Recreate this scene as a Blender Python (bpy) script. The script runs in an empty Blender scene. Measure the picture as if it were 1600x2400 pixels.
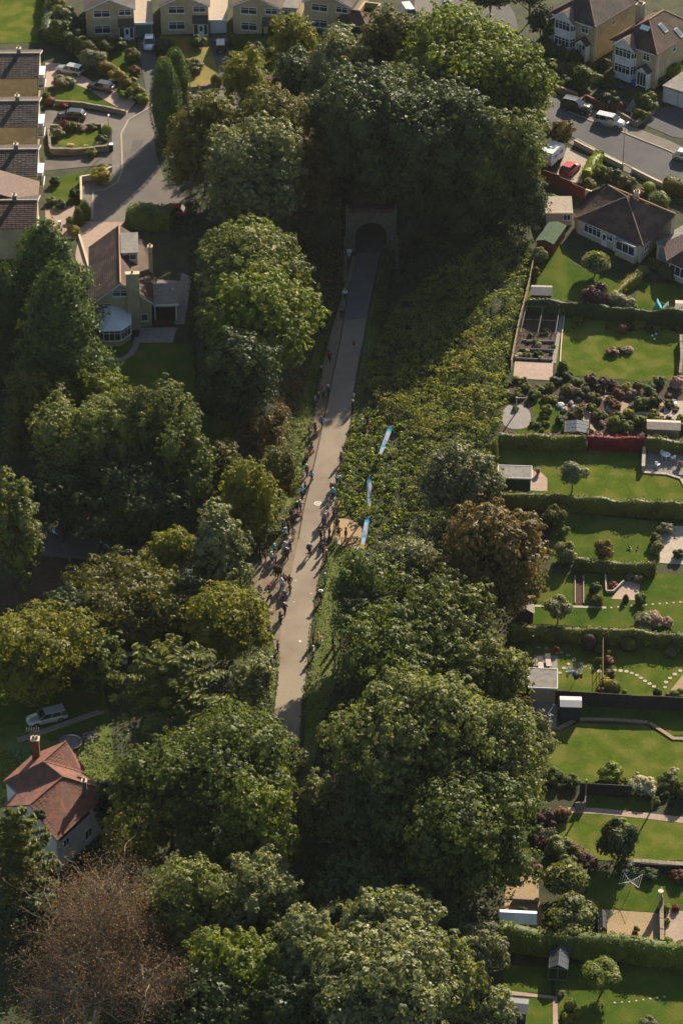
import bpy, bmesh, math, random
import numpy as np
from mathutils import Vector, Matrix, noise as mnoise
from mathutils.geometry import tessellate_polygon
random.seed(7); rng = np.random.default_rng(7)
R = math.radians
sc = bpy.context.scene
COL = sc.collection
# ---------------------------------------------------------------- camera, sky, sun, exposure
F, W, H = 7000.0, 1600, 2400            # focal length in photograph pixels, photograph size
PITCH, HC = R(35.0), 208.0
cd = bpy.data.cameras.new('camera'); cam = bpy.data.objects.new('camera', cd); COL.objects.link(cam)
cam.location = (0, 0, HC); cam.rotation_euler = (R(90) - PITCH, 0, 0)
cd.sensor_fit = 'HORIZONTAL'; cd.sensor_width = 36; cd.lens = F / W * 36
cd.clip_start = 5; cd.clip_end = 9000
sc.camera = cam
SUN_EL, SUN_AZ = R(27), R(24)           # height above the horizon; azimuth from +y towards +x
wd = bpy.data.worlds.new('World'); sc.world = wd; wd.use_nodes = True
_n = wd.node_tree.nodes; _bg = _n['Background']
_sky = _n.new('ShaderNodeTexSky'); _sky.sky_type = 'NISHITA'; _sky.sun_disc = False
_sky.sun_elevation = SUN_EL; _sky.sun_rotation = SUN_AZ
wd.node_tree.links.new(_sky.outputs[0], _bg.inputs[0]); _bg.inputs[1].default_value = 0.064
sl = bpy.data.lights.new('sun', 'SUN'); sun = bpy.data.objects.new('sun', sl); COL.objects.link(sun)
sl.energy = 5.0; sl.angle = R(0.5); sl.color = (1.0, 0.87, 0.68)
_d = Vector((math.sin(SUN_AZ) * math.cos(SUN_EL), math.cos(SUN_AZ) * math.cos(SUN_EL), math.sin(SUN_EL)))
sun.rotation_euler = _d.to_track_quat('Z', 'Y').to_euler(); sun.location = (40, 330, 90)
sc.view_settings.view_transform = 'Standard'; sc.view_settings.look = 'None'
sc.view_settings.exposure = 1.16; sc.view_settings.gamma = 1; sc.view_settings.use_curve_mapping = False
sc.cycles.max_bounces = 6; sc.cycles.transparent_max_bounces = 6
sc.cycles.diffuse_bounces = 3; sc.cycles.glossy_bounces = 2; sc.cycles.transmission_bounces = 3
sc.cycles.caustics_reflective = False; sc.cycles.caustics_refractive = False

# ---------------------------------------------------------------- terrain
def ray(px, py):
    a, b = (px - W / 2) / F, -(py - H / 2) / F
    s, c = math.sin(PITCH), math.cos(PITCH)
    return Vector((a, b * s + c, b * c - s))
def flat(px, py, z=0.0):
    d = ray(px, py); t = (z - HC) / d.z
    return Vector((d.x * t, d.y * t, z))
_pp = [(600, 2700), (645, 2200), (665, 1900), (668, 1700), (682, 1600), (715, 1290), (755, 1100), (790, 960), (815, 800), (843, 650), (868, 560)]
_pw = [flat(x, y) for x, y in _pp]
_py = np.array([p.y for p in _pw]); _px = np.array([p.x for p in _pw])
YP = 360.0
def pathx(y): return float(np.interp(y, _py, _px))
def ss(a, b, x):
    t = min(1.0, max(0.0, (x - a) / (b - a))); return t * t * (3 - 2 * t)
def lev_r(y): return float(np.interp(y, [180, 212, 256, 289, 319, 345, 420, 470], [1.5, 2, 2.6, 3.5, 4.5, 5.5, 7.5, 8]))
def lev_l(y): return float(np.interp(y, [180, 285, 300, 322, 345, 420, 470], [0, 0, .6, 3.6, 4.5, 5, 5.5]))
def h_exact(x, y):
    s = x - pathx(y)
    lr, ll = lev_r(y), lev_l(y)
    if y > YP + 1:
        t = ss(-24, 26, s); top = ll * (1 - t) + lr * t
        bump = 3.2 * math.exp(-((s - 8) / 22.0) ** 2) * ss(480, 395, y); k = ss(9, 15, abs(s)); bump *= 1 - k * (1 - ss(YP, YP + 26, y))
        if s > 0: top = top * (1 - k) + k * (lr * (1 - ss(YP, YP + 26, y)) + top * ss(YP, YP + 26, y))
        else: top = top * (1 - k) + k * (ll * (1 - ss(YP, YP + 26, y)) + top * ss(YP, YP + 26, y))
        return top + bump
    wr = float(np.interp(y, [200, 290, 340, 358], [12, 18, 18, 12])); wl = float(np.interp(y, [200, 300, 360], [8, 9, 8]))
    if s >= 0: z = lr * ss(3.2, 3.2 + wr, s)
    else: z = ll * ss(3.4, 3.4 + wl, -s)
    if abs(s) > 4: z += .18 * mnoise.noise(Vector((x * .12, y * .12, 0))) * min(1, (abs(s) - 4) / 6)
    return z
G0 = 2.0; GX0, GX1, GY0, GY1 = -90, 90, 180, 470
_nx, _ny = int((GX1 - GX0) / G0), int((GY1 - GY0) / G0)
HZ = np.array([[h_exact(GX0 + i * G0, GY0 + j * G0) for i in range(_nx + 1)] for j in range(_ny + 1)])
def hp(x, y):
    u = min(max((x - GX0) / G0, 0), _nx - 1e-6); v = min(max((y - GY0) / G0, 0), _ny - 1e-6)
    i, j = int(u), int(v); a, b = u - i, v - j
    z00, z10, z01, z11 = HZ[j][i], HZ[j][i + 1], HZ[j + 1][i], HZ[j + 1][i + 1]
    if a >= b: return float(z00 + (z10 - z00) * a + (z11 - z10) * b)
    return float(z00 + (z01 - z00) * b + (z11 - z01) * a)
def P(px, py, dz=0.0):
    """the point of the ground (raised by dz) that the photograph shows at this pixel"""
    d = ray(px, py); t0 = (16 + dz - HC) / d.z; t1 = (-2 + dz - HC) / d.z
    n = 36; prev = t0
    for k in range(1, n + 1):
        t = t0 + (t1 - t0) * k / n
        if HC + d.z * t <= hp(d.x * t, d.y * t) + dz:
            a, b = prev, t
            for _ in range(12):
                m = (a + b) / 2
                if HC + d.z * m <= hp(d.x * m, d.y * m) + dz: b = m
                else: a = m
            t = b; break
        prev = t
    return Vector((d.x * t, d.y * t, hp(d.x * t, d.y * t) + dz))
def scale_at(p):    # photograph pixels per metre
    return F / ((p.y) * math.cos(PITCH) + (HC - p.z) * math.sin(PITCH))
def pix(p):
    c, s = math.cos(PITCH), math.sin(PITCH)
    z = p.y * c + (HC - p.z) * s; u = p.y * s - (HC - p.z) * c
    return (W / 2 + F * p.x / z, H / 2 - F * u / z)

# ---------------------------------------------------------------- materials
MATS = {}
def nodes(m):
    m.use_nodes = True; nt = m.node_tree; return nt, nt.nodes, nt.links, nt.nodes['Principled BSDF']
def mat(name, c, c2=None, sc_=1.0, rough=.8, bump=0.0, bsc=None, metal=0, detail=4, c3=None, sc3=.15, spec=.3, obj_rand=0.0, contrast=(.35, .65)):
    """procedural surface: two colours mixed by noise, an optional third by a broad noise, fine relief"""
    if name in MATS: return MATS[name]
    m = bpy.data.materials.new(name); nt, N, L, b = nodes(m)
    b.inputs['Roughness'].default_value = rough; b.inputs['Metallic'].default_value = metal
    b.inputs['Specular IOR Level'].default_value = spec
    geo = N.new('ShaderNodeNewGeometry')
    if c2 is None: c2 = tuple(v * .78 for v in c)
    t = N.new('ShaderNodeTexNoise'); t.inputs['Scale'].default_value = sc_; t.inputs['Detail'].default_value = detail
    L.new(geo.outputs['Position'], t.inputs['Vector'])
    r = N.new('ShaderNodeMapRange'); r.inputs[1].default_value, r.inputs[2].default_value = contrast
    L.new(t.outputs[0], r.inputs[0])
    mx = N.new('ShaderNodeMix'); mx.data_type = 'RGBA'; mx.inputs[6].default_value = (*c, 1); mx.inputs[7].default_value = (*c2, 1)
    L.new(r.outputs[0], mx.inputs[0]); out = mx.outputs[2]
    if c3 is not None:
        t3 = N.new('ShaderNodeTexNoise'); t3.inputs['Scale'].default_value = sc3; t3.inputs['Detail'].default_value = 3
        L.new(geo.outputs['Position'], t3.inputs['Vector'])
        r3 = N.new('ShaderNodeMapRange'); r3.inputs[1].default_value, r3.inputs[2].default_value = .45, .62
        L.new(t3.outputs[0], r3.inputs[0])
        m3 = N.new('ShaderNodeMix'); m3.data_type = 'RGBA'; m3.inputs[7].default_value = (*c3, 1)
        L.new(out, m3.inputs[6]); L.new(r3.outputs[0], m3.inputs[0]); out = m3.outputs[2]
    if obj_rand:
        oi = N.new('ShaderNodeObjectInfo'); mr = N.new('ShaderNodeMapRange')
        mr.inputs[3].default_value, mr.inputs[4].default_value = 1 - obj_rand, 1 + obj_rand
        L.new(oi.outputs['Random'], mr.inputs[0]); hs = N.new('ShaderNodeHueSaturation')
        L.new(mr.outputs[0], hs.inputs['Value']); L.new(out, hs.inputs['Color']); out = hs.outputs[0]
    L.new(out, b.inputs['Base Color'])
    if bump:
        tb = N.new('ShaderNodeTexNoise'); tb.inputs['Scale'].default_value = bsc or sc_ * 4; tb.inputs['Detail'].default_value = 6
        L.new(geo.outputs['Position'], tb.inputs['Vector'])
        bn = N.new('ShaderNodeBump'); bn.inputs['Strength'].default_value = bump; bn.inputs['Distance'].default_value = .15
        L.new(tb.outputs[0], bn.inputs['Height']); L.new(bn.outputs[0], b.inputs['Normal'])
    MATS[name] = m; return m
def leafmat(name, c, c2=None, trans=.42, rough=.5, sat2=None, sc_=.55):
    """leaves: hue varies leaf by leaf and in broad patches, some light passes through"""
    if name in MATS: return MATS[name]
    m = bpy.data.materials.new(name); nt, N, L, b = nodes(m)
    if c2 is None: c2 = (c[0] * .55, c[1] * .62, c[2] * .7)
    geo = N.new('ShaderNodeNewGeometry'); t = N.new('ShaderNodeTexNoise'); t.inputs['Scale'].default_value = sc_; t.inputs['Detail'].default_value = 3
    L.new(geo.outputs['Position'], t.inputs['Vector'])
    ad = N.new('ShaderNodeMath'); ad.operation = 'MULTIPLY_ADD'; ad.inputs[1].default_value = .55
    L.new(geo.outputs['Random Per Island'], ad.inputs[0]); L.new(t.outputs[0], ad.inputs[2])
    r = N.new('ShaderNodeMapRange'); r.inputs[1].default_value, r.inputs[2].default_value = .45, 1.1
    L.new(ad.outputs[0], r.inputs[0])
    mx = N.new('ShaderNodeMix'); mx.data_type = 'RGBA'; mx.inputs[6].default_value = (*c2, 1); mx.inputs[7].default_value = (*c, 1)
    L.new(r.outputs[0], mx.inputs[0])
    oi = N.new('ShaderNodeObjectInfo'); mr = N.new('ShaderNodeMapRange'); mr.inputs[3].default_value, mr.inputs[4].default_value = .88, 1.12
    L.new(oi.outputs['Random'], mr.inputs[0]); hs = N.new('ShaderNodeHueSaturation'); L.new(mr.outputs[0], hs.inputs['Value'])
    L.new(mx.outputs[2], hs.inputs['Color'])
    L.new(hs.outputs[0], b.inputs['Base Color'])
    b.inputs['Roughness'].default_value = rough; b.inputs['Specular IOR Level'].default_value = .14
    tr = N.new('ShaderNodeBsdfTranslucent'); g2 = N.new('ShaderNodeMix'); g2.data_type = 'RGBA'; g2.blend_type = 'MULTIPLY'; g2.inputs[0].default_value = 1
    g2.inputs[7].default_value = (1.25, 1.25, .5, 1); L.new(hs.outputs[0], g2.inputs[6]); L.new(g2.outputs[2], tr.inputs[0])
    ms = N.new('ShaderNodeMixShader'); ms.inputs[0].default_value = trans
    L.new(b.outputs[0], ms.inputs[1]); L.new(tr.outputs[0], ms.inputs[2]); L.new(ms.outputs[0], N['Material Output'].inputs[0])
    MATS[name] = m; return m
def paint(name, c, rough=.35, metal=0, spec=.5, coat=0):
    if name in MATS: return MATS[name]
    m = bpy.data.materials.new(name); nt, N, L, b = nodes(m)
    geo = N.new('ShaderNodeNewGeometry'); t = N.new('ShaderNodeTexNoise'); t.inputs['Scale'].default_value = 2.5
    L.new(geo.outputs['Position'], t.inputs['Vector'])
    mx = N.new('ShaderNodeMix'); mx.data_type = 'RGBA'; mx.inputs[6].default_value = (*[v * .82 for v in c], 1); mx.inputs[7].default_value = (*c, 1)
    L.new(t.outputs[0], mx.inputs[0]); L.new(mx.outputs[2], b.inputs['Base Color'])
    b.inputs['Roughness'].default_value = rough; b.inputs['Metallic'].default_value = metal; b.inputs['Specular IOR Level'].default_value = spec
    b.inputs['Coat Weight'].default_value = coat; b.inputs['Coat Roughness'].default_value = .08
    MATS[name] = m; return m
def hexc(s):    # sRGB hex -> linear
    v = [int(s[i:i + 2], 16) / 255 for i in (0, 2, 4)]
    return tuple(((x + .055) / 1.055) ** 2.4 if x > .04045 else x / 12.92 for x in v)
M = {}
M['stone'] = mat('golden_stone', (.52, .42, .24), (.43, .34, .19), 1.6, .9, .3, 6, c3=(.38, .30, .175), sc3=.35)
M['stone_pale'] = mat('pale_render', (.55, .46, .32), (.48, .40, .28), .8, .9, .1)
M['render_white'] = mat('white_render', (.72, .71, .68), (.58, .57, .55), .7, .85, .1)
M['render_cream'] = mat('cream_render', (.55, .48, .34), (.44, .38, .27), .9, .9, .1)
M['upvc'] = paint('white_frame', (.78, .78, .77), .4)
M['glass'] = paint('window_glass', (.03, .04, .05), .06, 0, .9)
M['glass_pale'] = paint('pale_window_glass', (.16, .2, .22), .12, 0, .8)  # paler copy of the window glass, used for skylight panes
M['tile_dark'] = mat('dark_roof_tile', (.070, .052, .045), (.045, .034, .030), 3, .85, .3, 9, c3=(.09, .07, .058), sc3=.5, obj_rand=.1)
M['tile_brown'] = mat('brown_roof_tile', (.078, .045, .033), (.056, .033, .025), 3, .85, .3, 9, c3=(.115, .068, .047), sc3=.5, obj_rand=.12)
M['tile_pink'] = mat('pinkish_roof_tile', (.20, .135, .105), (.16, .11, .09), 3, .85, .3, 9, obj_rand=.1)
M['tile_red'] = mat('weathered_red_tile', (.22, .085, .052), (.15, .068, .045), 2.2, .85, .3, 9, c3=(.12, .065, .05), sc3=1.1, obj_rand=.2)
M['ridge'] = mat('terracotta_ridge', (.42, .22, .11), (.34, .18, .1), 3, .8)
M['felt'] = mat('grey_roofing_felt', (.22, .20, .18), (.15, .14, .125), 1.5, .95, .15)
M['felt_green'] = mat('green_roofing_felt', (.055, .095, .05), (.045, .075, .042), 1.5, .95, .1)
M['pot'] = mat('clay_pot', (.45, .28, .15), None, 5, .8)
M['lead'] = mat('lead_flashing', (.12, .125, .14), None, 3, .6)
M['brick_red'] = mat('red_brick', (.20, .065, .04), (.14, .045, .03), 4, .9, .2)
M['wood'] = mat('weathered_timber', (.30, .21, .13), (.22, .155, .10), 5, .85, .2)
M['wood_dark'] = mat('dark_timber', (.035, .032, .03), (.025, .022, .02), 4, .85, .2)
M['wood_red'] = mat('red_stained_timber', (.18, .035, .022), (.13, .026, .018), 4, .8, .15)
M['wood_grey'] = mat('silvered_timber', (.24, .22, .20), (.18, .165, .15), 5, .9, .2)
M['wood_green'] = mat('dark_green_timber', (.03, .055, .045), (.022, .042, .035), 4, .8, .1)
M['wood_blue'] = mat('blue_black_timber', (.03, .035, .06), (.022, .026, .045), 4, .8, .1)
M['paving'] = mat('pale_paving', (.40, .33, .255), (.33, .27, .21), 2.2, .9, .2, 8, obj_rand=.1)
M['paving_pink'] = mat('pinkish_paving', (.36, .26, .20), (.30, .215, .165), 2.2, .9, .2, 8, obj_rand=.1)
M['paving_grey'] = mat('grey_paving', (.25, .225, .20), (.20, .18, .165), 2.2, .9, .2, 8, obj_rand=.1)
M['gravel'] = mat('golden_gravel', (.40, .28, .15), (.28, .20, .11), 6, .95, .6, 14, c3=(.32, .24, .14), sc3=.6)
M['soil'] = mat('bare_soil', (.075, .045, .03), (.045, .03, .02), 4, .95, .6, 12)
M['soil_red'] = mat('reddish_soil', (.07, .028, .022), (.05, .022, .018), 4, .95, .5, 12)
M['drystone'] = mat('rough_stone', (.27, .22, .15), (.18, .145, .1), 5, .95, .4, 12, obj_rand=.2)
M['metal'] = paint('grey_metal', (.3, .3, .3), .4, .7)
M['white'] = paint('white_paint', (.75, .75, .73), .5)
M['black'] = paint('black_plastic', (.015, .015, .016), .5)
M['rubber'] = mat('tyre_rubber', (.018, .018, .018), None, 3, .9)
M['road'] = mat('asphalt', (.125, .105, .088), (.10, .085, .073), .5, .92, .2, 10, c3=(.15, .128, .106), sc3=.12)
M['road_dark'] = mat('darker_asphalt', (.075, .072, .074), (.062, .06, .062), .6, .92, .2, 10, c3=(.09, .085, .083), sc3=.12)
M['pavement'] = mat('pavement_asphalt', (.16, .14, .115), (.13, .112, .095), .7, .92, .2, 10)
M['kerb'] = mat('kerb_stone', (.34, .28, .2), (.28, .23, .17), 3, .9)
M['path'] = mat('buff_path_asphalt', (.235, .192, .145), (.195, .160, .122), .55, .95, .25, 9, c3=(.265, .22, .165), sc3=.12, spec=.1)
M['path_edge'] = mat('trampled_edge', (.21, .155, .105), (.15, .12, .08), 1.3, .95, .4, 9)
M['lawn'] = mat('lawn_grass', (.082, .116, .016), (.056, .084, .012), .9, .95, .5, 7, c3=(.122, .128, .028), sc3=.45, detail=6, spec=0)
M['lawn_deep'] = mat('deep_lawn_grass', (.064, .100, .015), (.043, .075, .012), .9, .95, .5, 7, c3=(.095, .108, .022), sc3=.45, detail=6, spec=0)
M['lawn_dry'] = mat('dry_lawn_grass', (.24, .16, .03), (.12, .13, .02), .4, .95, .4, 7)
M['ground'] = mat('rough_ground', (.034, .054, .013), (.050, .038, .018), 1.6, .95, .6, 5, c3=(.020, .030, .010), sc3=.5)
M['verge'] = mat('verge_grass', (.088, .115, .012), (.055, .075, .010), .8, .95, .7, 6, c3=(.11, .13, .03), sc3=.3)
# leaf palettes (paler ones raised above real leaf albedos to look sunlit)
LM = {
 'green': leafmat('leaf_mid_green', (.165, .20, .038), (.046, .068, .018)),
 'bright': leafmat('leaf_bright_green', (.235, .27, .036), (.070, .102, .018), .45),
 'silver': leafmat('leaf_silver_green', (.31, .315, .125), (.072, .094, .036), .34),
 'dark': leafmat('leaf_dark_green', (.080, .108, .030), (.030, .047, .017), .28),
 'ash': leafmat('leaf_ash_green', (.24, .255, .062), (.058, .080, .022), .42),
 'yellow': leafmat('leaf_yellow_green', (.265, .25, .028), (.094, .108, .018), .45),
 'olive': leafmat('leaf_olive', (.175, .165, .034), (.072, .076, .020), .4),
 'copper': leafmat('leaf_copper_brown', (.25, .165, .045), (.076, .066, .022), .35),
 'purple': leafmat('leaf_purple', (.12, .06, .052), (.048, .024, .028), .25),
 'conifer': leafmat('needle_green', (.125, .175, .042), (.034, .060, .020), .28, .55),
 'cedar': leafmat('needle_olive', (.20, .21, .028), (.06, .078, .016), .38, .55),
 'grey': leafmat('leaf_grey_green', (.24, .24, .11), (.095, .105, .045), .3),
 'lime': leafmat('leaf_lime', (.26, .30, .028), (.125, .175, .018), .4),
 'gold': leafmat('leaf_gold', (.42, .34, .03), (.22, .20, .025), .4),
 'hedge': leafmat('leaf_hedge', (.165, .17, .035), (.05, .065, .016), .35),
 'red': leafmat('leaf_red', (.22, .022, .025), (.09, .016, .018), .3),
 'bramble': leafmat('leaf_bramble', (.31, .33, .055), (.075, .11, .026), .5, sc_=.3),
 'straw': leafmat('dry_bramble_stems', (.38, .34, .09), (.14, .14, .042), .48, sc_=.25),
 'pink': leafmat('pink_blossom', (.46, .27, .25), (.26, .18, .13), .3),
 'white': leafmat('cream_blossom', (.66, .60, .38), (.40, .36, .22), .3),
 'russet': leafmat('russet_leaf', (.24, .11, .05), (.11, .055, .03), .3),
 'twig': leafmat('dry_brown_leaf', (.22, .13, .085), (.11, .065, .045), .3),
}
M['bark'] = mat('bark', (.10, .08, .055), (.06, .05, .035), 4, .95, .5)
M['bark_pale'] = mat('lichened_bark', (.30, .24, .14), (.17, .125, .085), 2.5, .95, .4)
M['core'] = LM['dark']

# ---------------------------------------------------------------- object helpers
def tag(o, label=None, cat=None, group=None, kind=None):
    if label: o['label'] = label
    if cat: o['category'] = cat
    if group: o['group'] = group
    if kind: o['kind'] = kind
    return o
def link(o, parent=None):
    COL.objects.link(o)
    if parent is not None: o.parent = parent
    return o
def thing(name, label, cat, loc=(0, 0, 0), rz=0.0, group=None):
    o = bpy.data.objects.new(name, None); o.empty_display_size = .3; o.location = loc; o.rotation_euler = (0, 0, rz)
    link(o); return tag(o, label, cat, group)
class MB:
    """mesh builder"""
    def __init__(s): s.v = []; s.f = []
    def add(s, vs, fs):
        n = len(s.v); s.v += [tuple(v) for v in vs]; s.f += [tuple(n + i for i in f) for f in fs]; return s
    def box(s, x0, x1, y0, y1, z0, z1):
        return s.add([(x0, y0, z0), (x1, y0, z0), (x1, y1, z0), (x0, y1, z0), (x0, y0, z1), (x1, y0, z1), (x1, y1, z1), (x0, y1, z1)],
                     [(3, 2, 1, 0), (4, 5, 6, 7), (0, 1, 5, 4), (1, 2, 6, 5), (2, 3, 7, 6), (3, 0, 4, 7)])
    def prism(s, poly, d, closed=True):
        """polygon (3-D points) pushed along vector d"""
        n = len(poly); d = Vector(d); a = [Vector(p) for p in poly]
        nrm = (a[1] - a[0]).cross(a[2] - a[0])
        if nrm.dot(d) > 0: a = a[::-1]
        vs = a + [p + d for p in a]
        fs = [tuple(range(n)), tuple(reversed(range(n, 2 * n)))] + [((i + 1) % n, i, n + i, n + (i + 1) % n) for i in range(n)]
        return s.add(vs, fs)
    def tube(s, pts, rads, n=6, cap=True):
        pts = [Vector(p) for p in pts]; rings = []
        for i, p in enumerate(pts):
            d = (pts[min(i + 1, len(pts) - 1)] - pts[max(i - 1, 0)]).normalized()
            a = d.cross(Vector((0, 0, 1)));
            if a.length < .05: a = d.cross(Vector((1, 0, 0)))
            a.normalize(); b = d.cross(a)
            r = rads[i] if isinstance(rads, (list, tuple)) else rads
            rings.append([p + (a * math.cos(2 * math.pi * k / n) + b * math.sin(2 * math.pi * k / n)) * r for k in range(n)])
        vs = [v for r in rings for v in r]; fs = []
        for i in range(len(rings) - 1):
            for k in range(n):
                fs.append((i * n + k, i * n + (k + 1) % n, (i + 1) * n + (k + 1) % n, (i + 1) * n + k))
        if cap: fs += [tuple(reversed(range(n))), tuple(range(len(vs) - n, len(vs)))]
        return s.add(vs, fs)
    def disc(s, c, r, z0, z1, n=16, r2=None):
        r2 = r if r2 is None else r2
        vs = [(c[0] + r * math.cos(2 * math.pi * k / n), c[1] + r * math.sin(2 * math.pi * k / n), z0) for k in range(n)]
        vs += [(c[0] + r2 * math.cos(2 * math.pi * k / n), c[1] + r2 * math.sin(2 * math.pi * k / n), z1) for k in range(n)]
        return s.add(vs, [tuple(reversed(range(n))), tuple(range(n, 2 * n))] + [(k, (k + 1) % n, n + (k + 1) % n, n + k) for k in range(n)])
    def blob(s, c, rx, ry, rz, n=8, m=5, jit=0.0):
        vs = []; fs = []
        for i in range(m + 1):
            th = math.pi * i / m
            for k in range(n):
                q = 1 + random.uniform(-jit, jit); a = 2 * math.pi * k / n
                vs.append((c[0] + rx * q * math.sin(th) * math.cos(a), c[1] + ry * q * math.sin(th) * math.sin(a), c[2] + rz * q * math.cos(th)))
        for i in range(m):
            for k in range(n): fs.append((i * n + k, (i + 1) * n + k, (i + 1) * n + (k + 1) % n, i * n + (k + 1) % n))
        return s.add(vs, fs)
    def mesh(s, name):
        me = bpy.data.meshes.new(name); me.from_pydata([tuple(v) for v in s.v], [], s.f); me.update(); return me
    def build(s, name, m, parent=None, smooth=False, kind=None, label=None):
        me = s.mesh(name); me.materials.append(m)
        if smooth: me.polygons.foreach_set('use_smooth', [True] * len(me.polygons))
        o = bpy.data.objects.new(name, me); link(o, parent)
        return tag(o, label, None, None, kind)
def fastmesh(name, v, q, m, smooth=False):
    """quads from numpy arrays"""
    me = bpy.data.meshes.new(name); nq = len(q)
    me.vertices.add(len(v)); me.vertices.foreach_set('co', np.asarray(v, np.float32).ravel())
    me.loops.add(nq * 4); me.loops.foreach_set('vertex_index', np.asarray(q, np.int32).ravel())
    me.polygons.add(nq); me.polygons.foreach_set('loop_start', np.arange(0, nq * 4, 4, dtype=np.int32))
    me.update(calc_edges=True); me.validate()
    if smooth: me.polygons.foreach_set('use_smooth', [True] * nq)
    me.materials.append(m); return me

HAZE = 0.000025
# ground sheet: fine grid where the picture looks, coarse far out to the horizon
def terrain():
    xs = [-4000, -1500, -500, -200, -120] + [GX0 + i * G0 for i in range(_nx + 1)] + [120, 200, 500, 1500, 4000]
    ys = [-3000, -500, 0, 100, 150] + [GY0 + j * G0 for j in range(_ny + 1)] + [500, 560, 700, 1200, 5000]
    v = []; f = []
    for y in ys:
        for x in xs: v.append((x, y, hp(x, y)))
    n = len(xs)
    for j in range(len(ys) - 1):
        for i in range(n - 1):
            xm, ym = (xs[i] + xs[i + 1]) / 2, (ys[j] + ys[j + 1]) / 2
            if YP - .1 < ym < YP + 2.1 and abs(xm - pathx(YP)) < 3.0: continue
            a = j * n + i
            f.append((a, a + 1, a + n + 1)); f.append((a, a + n + 1, a + n))
    me = bpy.data.meshes.new('ground'); me.from_pydata(v, [], f); me.update(); me.materials.append(M['ground'])
    o = bpy.data.objects.new('ground', me); link(o); tag(o, 'rough dark green ground under the trees and gardens', None, None, 'structure'); return o
terrain()

def drape_mesh(pts, off, name='sheet'):
    """a polygon of world (x, y) points laid on the ground sheet, cut along the ground's own triangles"""
    bm = bmesh.new()
    v3 = [Vector((p[0], p[1], 0)) for p in pts]
    vs = [bm.verts.new(p) for p in v3]
    for t in tessellate_polygon([v3]):
        try: bm.faces.new([vs[i] for i in t])
        except ValueError: pass
    x0, x1 = min(p.x for p in v3), max(p.x for p in v3); y0, y1 = min(p.y for p in v3), max(p.y for p in v3)
    def cut(co, no):
        bmesh.ops.bisect_plane(bm, geom=bm.verts[:] + bm.edges[:] + bm.faces[:], plane_co=co, plane_no=no, dist=1e-4)
    x = math.ceil(x0 / G0) * G0
    while x < x1: cut((x, 0, 0), (1, 0, 0)); x += G0
    y = math.ceil(y0 / G0) * G0
    while y < y1: cut((0, y, 0), (0, 1, 0)); y += G0
    d0, d1 = (x0 - GX0) - (y1 - GY0), (x1 - GX0) - (y0 - GY0)
    d = math.ceil(d0 / G0) * G0
    while d < d1: cut((GX0 + d, GY0, 0), (1, -1, 0)); d += G0
    bmesh.ops.recalc_face_normals(bm, faces=bm.faces[:])
    for f in bm.faces:
        if f.normal.z < 0: f.normal_flip()
    for v in bm.verts: v.co.z = hp(v.co.x, v.co.y) + off
    me = bpy.data.meshes.new(name); bm.to_mesh(me); bm.free(); return me
def smooth_poly(pts, it=2):
    for _ in range(it):
        q = []
        for i in range(len(pts)):
            a, b = pts[i], pts[(i + 1) % len(pts)]
            q += [(a[0] * .75 + b[0] * .25, a[1] * .75 + b[1] * .25), (a[0] * .25 + b[0] * .75, a[1] * .25 + b[1] * .75)]
        pts = q
    return pts
def sheet(name, px, m, off=.03, label=None, kind='structure', soft=0, cat=None):
    if soft: px = smooth_poly(px, soft)
    me = drape_mesh([P(*p) for p in px], off, name); me.materials.append(m)
    o = bpy.data.objects.new(name, me); link(o); return tag(o, label, cat, None, kind)
def ribbon_px(pl, w):
    """polygon of width w metres along pixel polyline"""
    q = [P(*p) for p in pl]; L_, R_ = [], []
    for i, p in enumerate(q):
        d = (q[min(i + 1, len(q) - 1)] - q[max(i - 1, 0)]); d.z = 0; d.normalize(); n = Vector((-d.y, d.x, 0)) * w / 2
        L_.append(p + n); R_.append(p - n)
    return L_ + R_[::-1]
def ribbon(name, pl, w, m, off=.04, label=None, kind='structure', cat=None):
    me = drape_mesh(ribbon_px(pl, w), off, name); me.materials.append(m)
    o = bpy.data.objects.new(name, me); link(o); return tag(o, label, cat, None, kind)
# ---------------------------------------------------------------- foliage
def leafquads(c, nrm, size, rnd=.5, elong=1.0, axis=None):
    """leaf-shaped quads at points c facing roughly nrm"""
    n = len(c)
    nn = nrm + rng.normal(0, rnd, (n, 3)); nn /= np.linalg.norm(nn, axis=1)[:, None] + 1e-9
    a = rng.normal(0, 1, (n, 3)) if axis is None else axis + rng.normal(0, .25, (n, 3))
    u = np.cross(nn, a); u /= np.linalg.norm(u, axis=1)[:, None] + 1e-9
    w = np.cross(nn, u)
    s = (size * rng.uniform(.6, 1.3, n))[:, None]
    up = w * s * elong * .5; ri = u * s * .36; lift = nn * s * .12
    v = np.stack([c - up, c + ri * 1.0 + lift, c + up, c - ri + lift], 1).reshape(-1, 3)
    q = np.arange(n * 4).reshape(-1, 4)
    return v, q
def sphere_dirs(n):
    d = rng.normal(0, 1, (n, 3)); return d / np.linalg.norm(d, axis=1)[:, None]
def core_quads(c, rx, rz, n=10, m=7, jit=.12):
    vs = []
    for i in range(m + 1):
        th = math.pi * i / m
        for k in range(n):
            q = 1 + random.uniform(-jit, jit); a = 2 * math.pi * k / n
            vs.append((c[0] + rx * q * math.sin(th) * math.cos(a), c[1] + rx * q * math.sin(th) * math.sin(a), c[2] + rz * q * math.cos(th)))
    qs = [(i * n + k, (i + 1) * n + k, (i + 1) * n + (k + 1) % n, i * n + (k + 1) % n) for i in range(m) for k in range(n)]
    return np.array(vs), np.array(qs)
def join_q(parts):
    V, Q, n = [], [], 0
    for v, q in parts: V.append(v); Q.append(q + n); n += len(v)
    return np.concatenate(V), np.concatenate(Q)
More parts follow.
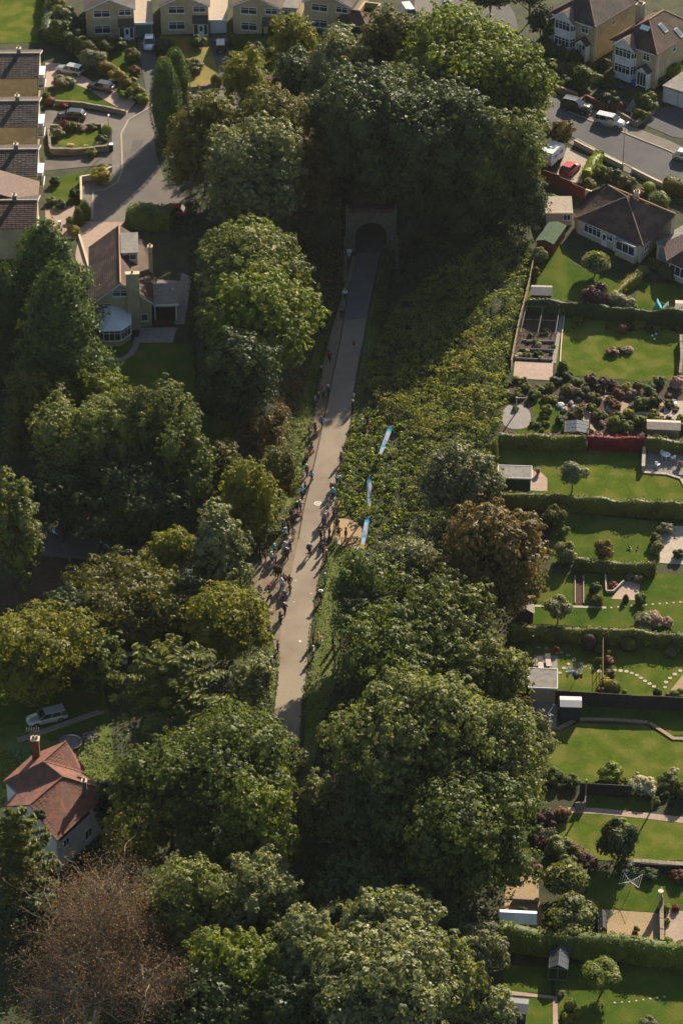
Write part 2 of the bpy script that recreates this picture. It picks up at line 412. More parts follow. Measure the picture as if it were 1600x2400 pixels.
def crown_data(R_, Rz, kind='broad', leaf=.3, dens=17.0, nl=None, seed=0):
    """crown centred on the origin; returns verts, quads"""
    global rng
    rs = random.Random(seed); parts = []
    dens *= (1.35 if kind in ('broad', 'soft') else 1.5); area = 4 * math.pi * ((R_ ** 3.2 + 2 * (R_ * Rz) ** 1.6) / 3) ** (1 / 1.6)
    if kind in ('broad', 'fine', 'soft'):
        nl = nl or int(10 + R_ * 2.4)
        lobes = []
        for k in range(nl):
            z = 1 - 1.75 * (k + .5) / nl; a = k * 2.399 + rs.uniform(-.5, .5); r = math.sqrt(max(0, 1 - z * z))
            f = rs.uniform(.50, .82); lr = rs.uniform(.22, .46)
            if kind == 'fine': lr *= .9
            lobes.append((np.array([r * math.cos(a) * f * R_, r * math.sin(a) * f * R_, z * f * Rz]), lr * R_, lr * Rz * rs.uniform(.85, 1.15)))
        lobes.append((np.array([0, 0, 0.]), .60 * R_, .60 * Rz))
        tot = sum(l[1] ** 2 for l in lobes)
        clump = {'broad': .62, 'fine': .44, 'soft': .85}[kind] * rs.uniform(.8, 1.3); KC = 22 if kind != 'fine' else 15
        ncl = max(40, int(area * dens / KC))
        for li, (c, lr, lz) in enumerate(lobes):
            parts.append(core_quads(c, lr * .55, lz * .55, 9, 6, .2)); ni = int(14 * lr * lr / leaf) + 6; di = sphere_dirs(ni); parts.append(leafquads(c + di * np.array([lr, lr, lz]) * rng.uniform(.6, .86, (ni, 1)), di + np.array([0, 0, .3]), leaf * 1.7, .35))
            n = int(ncl * 1.5 * lr ** 2 / tot) + 3
            d = sphere_dirs(n); d[:, 2] = np.where((d[:, 2] < -.35) & (rng.random(n) < .6), -d[:, 2], d[:, 2])
            rr = rng.uniform(.76, 1.2, n)[:, None]
            p = c + d * rr * np.array([lr, lr, lz])
            keep = np.ones(n, bool)
            for lj, (c2, r2, z2) in enumerate(lobes):
                if lj != li: keep &= (((p - c2) / np.array([r2, r2, z2])) ** 2).sum(1) > .62
            p, d = p[keep], d[keep]; n = len(p)
            if n == 0: continue
            k = KC
            cs = clump * rng.uniform(.6, 1.3, (n, 1, 1)) * min(1, .4 + R_ / 10)
            od = rng.normal(0, 1, (n, k, 3)) + d[:, None, :] * .9 + np.array([0, 0, .5]); od /= np.linalg.norm(od, axis=2)[:, :, None]
            off = od * cs * rng.uniform(.55, 1.05, (n, k, 1)); off[:, :, 2] *= .7
            c_ = (p[:, None, :] + off).reshape(-1, 3)
            nn = od.reshape(-1, 3) * 1.0 + np.repeat(d, k, 0) * .35 + np.array([0, 0, .25])
            parts.append(leafquads(c_, nn, leaf, .26))
    elif kind == 'conifer':                      # cone of tiered, drooping sprays
        Hh = 2 * Rz; n = int(area * dens * .62 / 9)
        t = rng.random(n) ** .62; zz = Rz - t * Hh            # t = 0 at the tip
        prof = (t ** .58) * R_ * (1 - .22 * np.clip((t - .8) / .2, 0, 1))
        a = rng.random(n) * 2 * math.pi
        lump = 1 + .16 * np.sin(3 * a + zz * 1.1) + .12 * np.sin(7 * a - zz * 2.3 + seed)
        rr = prof * lump * rng.uniform(.8, 1.05, n)
        p = np.stack([rr * np.cos(a), rr * np.sin(a), zz], 1)
        d = np.stack([np.cos(a), np.sin(a), .45 * np.ones(n)], 1)
        k = 9; off = rng.normal(0, 1, (n, k, 3)) * np.array([.28, .28, .14]) * min(1, R_ / 4)
        along = rng.uniform(-.5, .7, (n, k, 1)) * np.stack([np.cos(a), np.sin(a), -.1 * np.ones(n)], 1)[:, None, :] * .9
        c_ = (p[:, None, :] + off + along).reshape(-1, 3)
        ax = np.repeat(np.stack([-np.sin(a), np.cos(a), 0 * a], 1), k, 0)
        parts.append(leafquads(c_, np.repeat(d, k, 0), leaf, .35, 1.7, ax))
        vs = []; N_, M_ = 12, 8
        for i in range(M_ + 1):
            tt = i / M_
            for j in range(N_):
                aa = 2 * math.pi * j / N_; q = (.82 + .1 * math.sin(3 * aa + i)) * (tt ** .58) * R_ * .95
                vs.append((q * math.cos(aa), q * math.sin(aa), Rz * .96 - tt * Hh * .96))
        parts.append((np.array(vs), np.array([(i * N_ + j, (i + 1) * N_ + j, (i + 1) * N_ + (j + 1) % N_, i * N_ + (j + 1) % N_) for i in range(M_) for j in range(N_)])))
    elif kind == 'cypress':
        n = int(area * dens * .7); t = rng.random(n); a = rng.random(n) * 2 * math.pi
        prof = np.sin(np.pi * (.12 + .80 * t) ) ** .55 * (1 - .35 * np.clip((.35 - t) / .35, 0, 1)) * R_
        rr = prof * (1 + .08 * np.sin(5 * a + 9 * t)) * rng.uniform(.88, 1.04, n)
        zz = Rz - 2 * Rz * t; p = np.stack([rr * np.cos(a), rr * np.sin(a), zz], 1)
        parts.append(leafquads(p, np.stack([np.cos(a), np.sin(a), .3 + 0 * a], 1), leaf, .4, 1.6, np.tile([[1., 0, 0]], (n, 1))))
        parts.append(core_quads((0, 0, 0), R_ * .84, Rz * .97, 12, 9, .05))
    elif kind == 'cedar':                        # separate spreading boughs ending in pointed sprays
        nb = 46
        for b_ in range(nb):
            t = (b_ + .5) / nb; a = b_ * 2.399; z0 = Rz - t * 2 * Rz * .9; L_ = R_ * (.28 + .85 * t ** .75) * rs.uniform(.75, 1.12)
            m_ = int(52 * dens / 17 * (.5 + L_ / R_)); s = rng.random(m_) ** .7
            ww = .17 * L_ * (1 - s) * 1.6 + .15
            lat = rng.normal(0, .5, m_) * ww
            x = s * L_; zc = z0 + .34 * x - .02 * x * x + rng.normal(0, .12, m_) - .05 * np.abs(lat)
            p = np.stack([x * math.cos(a) - lat * math.sin(a), x * math.sin(a) + lat * math.cos(a), zc], 1)
            ax = np.tile([[-math.sin(a), math.cos(a), 0.]], (m_, 1))
            parts.append(leafquads(p, np.tile([[math.cos(a) * .25, math.sin(a) * .25, 1.]], (m_, 1)), leaf, .3, 2.4, ax))
        parts.append(core_quads((0, 0, -Rz * .3), R_ * .42, Rz * .7, 10, 6, .15))
    return join_q(parts)
def crown(name, R_, Rz, kind, pal, parent, z, leaf=.3, dens=17, seed=0, loc=None):
    v, q = crown_data(R_, Rz, kind, leaf, dens, None, seed)
    me = fastmesh(name, v, q, LM[pal]); o = bpy.data.objects.new(name, me); link(o, parent); o.location = loc or (0, 0, z); return o
def place_crown(px, py, Hc):
    """ground point whose point Hc above it shows at the pixel"""
    p = P(px, py, Hc); return Vector((p.x, p.y, hp(p.x, p.y)))
TREES = 0
def trunk_mb(h, r, spread, n=5, lean=0.0):
    mb = MB(); mb.tube([(0, 0, -.4), (0.03 * h, 0, h * .35), (lean, .02 * h, h * .7), (lean * 1.4, 0, h)], [r * 1.25, r, r * .7, r * .25], 8)
    for k in range(n):
        a = 2 * math.pi * k / n + random.uniform(-.3, .3); z0 = h * random.uniform(.35, .6)
        mb.tube([(0, 0, z0), (spread * .4 * math.cos(a), spread * .4 * math.sin(a), z0 + h * .16), (spread * .8 * math.cos(a), spread * .8 * math.sin(a), z0 + h * .34)], [r * .5, r * .35, r * .1], 6)
    return mb
def tree(px, py, rpx, vpx, label, pal='green', kind='broad', name='tree', hgt=None, leaf=.3, dens=17, seed=None, cat='tree', group=None, trunkr=None, low=.12):
    """px, py: centre of the crown in the photograph, rpx / vpx: its half width / half height there"""
    global TREES; TREES += 1; seed = seed if seed is not None else TREES * 13
    s = scale_at(P(px, py)); R_ = rpx / s
    sp, cp = math.sin(PITCH), math.cos(PITCH)
    v = vpx / s; Rz = math.sqrt(max((v * v - (R_ * sp) ** 2), (R_ * .55 * cp) ** 2)) / cp
    if hgt is None: hgt = 2 * Rz / (1 - low)
    if hgt < 2 * Rz + .2: hgt = 2 * Rz + .2
    Hc = hgt - Rz; b = place_crown(px, py, Hc)
    t = thing(name, label, cat, b, random.uniform(0, 6), group)
    trunk_mb(hgt - Rz * .6, trunkr or max(.07, R_ * .055), R_ * .8).build('trunk', M['bark'], t)
    crown('crown', R_, Rz, kind, pal, t, Hc, leaf, dens, seed); return t
# unit prototypes for shrubs, shared between copies
_SP = {}
def set_mat(o, m): o.material_slots[0].link = 'OBJECT'; o.material_slots[0].material = m
def shrub_mesh(kind, seed, pal):
    k = (kind, seed)
    if k not in _SP:
        if kind == 'ball': # clipped
            n = 1500; d = sphere_dirs(n); v, q = leafquads(d * rng.uniform(.94, 1.03, (n, 1)), d, .13, .3)
            v, q = join_q([(v, q), core_quads((0, 0, 0), .93, .93, 14, 9, .02)])
        elif kind == 'spiky':
            n = 1700; d = sphere_dirs(n); d[:, 2] = np.abs(d[:, 2]) * .9 + .02 * rng.random(n)
            p = d * rng.uniform(.35, 1.05, (n, 1)) ** .7
            v, q = leafquads(p, rng.normal(0, 1, (n, 3)), .17, .4, 2.6, np.cross(d, rng.normal(0, 1, (n, 3))))
            v, q = join_q([(v, q), core_quads((0, 0, 0), .55, .6, 9, 6, .1)])
        elif kind == 'cone':
            n = 1300; t = rng.random(n) ** .6; a = rng.random(n) * 6.283; rr = np.sin(np.pi * np.clip(.05 + .72 * t, 0, 1)) * rng.uniform(.9, 1.04, n)
            p = np.stack([rr * np.cos(a), rr * np.sin(a), 1 - 2 * t], 1); v, q = leafquads(p, np.stack([np.cos(a), np.sin(a), .4 + 0 * a], 1), .14, .35)
            v, q = join_q([(v, q), core_quads((0, 0, -.25), .82, 1.0, 12, 8, .04)])
        else:
            v, q = crown_data(1, 1, 'fine', .17, 190, 9, seed)
        _SP[k] = fastmesh('foliage', v, q, LM['green'])
    return _SP[k]
def shrub(px, py, rpx, label, pal='green', kind='bush', asp=.85, name='shrub', cat='shrub', group=None, stem=0.0, anchor='c'):
    """px, py: middle of the shrub in the photograph; stem: bare stem height in metres"""
    s = scale_at(P(px, py)); R_ = rpx / s; Rz = R_ * asp
    Hc = stem + Rz * .9
    b = place_crown(px, py, Hc) if anchor == 'c' else P(px, py)
    t = thing(name, label, cat, b, random.uniform(0, 6), group)
    o = bpy.data.objects.new('crown', shrub_mesh(kind, random.choice((1, 2, 3)) if kind == 'bush' else 0, pal)); link(o, t); set_mat(o, LM[pal])
    o.location = (0, 0, Hc); o.scale = (R_, R_, Rz)
    mb = MB(); mb.tube([(0, 0, -.15), (.02, 0, max(.2, Hc - Rz * .3))], [max(.03, R_ * .07), .03], 6)
    for k in range(3):
        a = k * 2.1; mb.tube([(0, 0, Hc - Rz * .9), (R_ * .4 * math.cos(a), R_ * .4 * math.sin(a), Hc)], [.03, .015], 5)
    mb.build('trunk' if stem > .3 else 'stem', M['bark'], t); return t
def hedge(pl, w, h, label, pal='hedge', leaf=.23, dens=40, name='hedge', cat='hedge', world=None, wav=.24, group=None):
    """clipped hedge along a pixel polyline that marks the middle of its base"""
    q = world or [P(*p) for p in pl]; parts = []; pos = []
    for i in range(len(q) - 1):
        a, b = q[i], q[i + 1]; n = max(1, int((b - a).length / .8))
        for k in range(n + (i == len(q) - 2)): pos.append(a.lerp(b, k / n))
    L_ = sum((pos[i + 1] - pos[i]).length for i in range(len(pos) - 1)); o0 = q[0].copy(); o0.z = hp(o0.x, o0.y)
    # core, lumpy
    ring = 8; vs = []; prof = [(-.5, -.2), (-.5, .45), (-.46, .85), (-.25, 1), (.25, 1), (.46, .85), (.5, .45), (.5, -.2)]
    nrm = []
    for i, p in enumerate(pos):
        d = pos[min(i + 1, len(pos) - 1)] - pos[max(i - 1, 0)]; d.z = 0; d.normalize(); n_ = Vector((-d.y, d.x, 0)); nrm.append((d, n_))
        g = hp(p.x, p.y)
        for (u, z) in prof:
            jw = 1 + wav * mnoise.noise(Vector((p.x * .9, p.y * .9, u * 3))); jh = 1 + wav * mnoise.noise(Vector((p.x * .35, p.y * .35, 7))) + wav * .5 * mnoise.noise(Vector((p.x * 1.3, p.y * 1.3, 3)))
            vs.append((p.x + n_.x * u * w * jw * .94 - o0.x, p.y + n_.y * u * w * jw * .94 - o0.y, g + z * h * jh * .97 - o0.z))
    fs = [(i * ring + k, i * ring + k + 1, (i + 1) * ring + k + 1, (i + 1) * ring + k) for i in range(len(pos) - 1) for k in range(ring - 1)]
    fs += [(0, 1, 6, 7), (1, 2, 5, 6), (2, 3, 4, 5)]; e = (len(pos) - 1) * ring; fs += [(e + 7, e + 6, e + 1, e), (e + 6, e + 5, e + 2, e + 1), (e + 5, e + 4, e + 3, e + 2)]
    V = np.array(vs); parts.append((V, np.array(fs)))
    # leaves spread over the core's faces
    A = V[np.array(fs)]; c0, c1, c2, c3 = A[:, 0], A[:, 1], A[:, 2], A[:, 3]
    fn = np.cross(c2 - c0, c3 - c1); ar = np.linalg.norm(fn, axis=1) / 2; fn = -fn / (np.linalg.norm(fn, axis=1)[:, None] + 1e-9)
    n = int(ar.sum() * dens * 1.5 * (.15 / leaf) ** 1.4); idx = rng.choice(len(fs), n, p=ar / ar.sum())
    u, t = rng.random((n, 1)), rng.random((n, 1))
    p = (c0[idx] * (1 - u) + c1[idx] * u) * (1 - t) + (c3[idx] * (1 - u) + c2[idx] * u) * t
    mid = V.mean(0); nn = fn[idx]
    nz_ = np.array([mnoise.noise(Vector((a_[0] * 1.4, a_[1] * 1.4, a_[2] * 1.4))) for a_ in p[:, :]])[:, None]
    parts.append(leafquads(p + nn * (rng.uniform(-.04, .16, (n, 1)) + nz_ * .4), nn + np.array([0, 0, .3]), leaf, .55))
    v, qd = join_q([x for x in parts if x is not None])
    o = bpy.data.objects.new(name, fastmesh(name, v, qd, LM[pal])); link(o); o.location = o0
    return tag(o, label, cat, group)
def _inpoly(x, y, poly):
    c = np.zeros(len(x), bool); n = len(poly)
    for i in range(n):
        x0, y0 = poly[i][0], poly[i][1]; x1, y1 = poly[(i + 1) % n][0], poly[(i + 1) % n][1]
        m = ((y0 > y) != (y1 > y)) & (x < (x1 - x0) * (y - y0) / (y1 - y0 + 1e-12) + x0); c ^= m
    return c
def cover(name, pxpoly, pal, label, dens=16, leaf=.22, hgt=.5, cl=1.2, cat='ground cover', rnd=.7, up=1.0, elong=1.2, thresh=None, puff=0):
    """low growth spread over a piece of ground: one object, leaves in mounds"""
    poly = [P(*p) for p in pxpoly]; xs = [p.x for p in poly]; ys = [p.y for p in poly]
    x0, x1, y0, y1 = min(xs), max(xs), min(ys), max(ys); n = int((x1 - x0) * (y1 - y0) * dens)
    x = rng.uniform(x0, x1, n); y = rng.uniform(y0, y1, n); k = _inpoly(x, y, poly); x, y = x[k], y[k]
    sx, sy = int(seedv(name + label)) % 97, len(label)
    def nz(a, b, f): return np.array([mnoise.noise(Vector((float(i) * f, float(j) * f, sx))) for i, j in zip(a, b)])
    m1 = nz(x, y, 1 / cl); m2 = nz(x + sy, y, 2.6 / cl)
    if thresh is not None:
        kk = m1 > thresh; x, y, m1, m2 = x[kk], y[kk], m1[kk], m2[kk]
    mh = np.clip(.5 + .8 * m1 + .45 * m2, 0, 1.5)
    z = np.array([hp(float(i), float(j)) for i, j in zip(x, y)])
    eps = .5
    gx = nz(x + eps, y, 1 / cl) - m1; gy = nz(x, y + eps, 1 / cl) - m1
    nn = np.stack([-gx * 1.6 * hgt / eps, -gy * 1.6 * hgt / eps, np.ones(len(x)) * up], 1)
    o0 = Vector((sum(xs) / len(xs), sum(ys) / len(ys), 0)); o0.z = hp(o0.x, o0.y)
    p = np.stack([x - o0.x, y - o0.y, z - o0.z + mh * hgt * rng.uniform(.75, 1.05, len(x)) + .03], 1)
    if puff:      # leaves gathered in rounded clumps
        k = 14; m = max(1, len(p) // k); pc = p[:m]; r = (puff * rng.uniform(.45, 1.3, (m, 1, 1))); od = rng.normal(0, 1, (m, k, 3)); od[:, :, 2] = np.abs(od[:, :, 2]) * .9; od /= np.linalg.norm(od, axis=2)[:, :, None]
        p = (pc[:, None, :] + od * r * np.array([1, 1, .8])).reshape(-1, 3); nn = od.reshape(-1, 3) + np.array([0, 0, .25]); rnd = .45
    v, q = leafquads(p, nn, leaf, rnd * .6, elong)
    o = bpy.data.objects.new(name, fastmesh(name, v, q, LM[pal])); link(o); o.location = o0
    return tag(o, label, cat, None, 'stuff')
def seedv(s): return sum((i + 1) * ord(c) for i, c in enumerate(s))
# ---------------------------------------------------------------- building parts
class Fr:
    """local frame on a wall: p origin (x, y), ang tangent direction; outward normal is to the right of the tangent"""
    def __init__(s, p, ang=0.0): s.p = p; s.t = (math.cos(ang), math.sin(ang)); s.n = (math.sin(ang), -math.cos(ang))
    def __call__(s, u, d, z): return (s.p[0] + s.t[0] * u + s.n[0] * d, s.p[1] + s.t[1] * u + s.n[1] * d, z)
    def box(s, mb, u0, u1, d0, d1, z0, z1):
        c = [s(u0, d1, z0), s(u1, d1, z0), s(u1, d0, z0), s(u0, d0, z0), s(u0, d1, z1), s(u1, d1, z1), s(u1, d0, z1), s(u0, d0, z1)]
        return mb.add(c, [(3, 2, 1, 0), (4, 5, 6, 7), (0, 1, 5, 4), (1, 2, 6, 5), (2, 3, 7, 6), (3, 0, 4, 7)])
def window(root, fr, u, z, w, h, cols=2, top=0.0, m='upvc', g='glass', name='window'):
    """frame, mullions and sill; each pane a child"""
    mb = MB(); t = .07
    fr.box(mb, u, u + w, 0, .07, z, z + t); fr.box(mb, u, u + w, 0, .07, z + h - t, z + h)
    fr.box(mb, u, u + t, 0, .07, z + t, z + h - t); fr.box(mb, u + w - t, u + w, 0, .07, z + t, z + h - t)
    cw = (w - t) / cols
    for k in range(1, cols): fr.box(mb, u + k * cw, u + k * cw + t, 0, .065, z + t, z + h - t)
    if top:
        for k in range(cols): fr.box(mb, u + k * cw + t, u + (k + 1) * cw, 0, .06, z + h - top - t, z + h - top)
    fr.box(mb, u - .06, u + w + .06, 0, .13, z - .07, z - .003)
    o = mb.build(name, M[m], root)
    for k in range(cols):
        g_ = MB(); fr.box(g_, u + k * cw + t + .003, u + (k + 1) * cw - .003, .004, .02, z + t + .003, z + h - t - .003); g_.build('pane', M[g], o)
    return o
def door(root, fr, u, z, w, h, m='white', glazed=True, name='door'):
    mb = MB(); fr.box(mb, u, u + w, 0, .06, z, z + h); o = mb.build(name, M[m] if isinstance(m, str) else m, root)
    if glazed:
        g_ = MB(); fr.box(g_, u + w * .2, u + w * .8, .063, .075, z + h * .5, z + h * .9); g_.build('pane', M['glass'], o)
    k = MB(); fr.box(k, u + w * .85, u + w * .92, .063, .11, z + h * .45, z + h * .5); k.build('handle', M['metal'], o); return o
def lerp3(a, b, t): return Vector(a).lerp(Vector(b), t)
def slope(root, A, B, C, D, m, th=.12, tw=.55, th_=.34, tiles=True, name='roof', rows=None):
    """one roof plane: A, B eave left to right, C, D ridge right to left; tiles laid in overlapping courses"""
    A, B, C, D = map(Vector, (A, B, C, D)); n = (B - A).cross(D - A)
    if n.length < 1e-6: n = (B - A).cross(C - A)
    n.normalize()
    if n.z < 0: n = -n
    mb = MB(); vs = [A, B, C, D] if (C - D).length > .05 else [A, B, C]
    mb.prism(vs, -n * th); o = mb.build(name, M[m], root)
    if not tiles: return o
    L_ = max((D - A).length, (C - B).length); nr = rows or max(3, int(L_ / th_)); tb = MB()
    for r in range(nr):
        t0, t1 = r / nr, min(1, (r + 1.12) / nr)
        l0, r0, l1, r1 = A.lerp(D, t0), B.lerp(C, t0), A.lerp(D, t1), B.lerp(C, t1)
        nc = max(1, int((r0 - l0).length / tw))
        for c in range(nc):
            a0, a1 = c / nc + .025 / max(nc, 1), (c + 1) / nc - .025 / max(nc, 1)
            j = random.uniform(-.008, .012)
            p = [l0.lerp(r0, a0) + n * (.075 + j), l0.lerp(r0, a1) + n * (.055 + j), l1.lerp(r1, a1) + n * .012, l1.lerp(r1, a0) + n * .03]
            q = [l0.lerp(r0, a0) + n * .002, l0.lerp(r0, a1) + n * .002]
            tb.add(p + q, [(0, 1, 2, 3), (4, 5, 1, 0)])
    tb.build('roof_tiles', M[m], o, kind='stuff'); return o
def ridge(root, a, b, r=.13, m='ridge'):
    mb = MB(); a, b = Vector(a), Vector(b); n = max(2, int((b - a).length / .45))
    for k in range(n):
        p, q = a.lerp(b, k / n), a.lerp(b, (k + .96) / n); mb.tube([p, q], [r * random.uniform(.95, 1.06), r], 6)
    return mb.build('ridge_tiles', M[m], root)
def gable_roof(root, x0, x1, y0, y1, ez, rise, axis, m, oh=.3, verge=True, rm='ridge'):
    if axis == 'y':
        xm = (x0 + x1) / 2; k = rise / (xm - x0); e = ez - oh * k
        a = (x0 - oh, y0 - oh, e); b = (x0 - oh, y1 + oh, e); c = (xm, y1 + oh, ez + rise); d = (xm, y0 - oh, ez + rise)
        slope(root, b, a, d, c, m); slope(root, (x1 + oh, y0 - oh, e), (x1 + oh, y1 + oh, e), (xm, y1 + oh, ez + rise), (xm, y0 - oh, ez + rise), m)
        ridge(root, (xm, y0 - oh, ez + rise + .05), (xm, y1 + oh, ez + rise + .05), m=rm)
        ends = [((x0 - oh, y0 - oh - .03, e), (xm, y0 - oh - .03, ez + rise), (x1 + oh, y0 - oh - .03, e))]
        g = [((x0, y0), (x1, y0), (xm, y0)), ((x0, y1), (x1, y1), (xm, y1))]
    else:
        ym = (y0 + y1) / 2; k = rise / (ym - y0); e = ez - oh * k
        slope(root, (x0 - oh, y0 - oh, e), (x1 + oh, y0 - oh, e), (x1 + oh, ym, ez + rise), (x0 - oh, ym, ez + rise), m)
        slope(root, (x1 + oh, y1 + oh, e), (x0 - oh, y1 + oh, e), (x0 - oh, ym, ez + rise), (x1 + oh, ym, ez + rise), m)
        ridge(root, (x0 - oh, ym, ez + rise + .05), (x1 + oh, ym, ez + rise + .05), m=rm)
        ends = [((x1 + oh + .03, y0 - oh, e), (x1 + oh + .03, ym, ez + rise), (x1 + oh + .03, y1 + oh, e))]
    if verge:
        for s in ends:
            for a, b in ((s[0], s[1]), (s[1], s[2])):
                a, b = Vector(a), Vector(b); mb = MB()
                dz = Vector((0, 0, -.22)); off = Vector((0, -.04, 0)) if axis == 'y' else Vector((.04, 0, 0))
                mb.prism([a, b, b + dz, a + dz], off); mb.build('bargeboard', M['upvc'], root)
def walls(root, x0, x1, y0, y1, h, m='stone', rise=0, axis='y', base=-.6, name='wall', mside=None):
    t = .3
    if axis == 'y' and rise:
        xm = (x0 + x1) / 2
        for y, s in ((y0, t), (y1 - t, t)):
            MB().prism([(x0, y, base), (x1, y, base), (x1, y, h), (xm, y, h + rise - .02), (x0, y, h)], (0, s, 0)).build(name, M[m], root)
    else:
        MB().box(x0, x1, y0, y0 + t, base, h).build(name, M[m], root); MB().box(x0, x1, y1 - t, y1, base, h).build(name, M[m], root)
    if axis == 'x' and rise:
        ym = (y0 + y1) / 2
        for x in (x0, x1 - t):
            MB().prism([(x, y0 + t, base), (x, y1 - t, base), (x, y1 - t, h), (x, ym, h + rise * .94), (x, y0 + t, h)], (t, 0, 0)).build(name, M[mside or m], root)
    else:
        MB().box(x0, x0 + t, y0 + t, y1 - t, base, h).build(name, M[mside or m], root); MB().box(x1 - t, x1, y0 + t, y1 - t, base, h).build(name, M[mside or m], root)
def chimney(root, x, y, z0, z1, w=.9, d=.6, m='stone', pots=1, cap='stone_pale'):
    mb = MB().box(x - w / 2, x + w / 2, y - d / 2, y + d / 2, z0, z1); o = mb.build('chimney', M[m], root)
    MB().box(x - w / 2 - .08, x + w / 2 + .08, y - d / 2 - .08, y + d / 2 + .08, z1, z1 + .12).build('chimney_cap', M[cap], o)
    for k in range(pots):
        px = x + (k - (pots - 1) / 2) * w / max(1, pots) * .9
        MB().disc((px, y), .15, z1 + .12, z1 + .5, 10, .11).build('chimney_pot', M['pot'], o)
    return o
def hip_roof(root, x0, x1, y0, y1, ez, rise, m, oh=.35, ridge_axis='y', inset=None, rm='ridge'):
    x0 -= oh; x1 += oh; y0 -= oh; y1 += oh; xm, ym = (x0 + x1) / 2, (y0 + y1) / 2; z = ez + rise
    if ridge_axis == 'y':
        i = inset if inset is not None else (x1 - x0) / 2; a, b = (xm, y0 + i, z), (xm, y1 - i, z)
        slope(root, (x0, y0, ez), (x1, y0, ez), a, a, m); slope(root, (x1, y1, ez), (x0, y1, ez), b, b, m)
        slope(root, (x0, y1, ez), (x0, y0, ez), a, b, m); slope(root, (x1, y0, ez), (x1, y1, ez), b, a, m)
        hips = [((x0, y0, ez), a), ((x1, y0, ez), a), ((x0, y1, ez), b), ((x1, y1, ez), b)]
    else:
        i = inset if inset is not None else (y1 - y0) / 2; a, b = (x0 + i, ym, z), (x1 - i, ym, z)
        slope(root, (x0, y0, ez), (x1, y0, ez), b, a, m); slope(root, (x1, y1, ez), (x0, y1, ez), a, b, m)
        slope(root, (x0, y1, ez), (x0, y0, ez), a, a, m); slope(root, (x1, y0, ez), (x1, y1, ez), b, b, m)
        hips = [((x0, y0, ez), a), ((x0, y1, ez), a), ((x1, y0, ez), b), ((x1, y1, ez), b)]
    for p, q in hips: ridge(root, Vector(p) + Vector((0, 0, .08)), Vector(q) + Vector((0, 0, .05)), .09, rm)
    ridge(root, Vector(a) + Vector((0, 0, .05)), Vector(b) + Vector((0, 0, .05)), m=rm)
    MB().box(x0 + oh, x1 - oh, y0 - .1, y0, ez - .14, ez - .02).build('gutter', M['upvc'], root)
def root_at(name, label, cat, a, b, group=None, dz=0):
    """thing whose x axis runs along the front from pixel a to pixel b; returns it and the length"""
    A, B = P(*a), P(*b); ang = math.atan2(B.y - A.y, B.x - A.x)
    return thing(name, label, cat, (A.x, A.y, A.z + dz), ang, group), math.hypot(B.x - A.x, B.y - A.y)
def garage_door(root, fr, u, z, w, h, m):
    o = MB(); fr.box(o, u, u + w, 0, .05, z, z + h); o = o.build('garage_door', m, root)
    mb = MB()
    for k in range(1, 6): fr.box(mb, u + .05, u + w - .05, .052, .068, z + h * k / 6 - .02, z + h * k / 6 + .02)
    mb.build('door_rib', m, o); return o
GD = {k: paint('garage_door_' + k, c, .45) for k, c in (('teal', (.02, .14, .13)), ('white', (.6, .6, .6)), ('maroon', (.12, .02, .025)), ('grey', (.25, .25, .26)))}
ROOFLINES = []
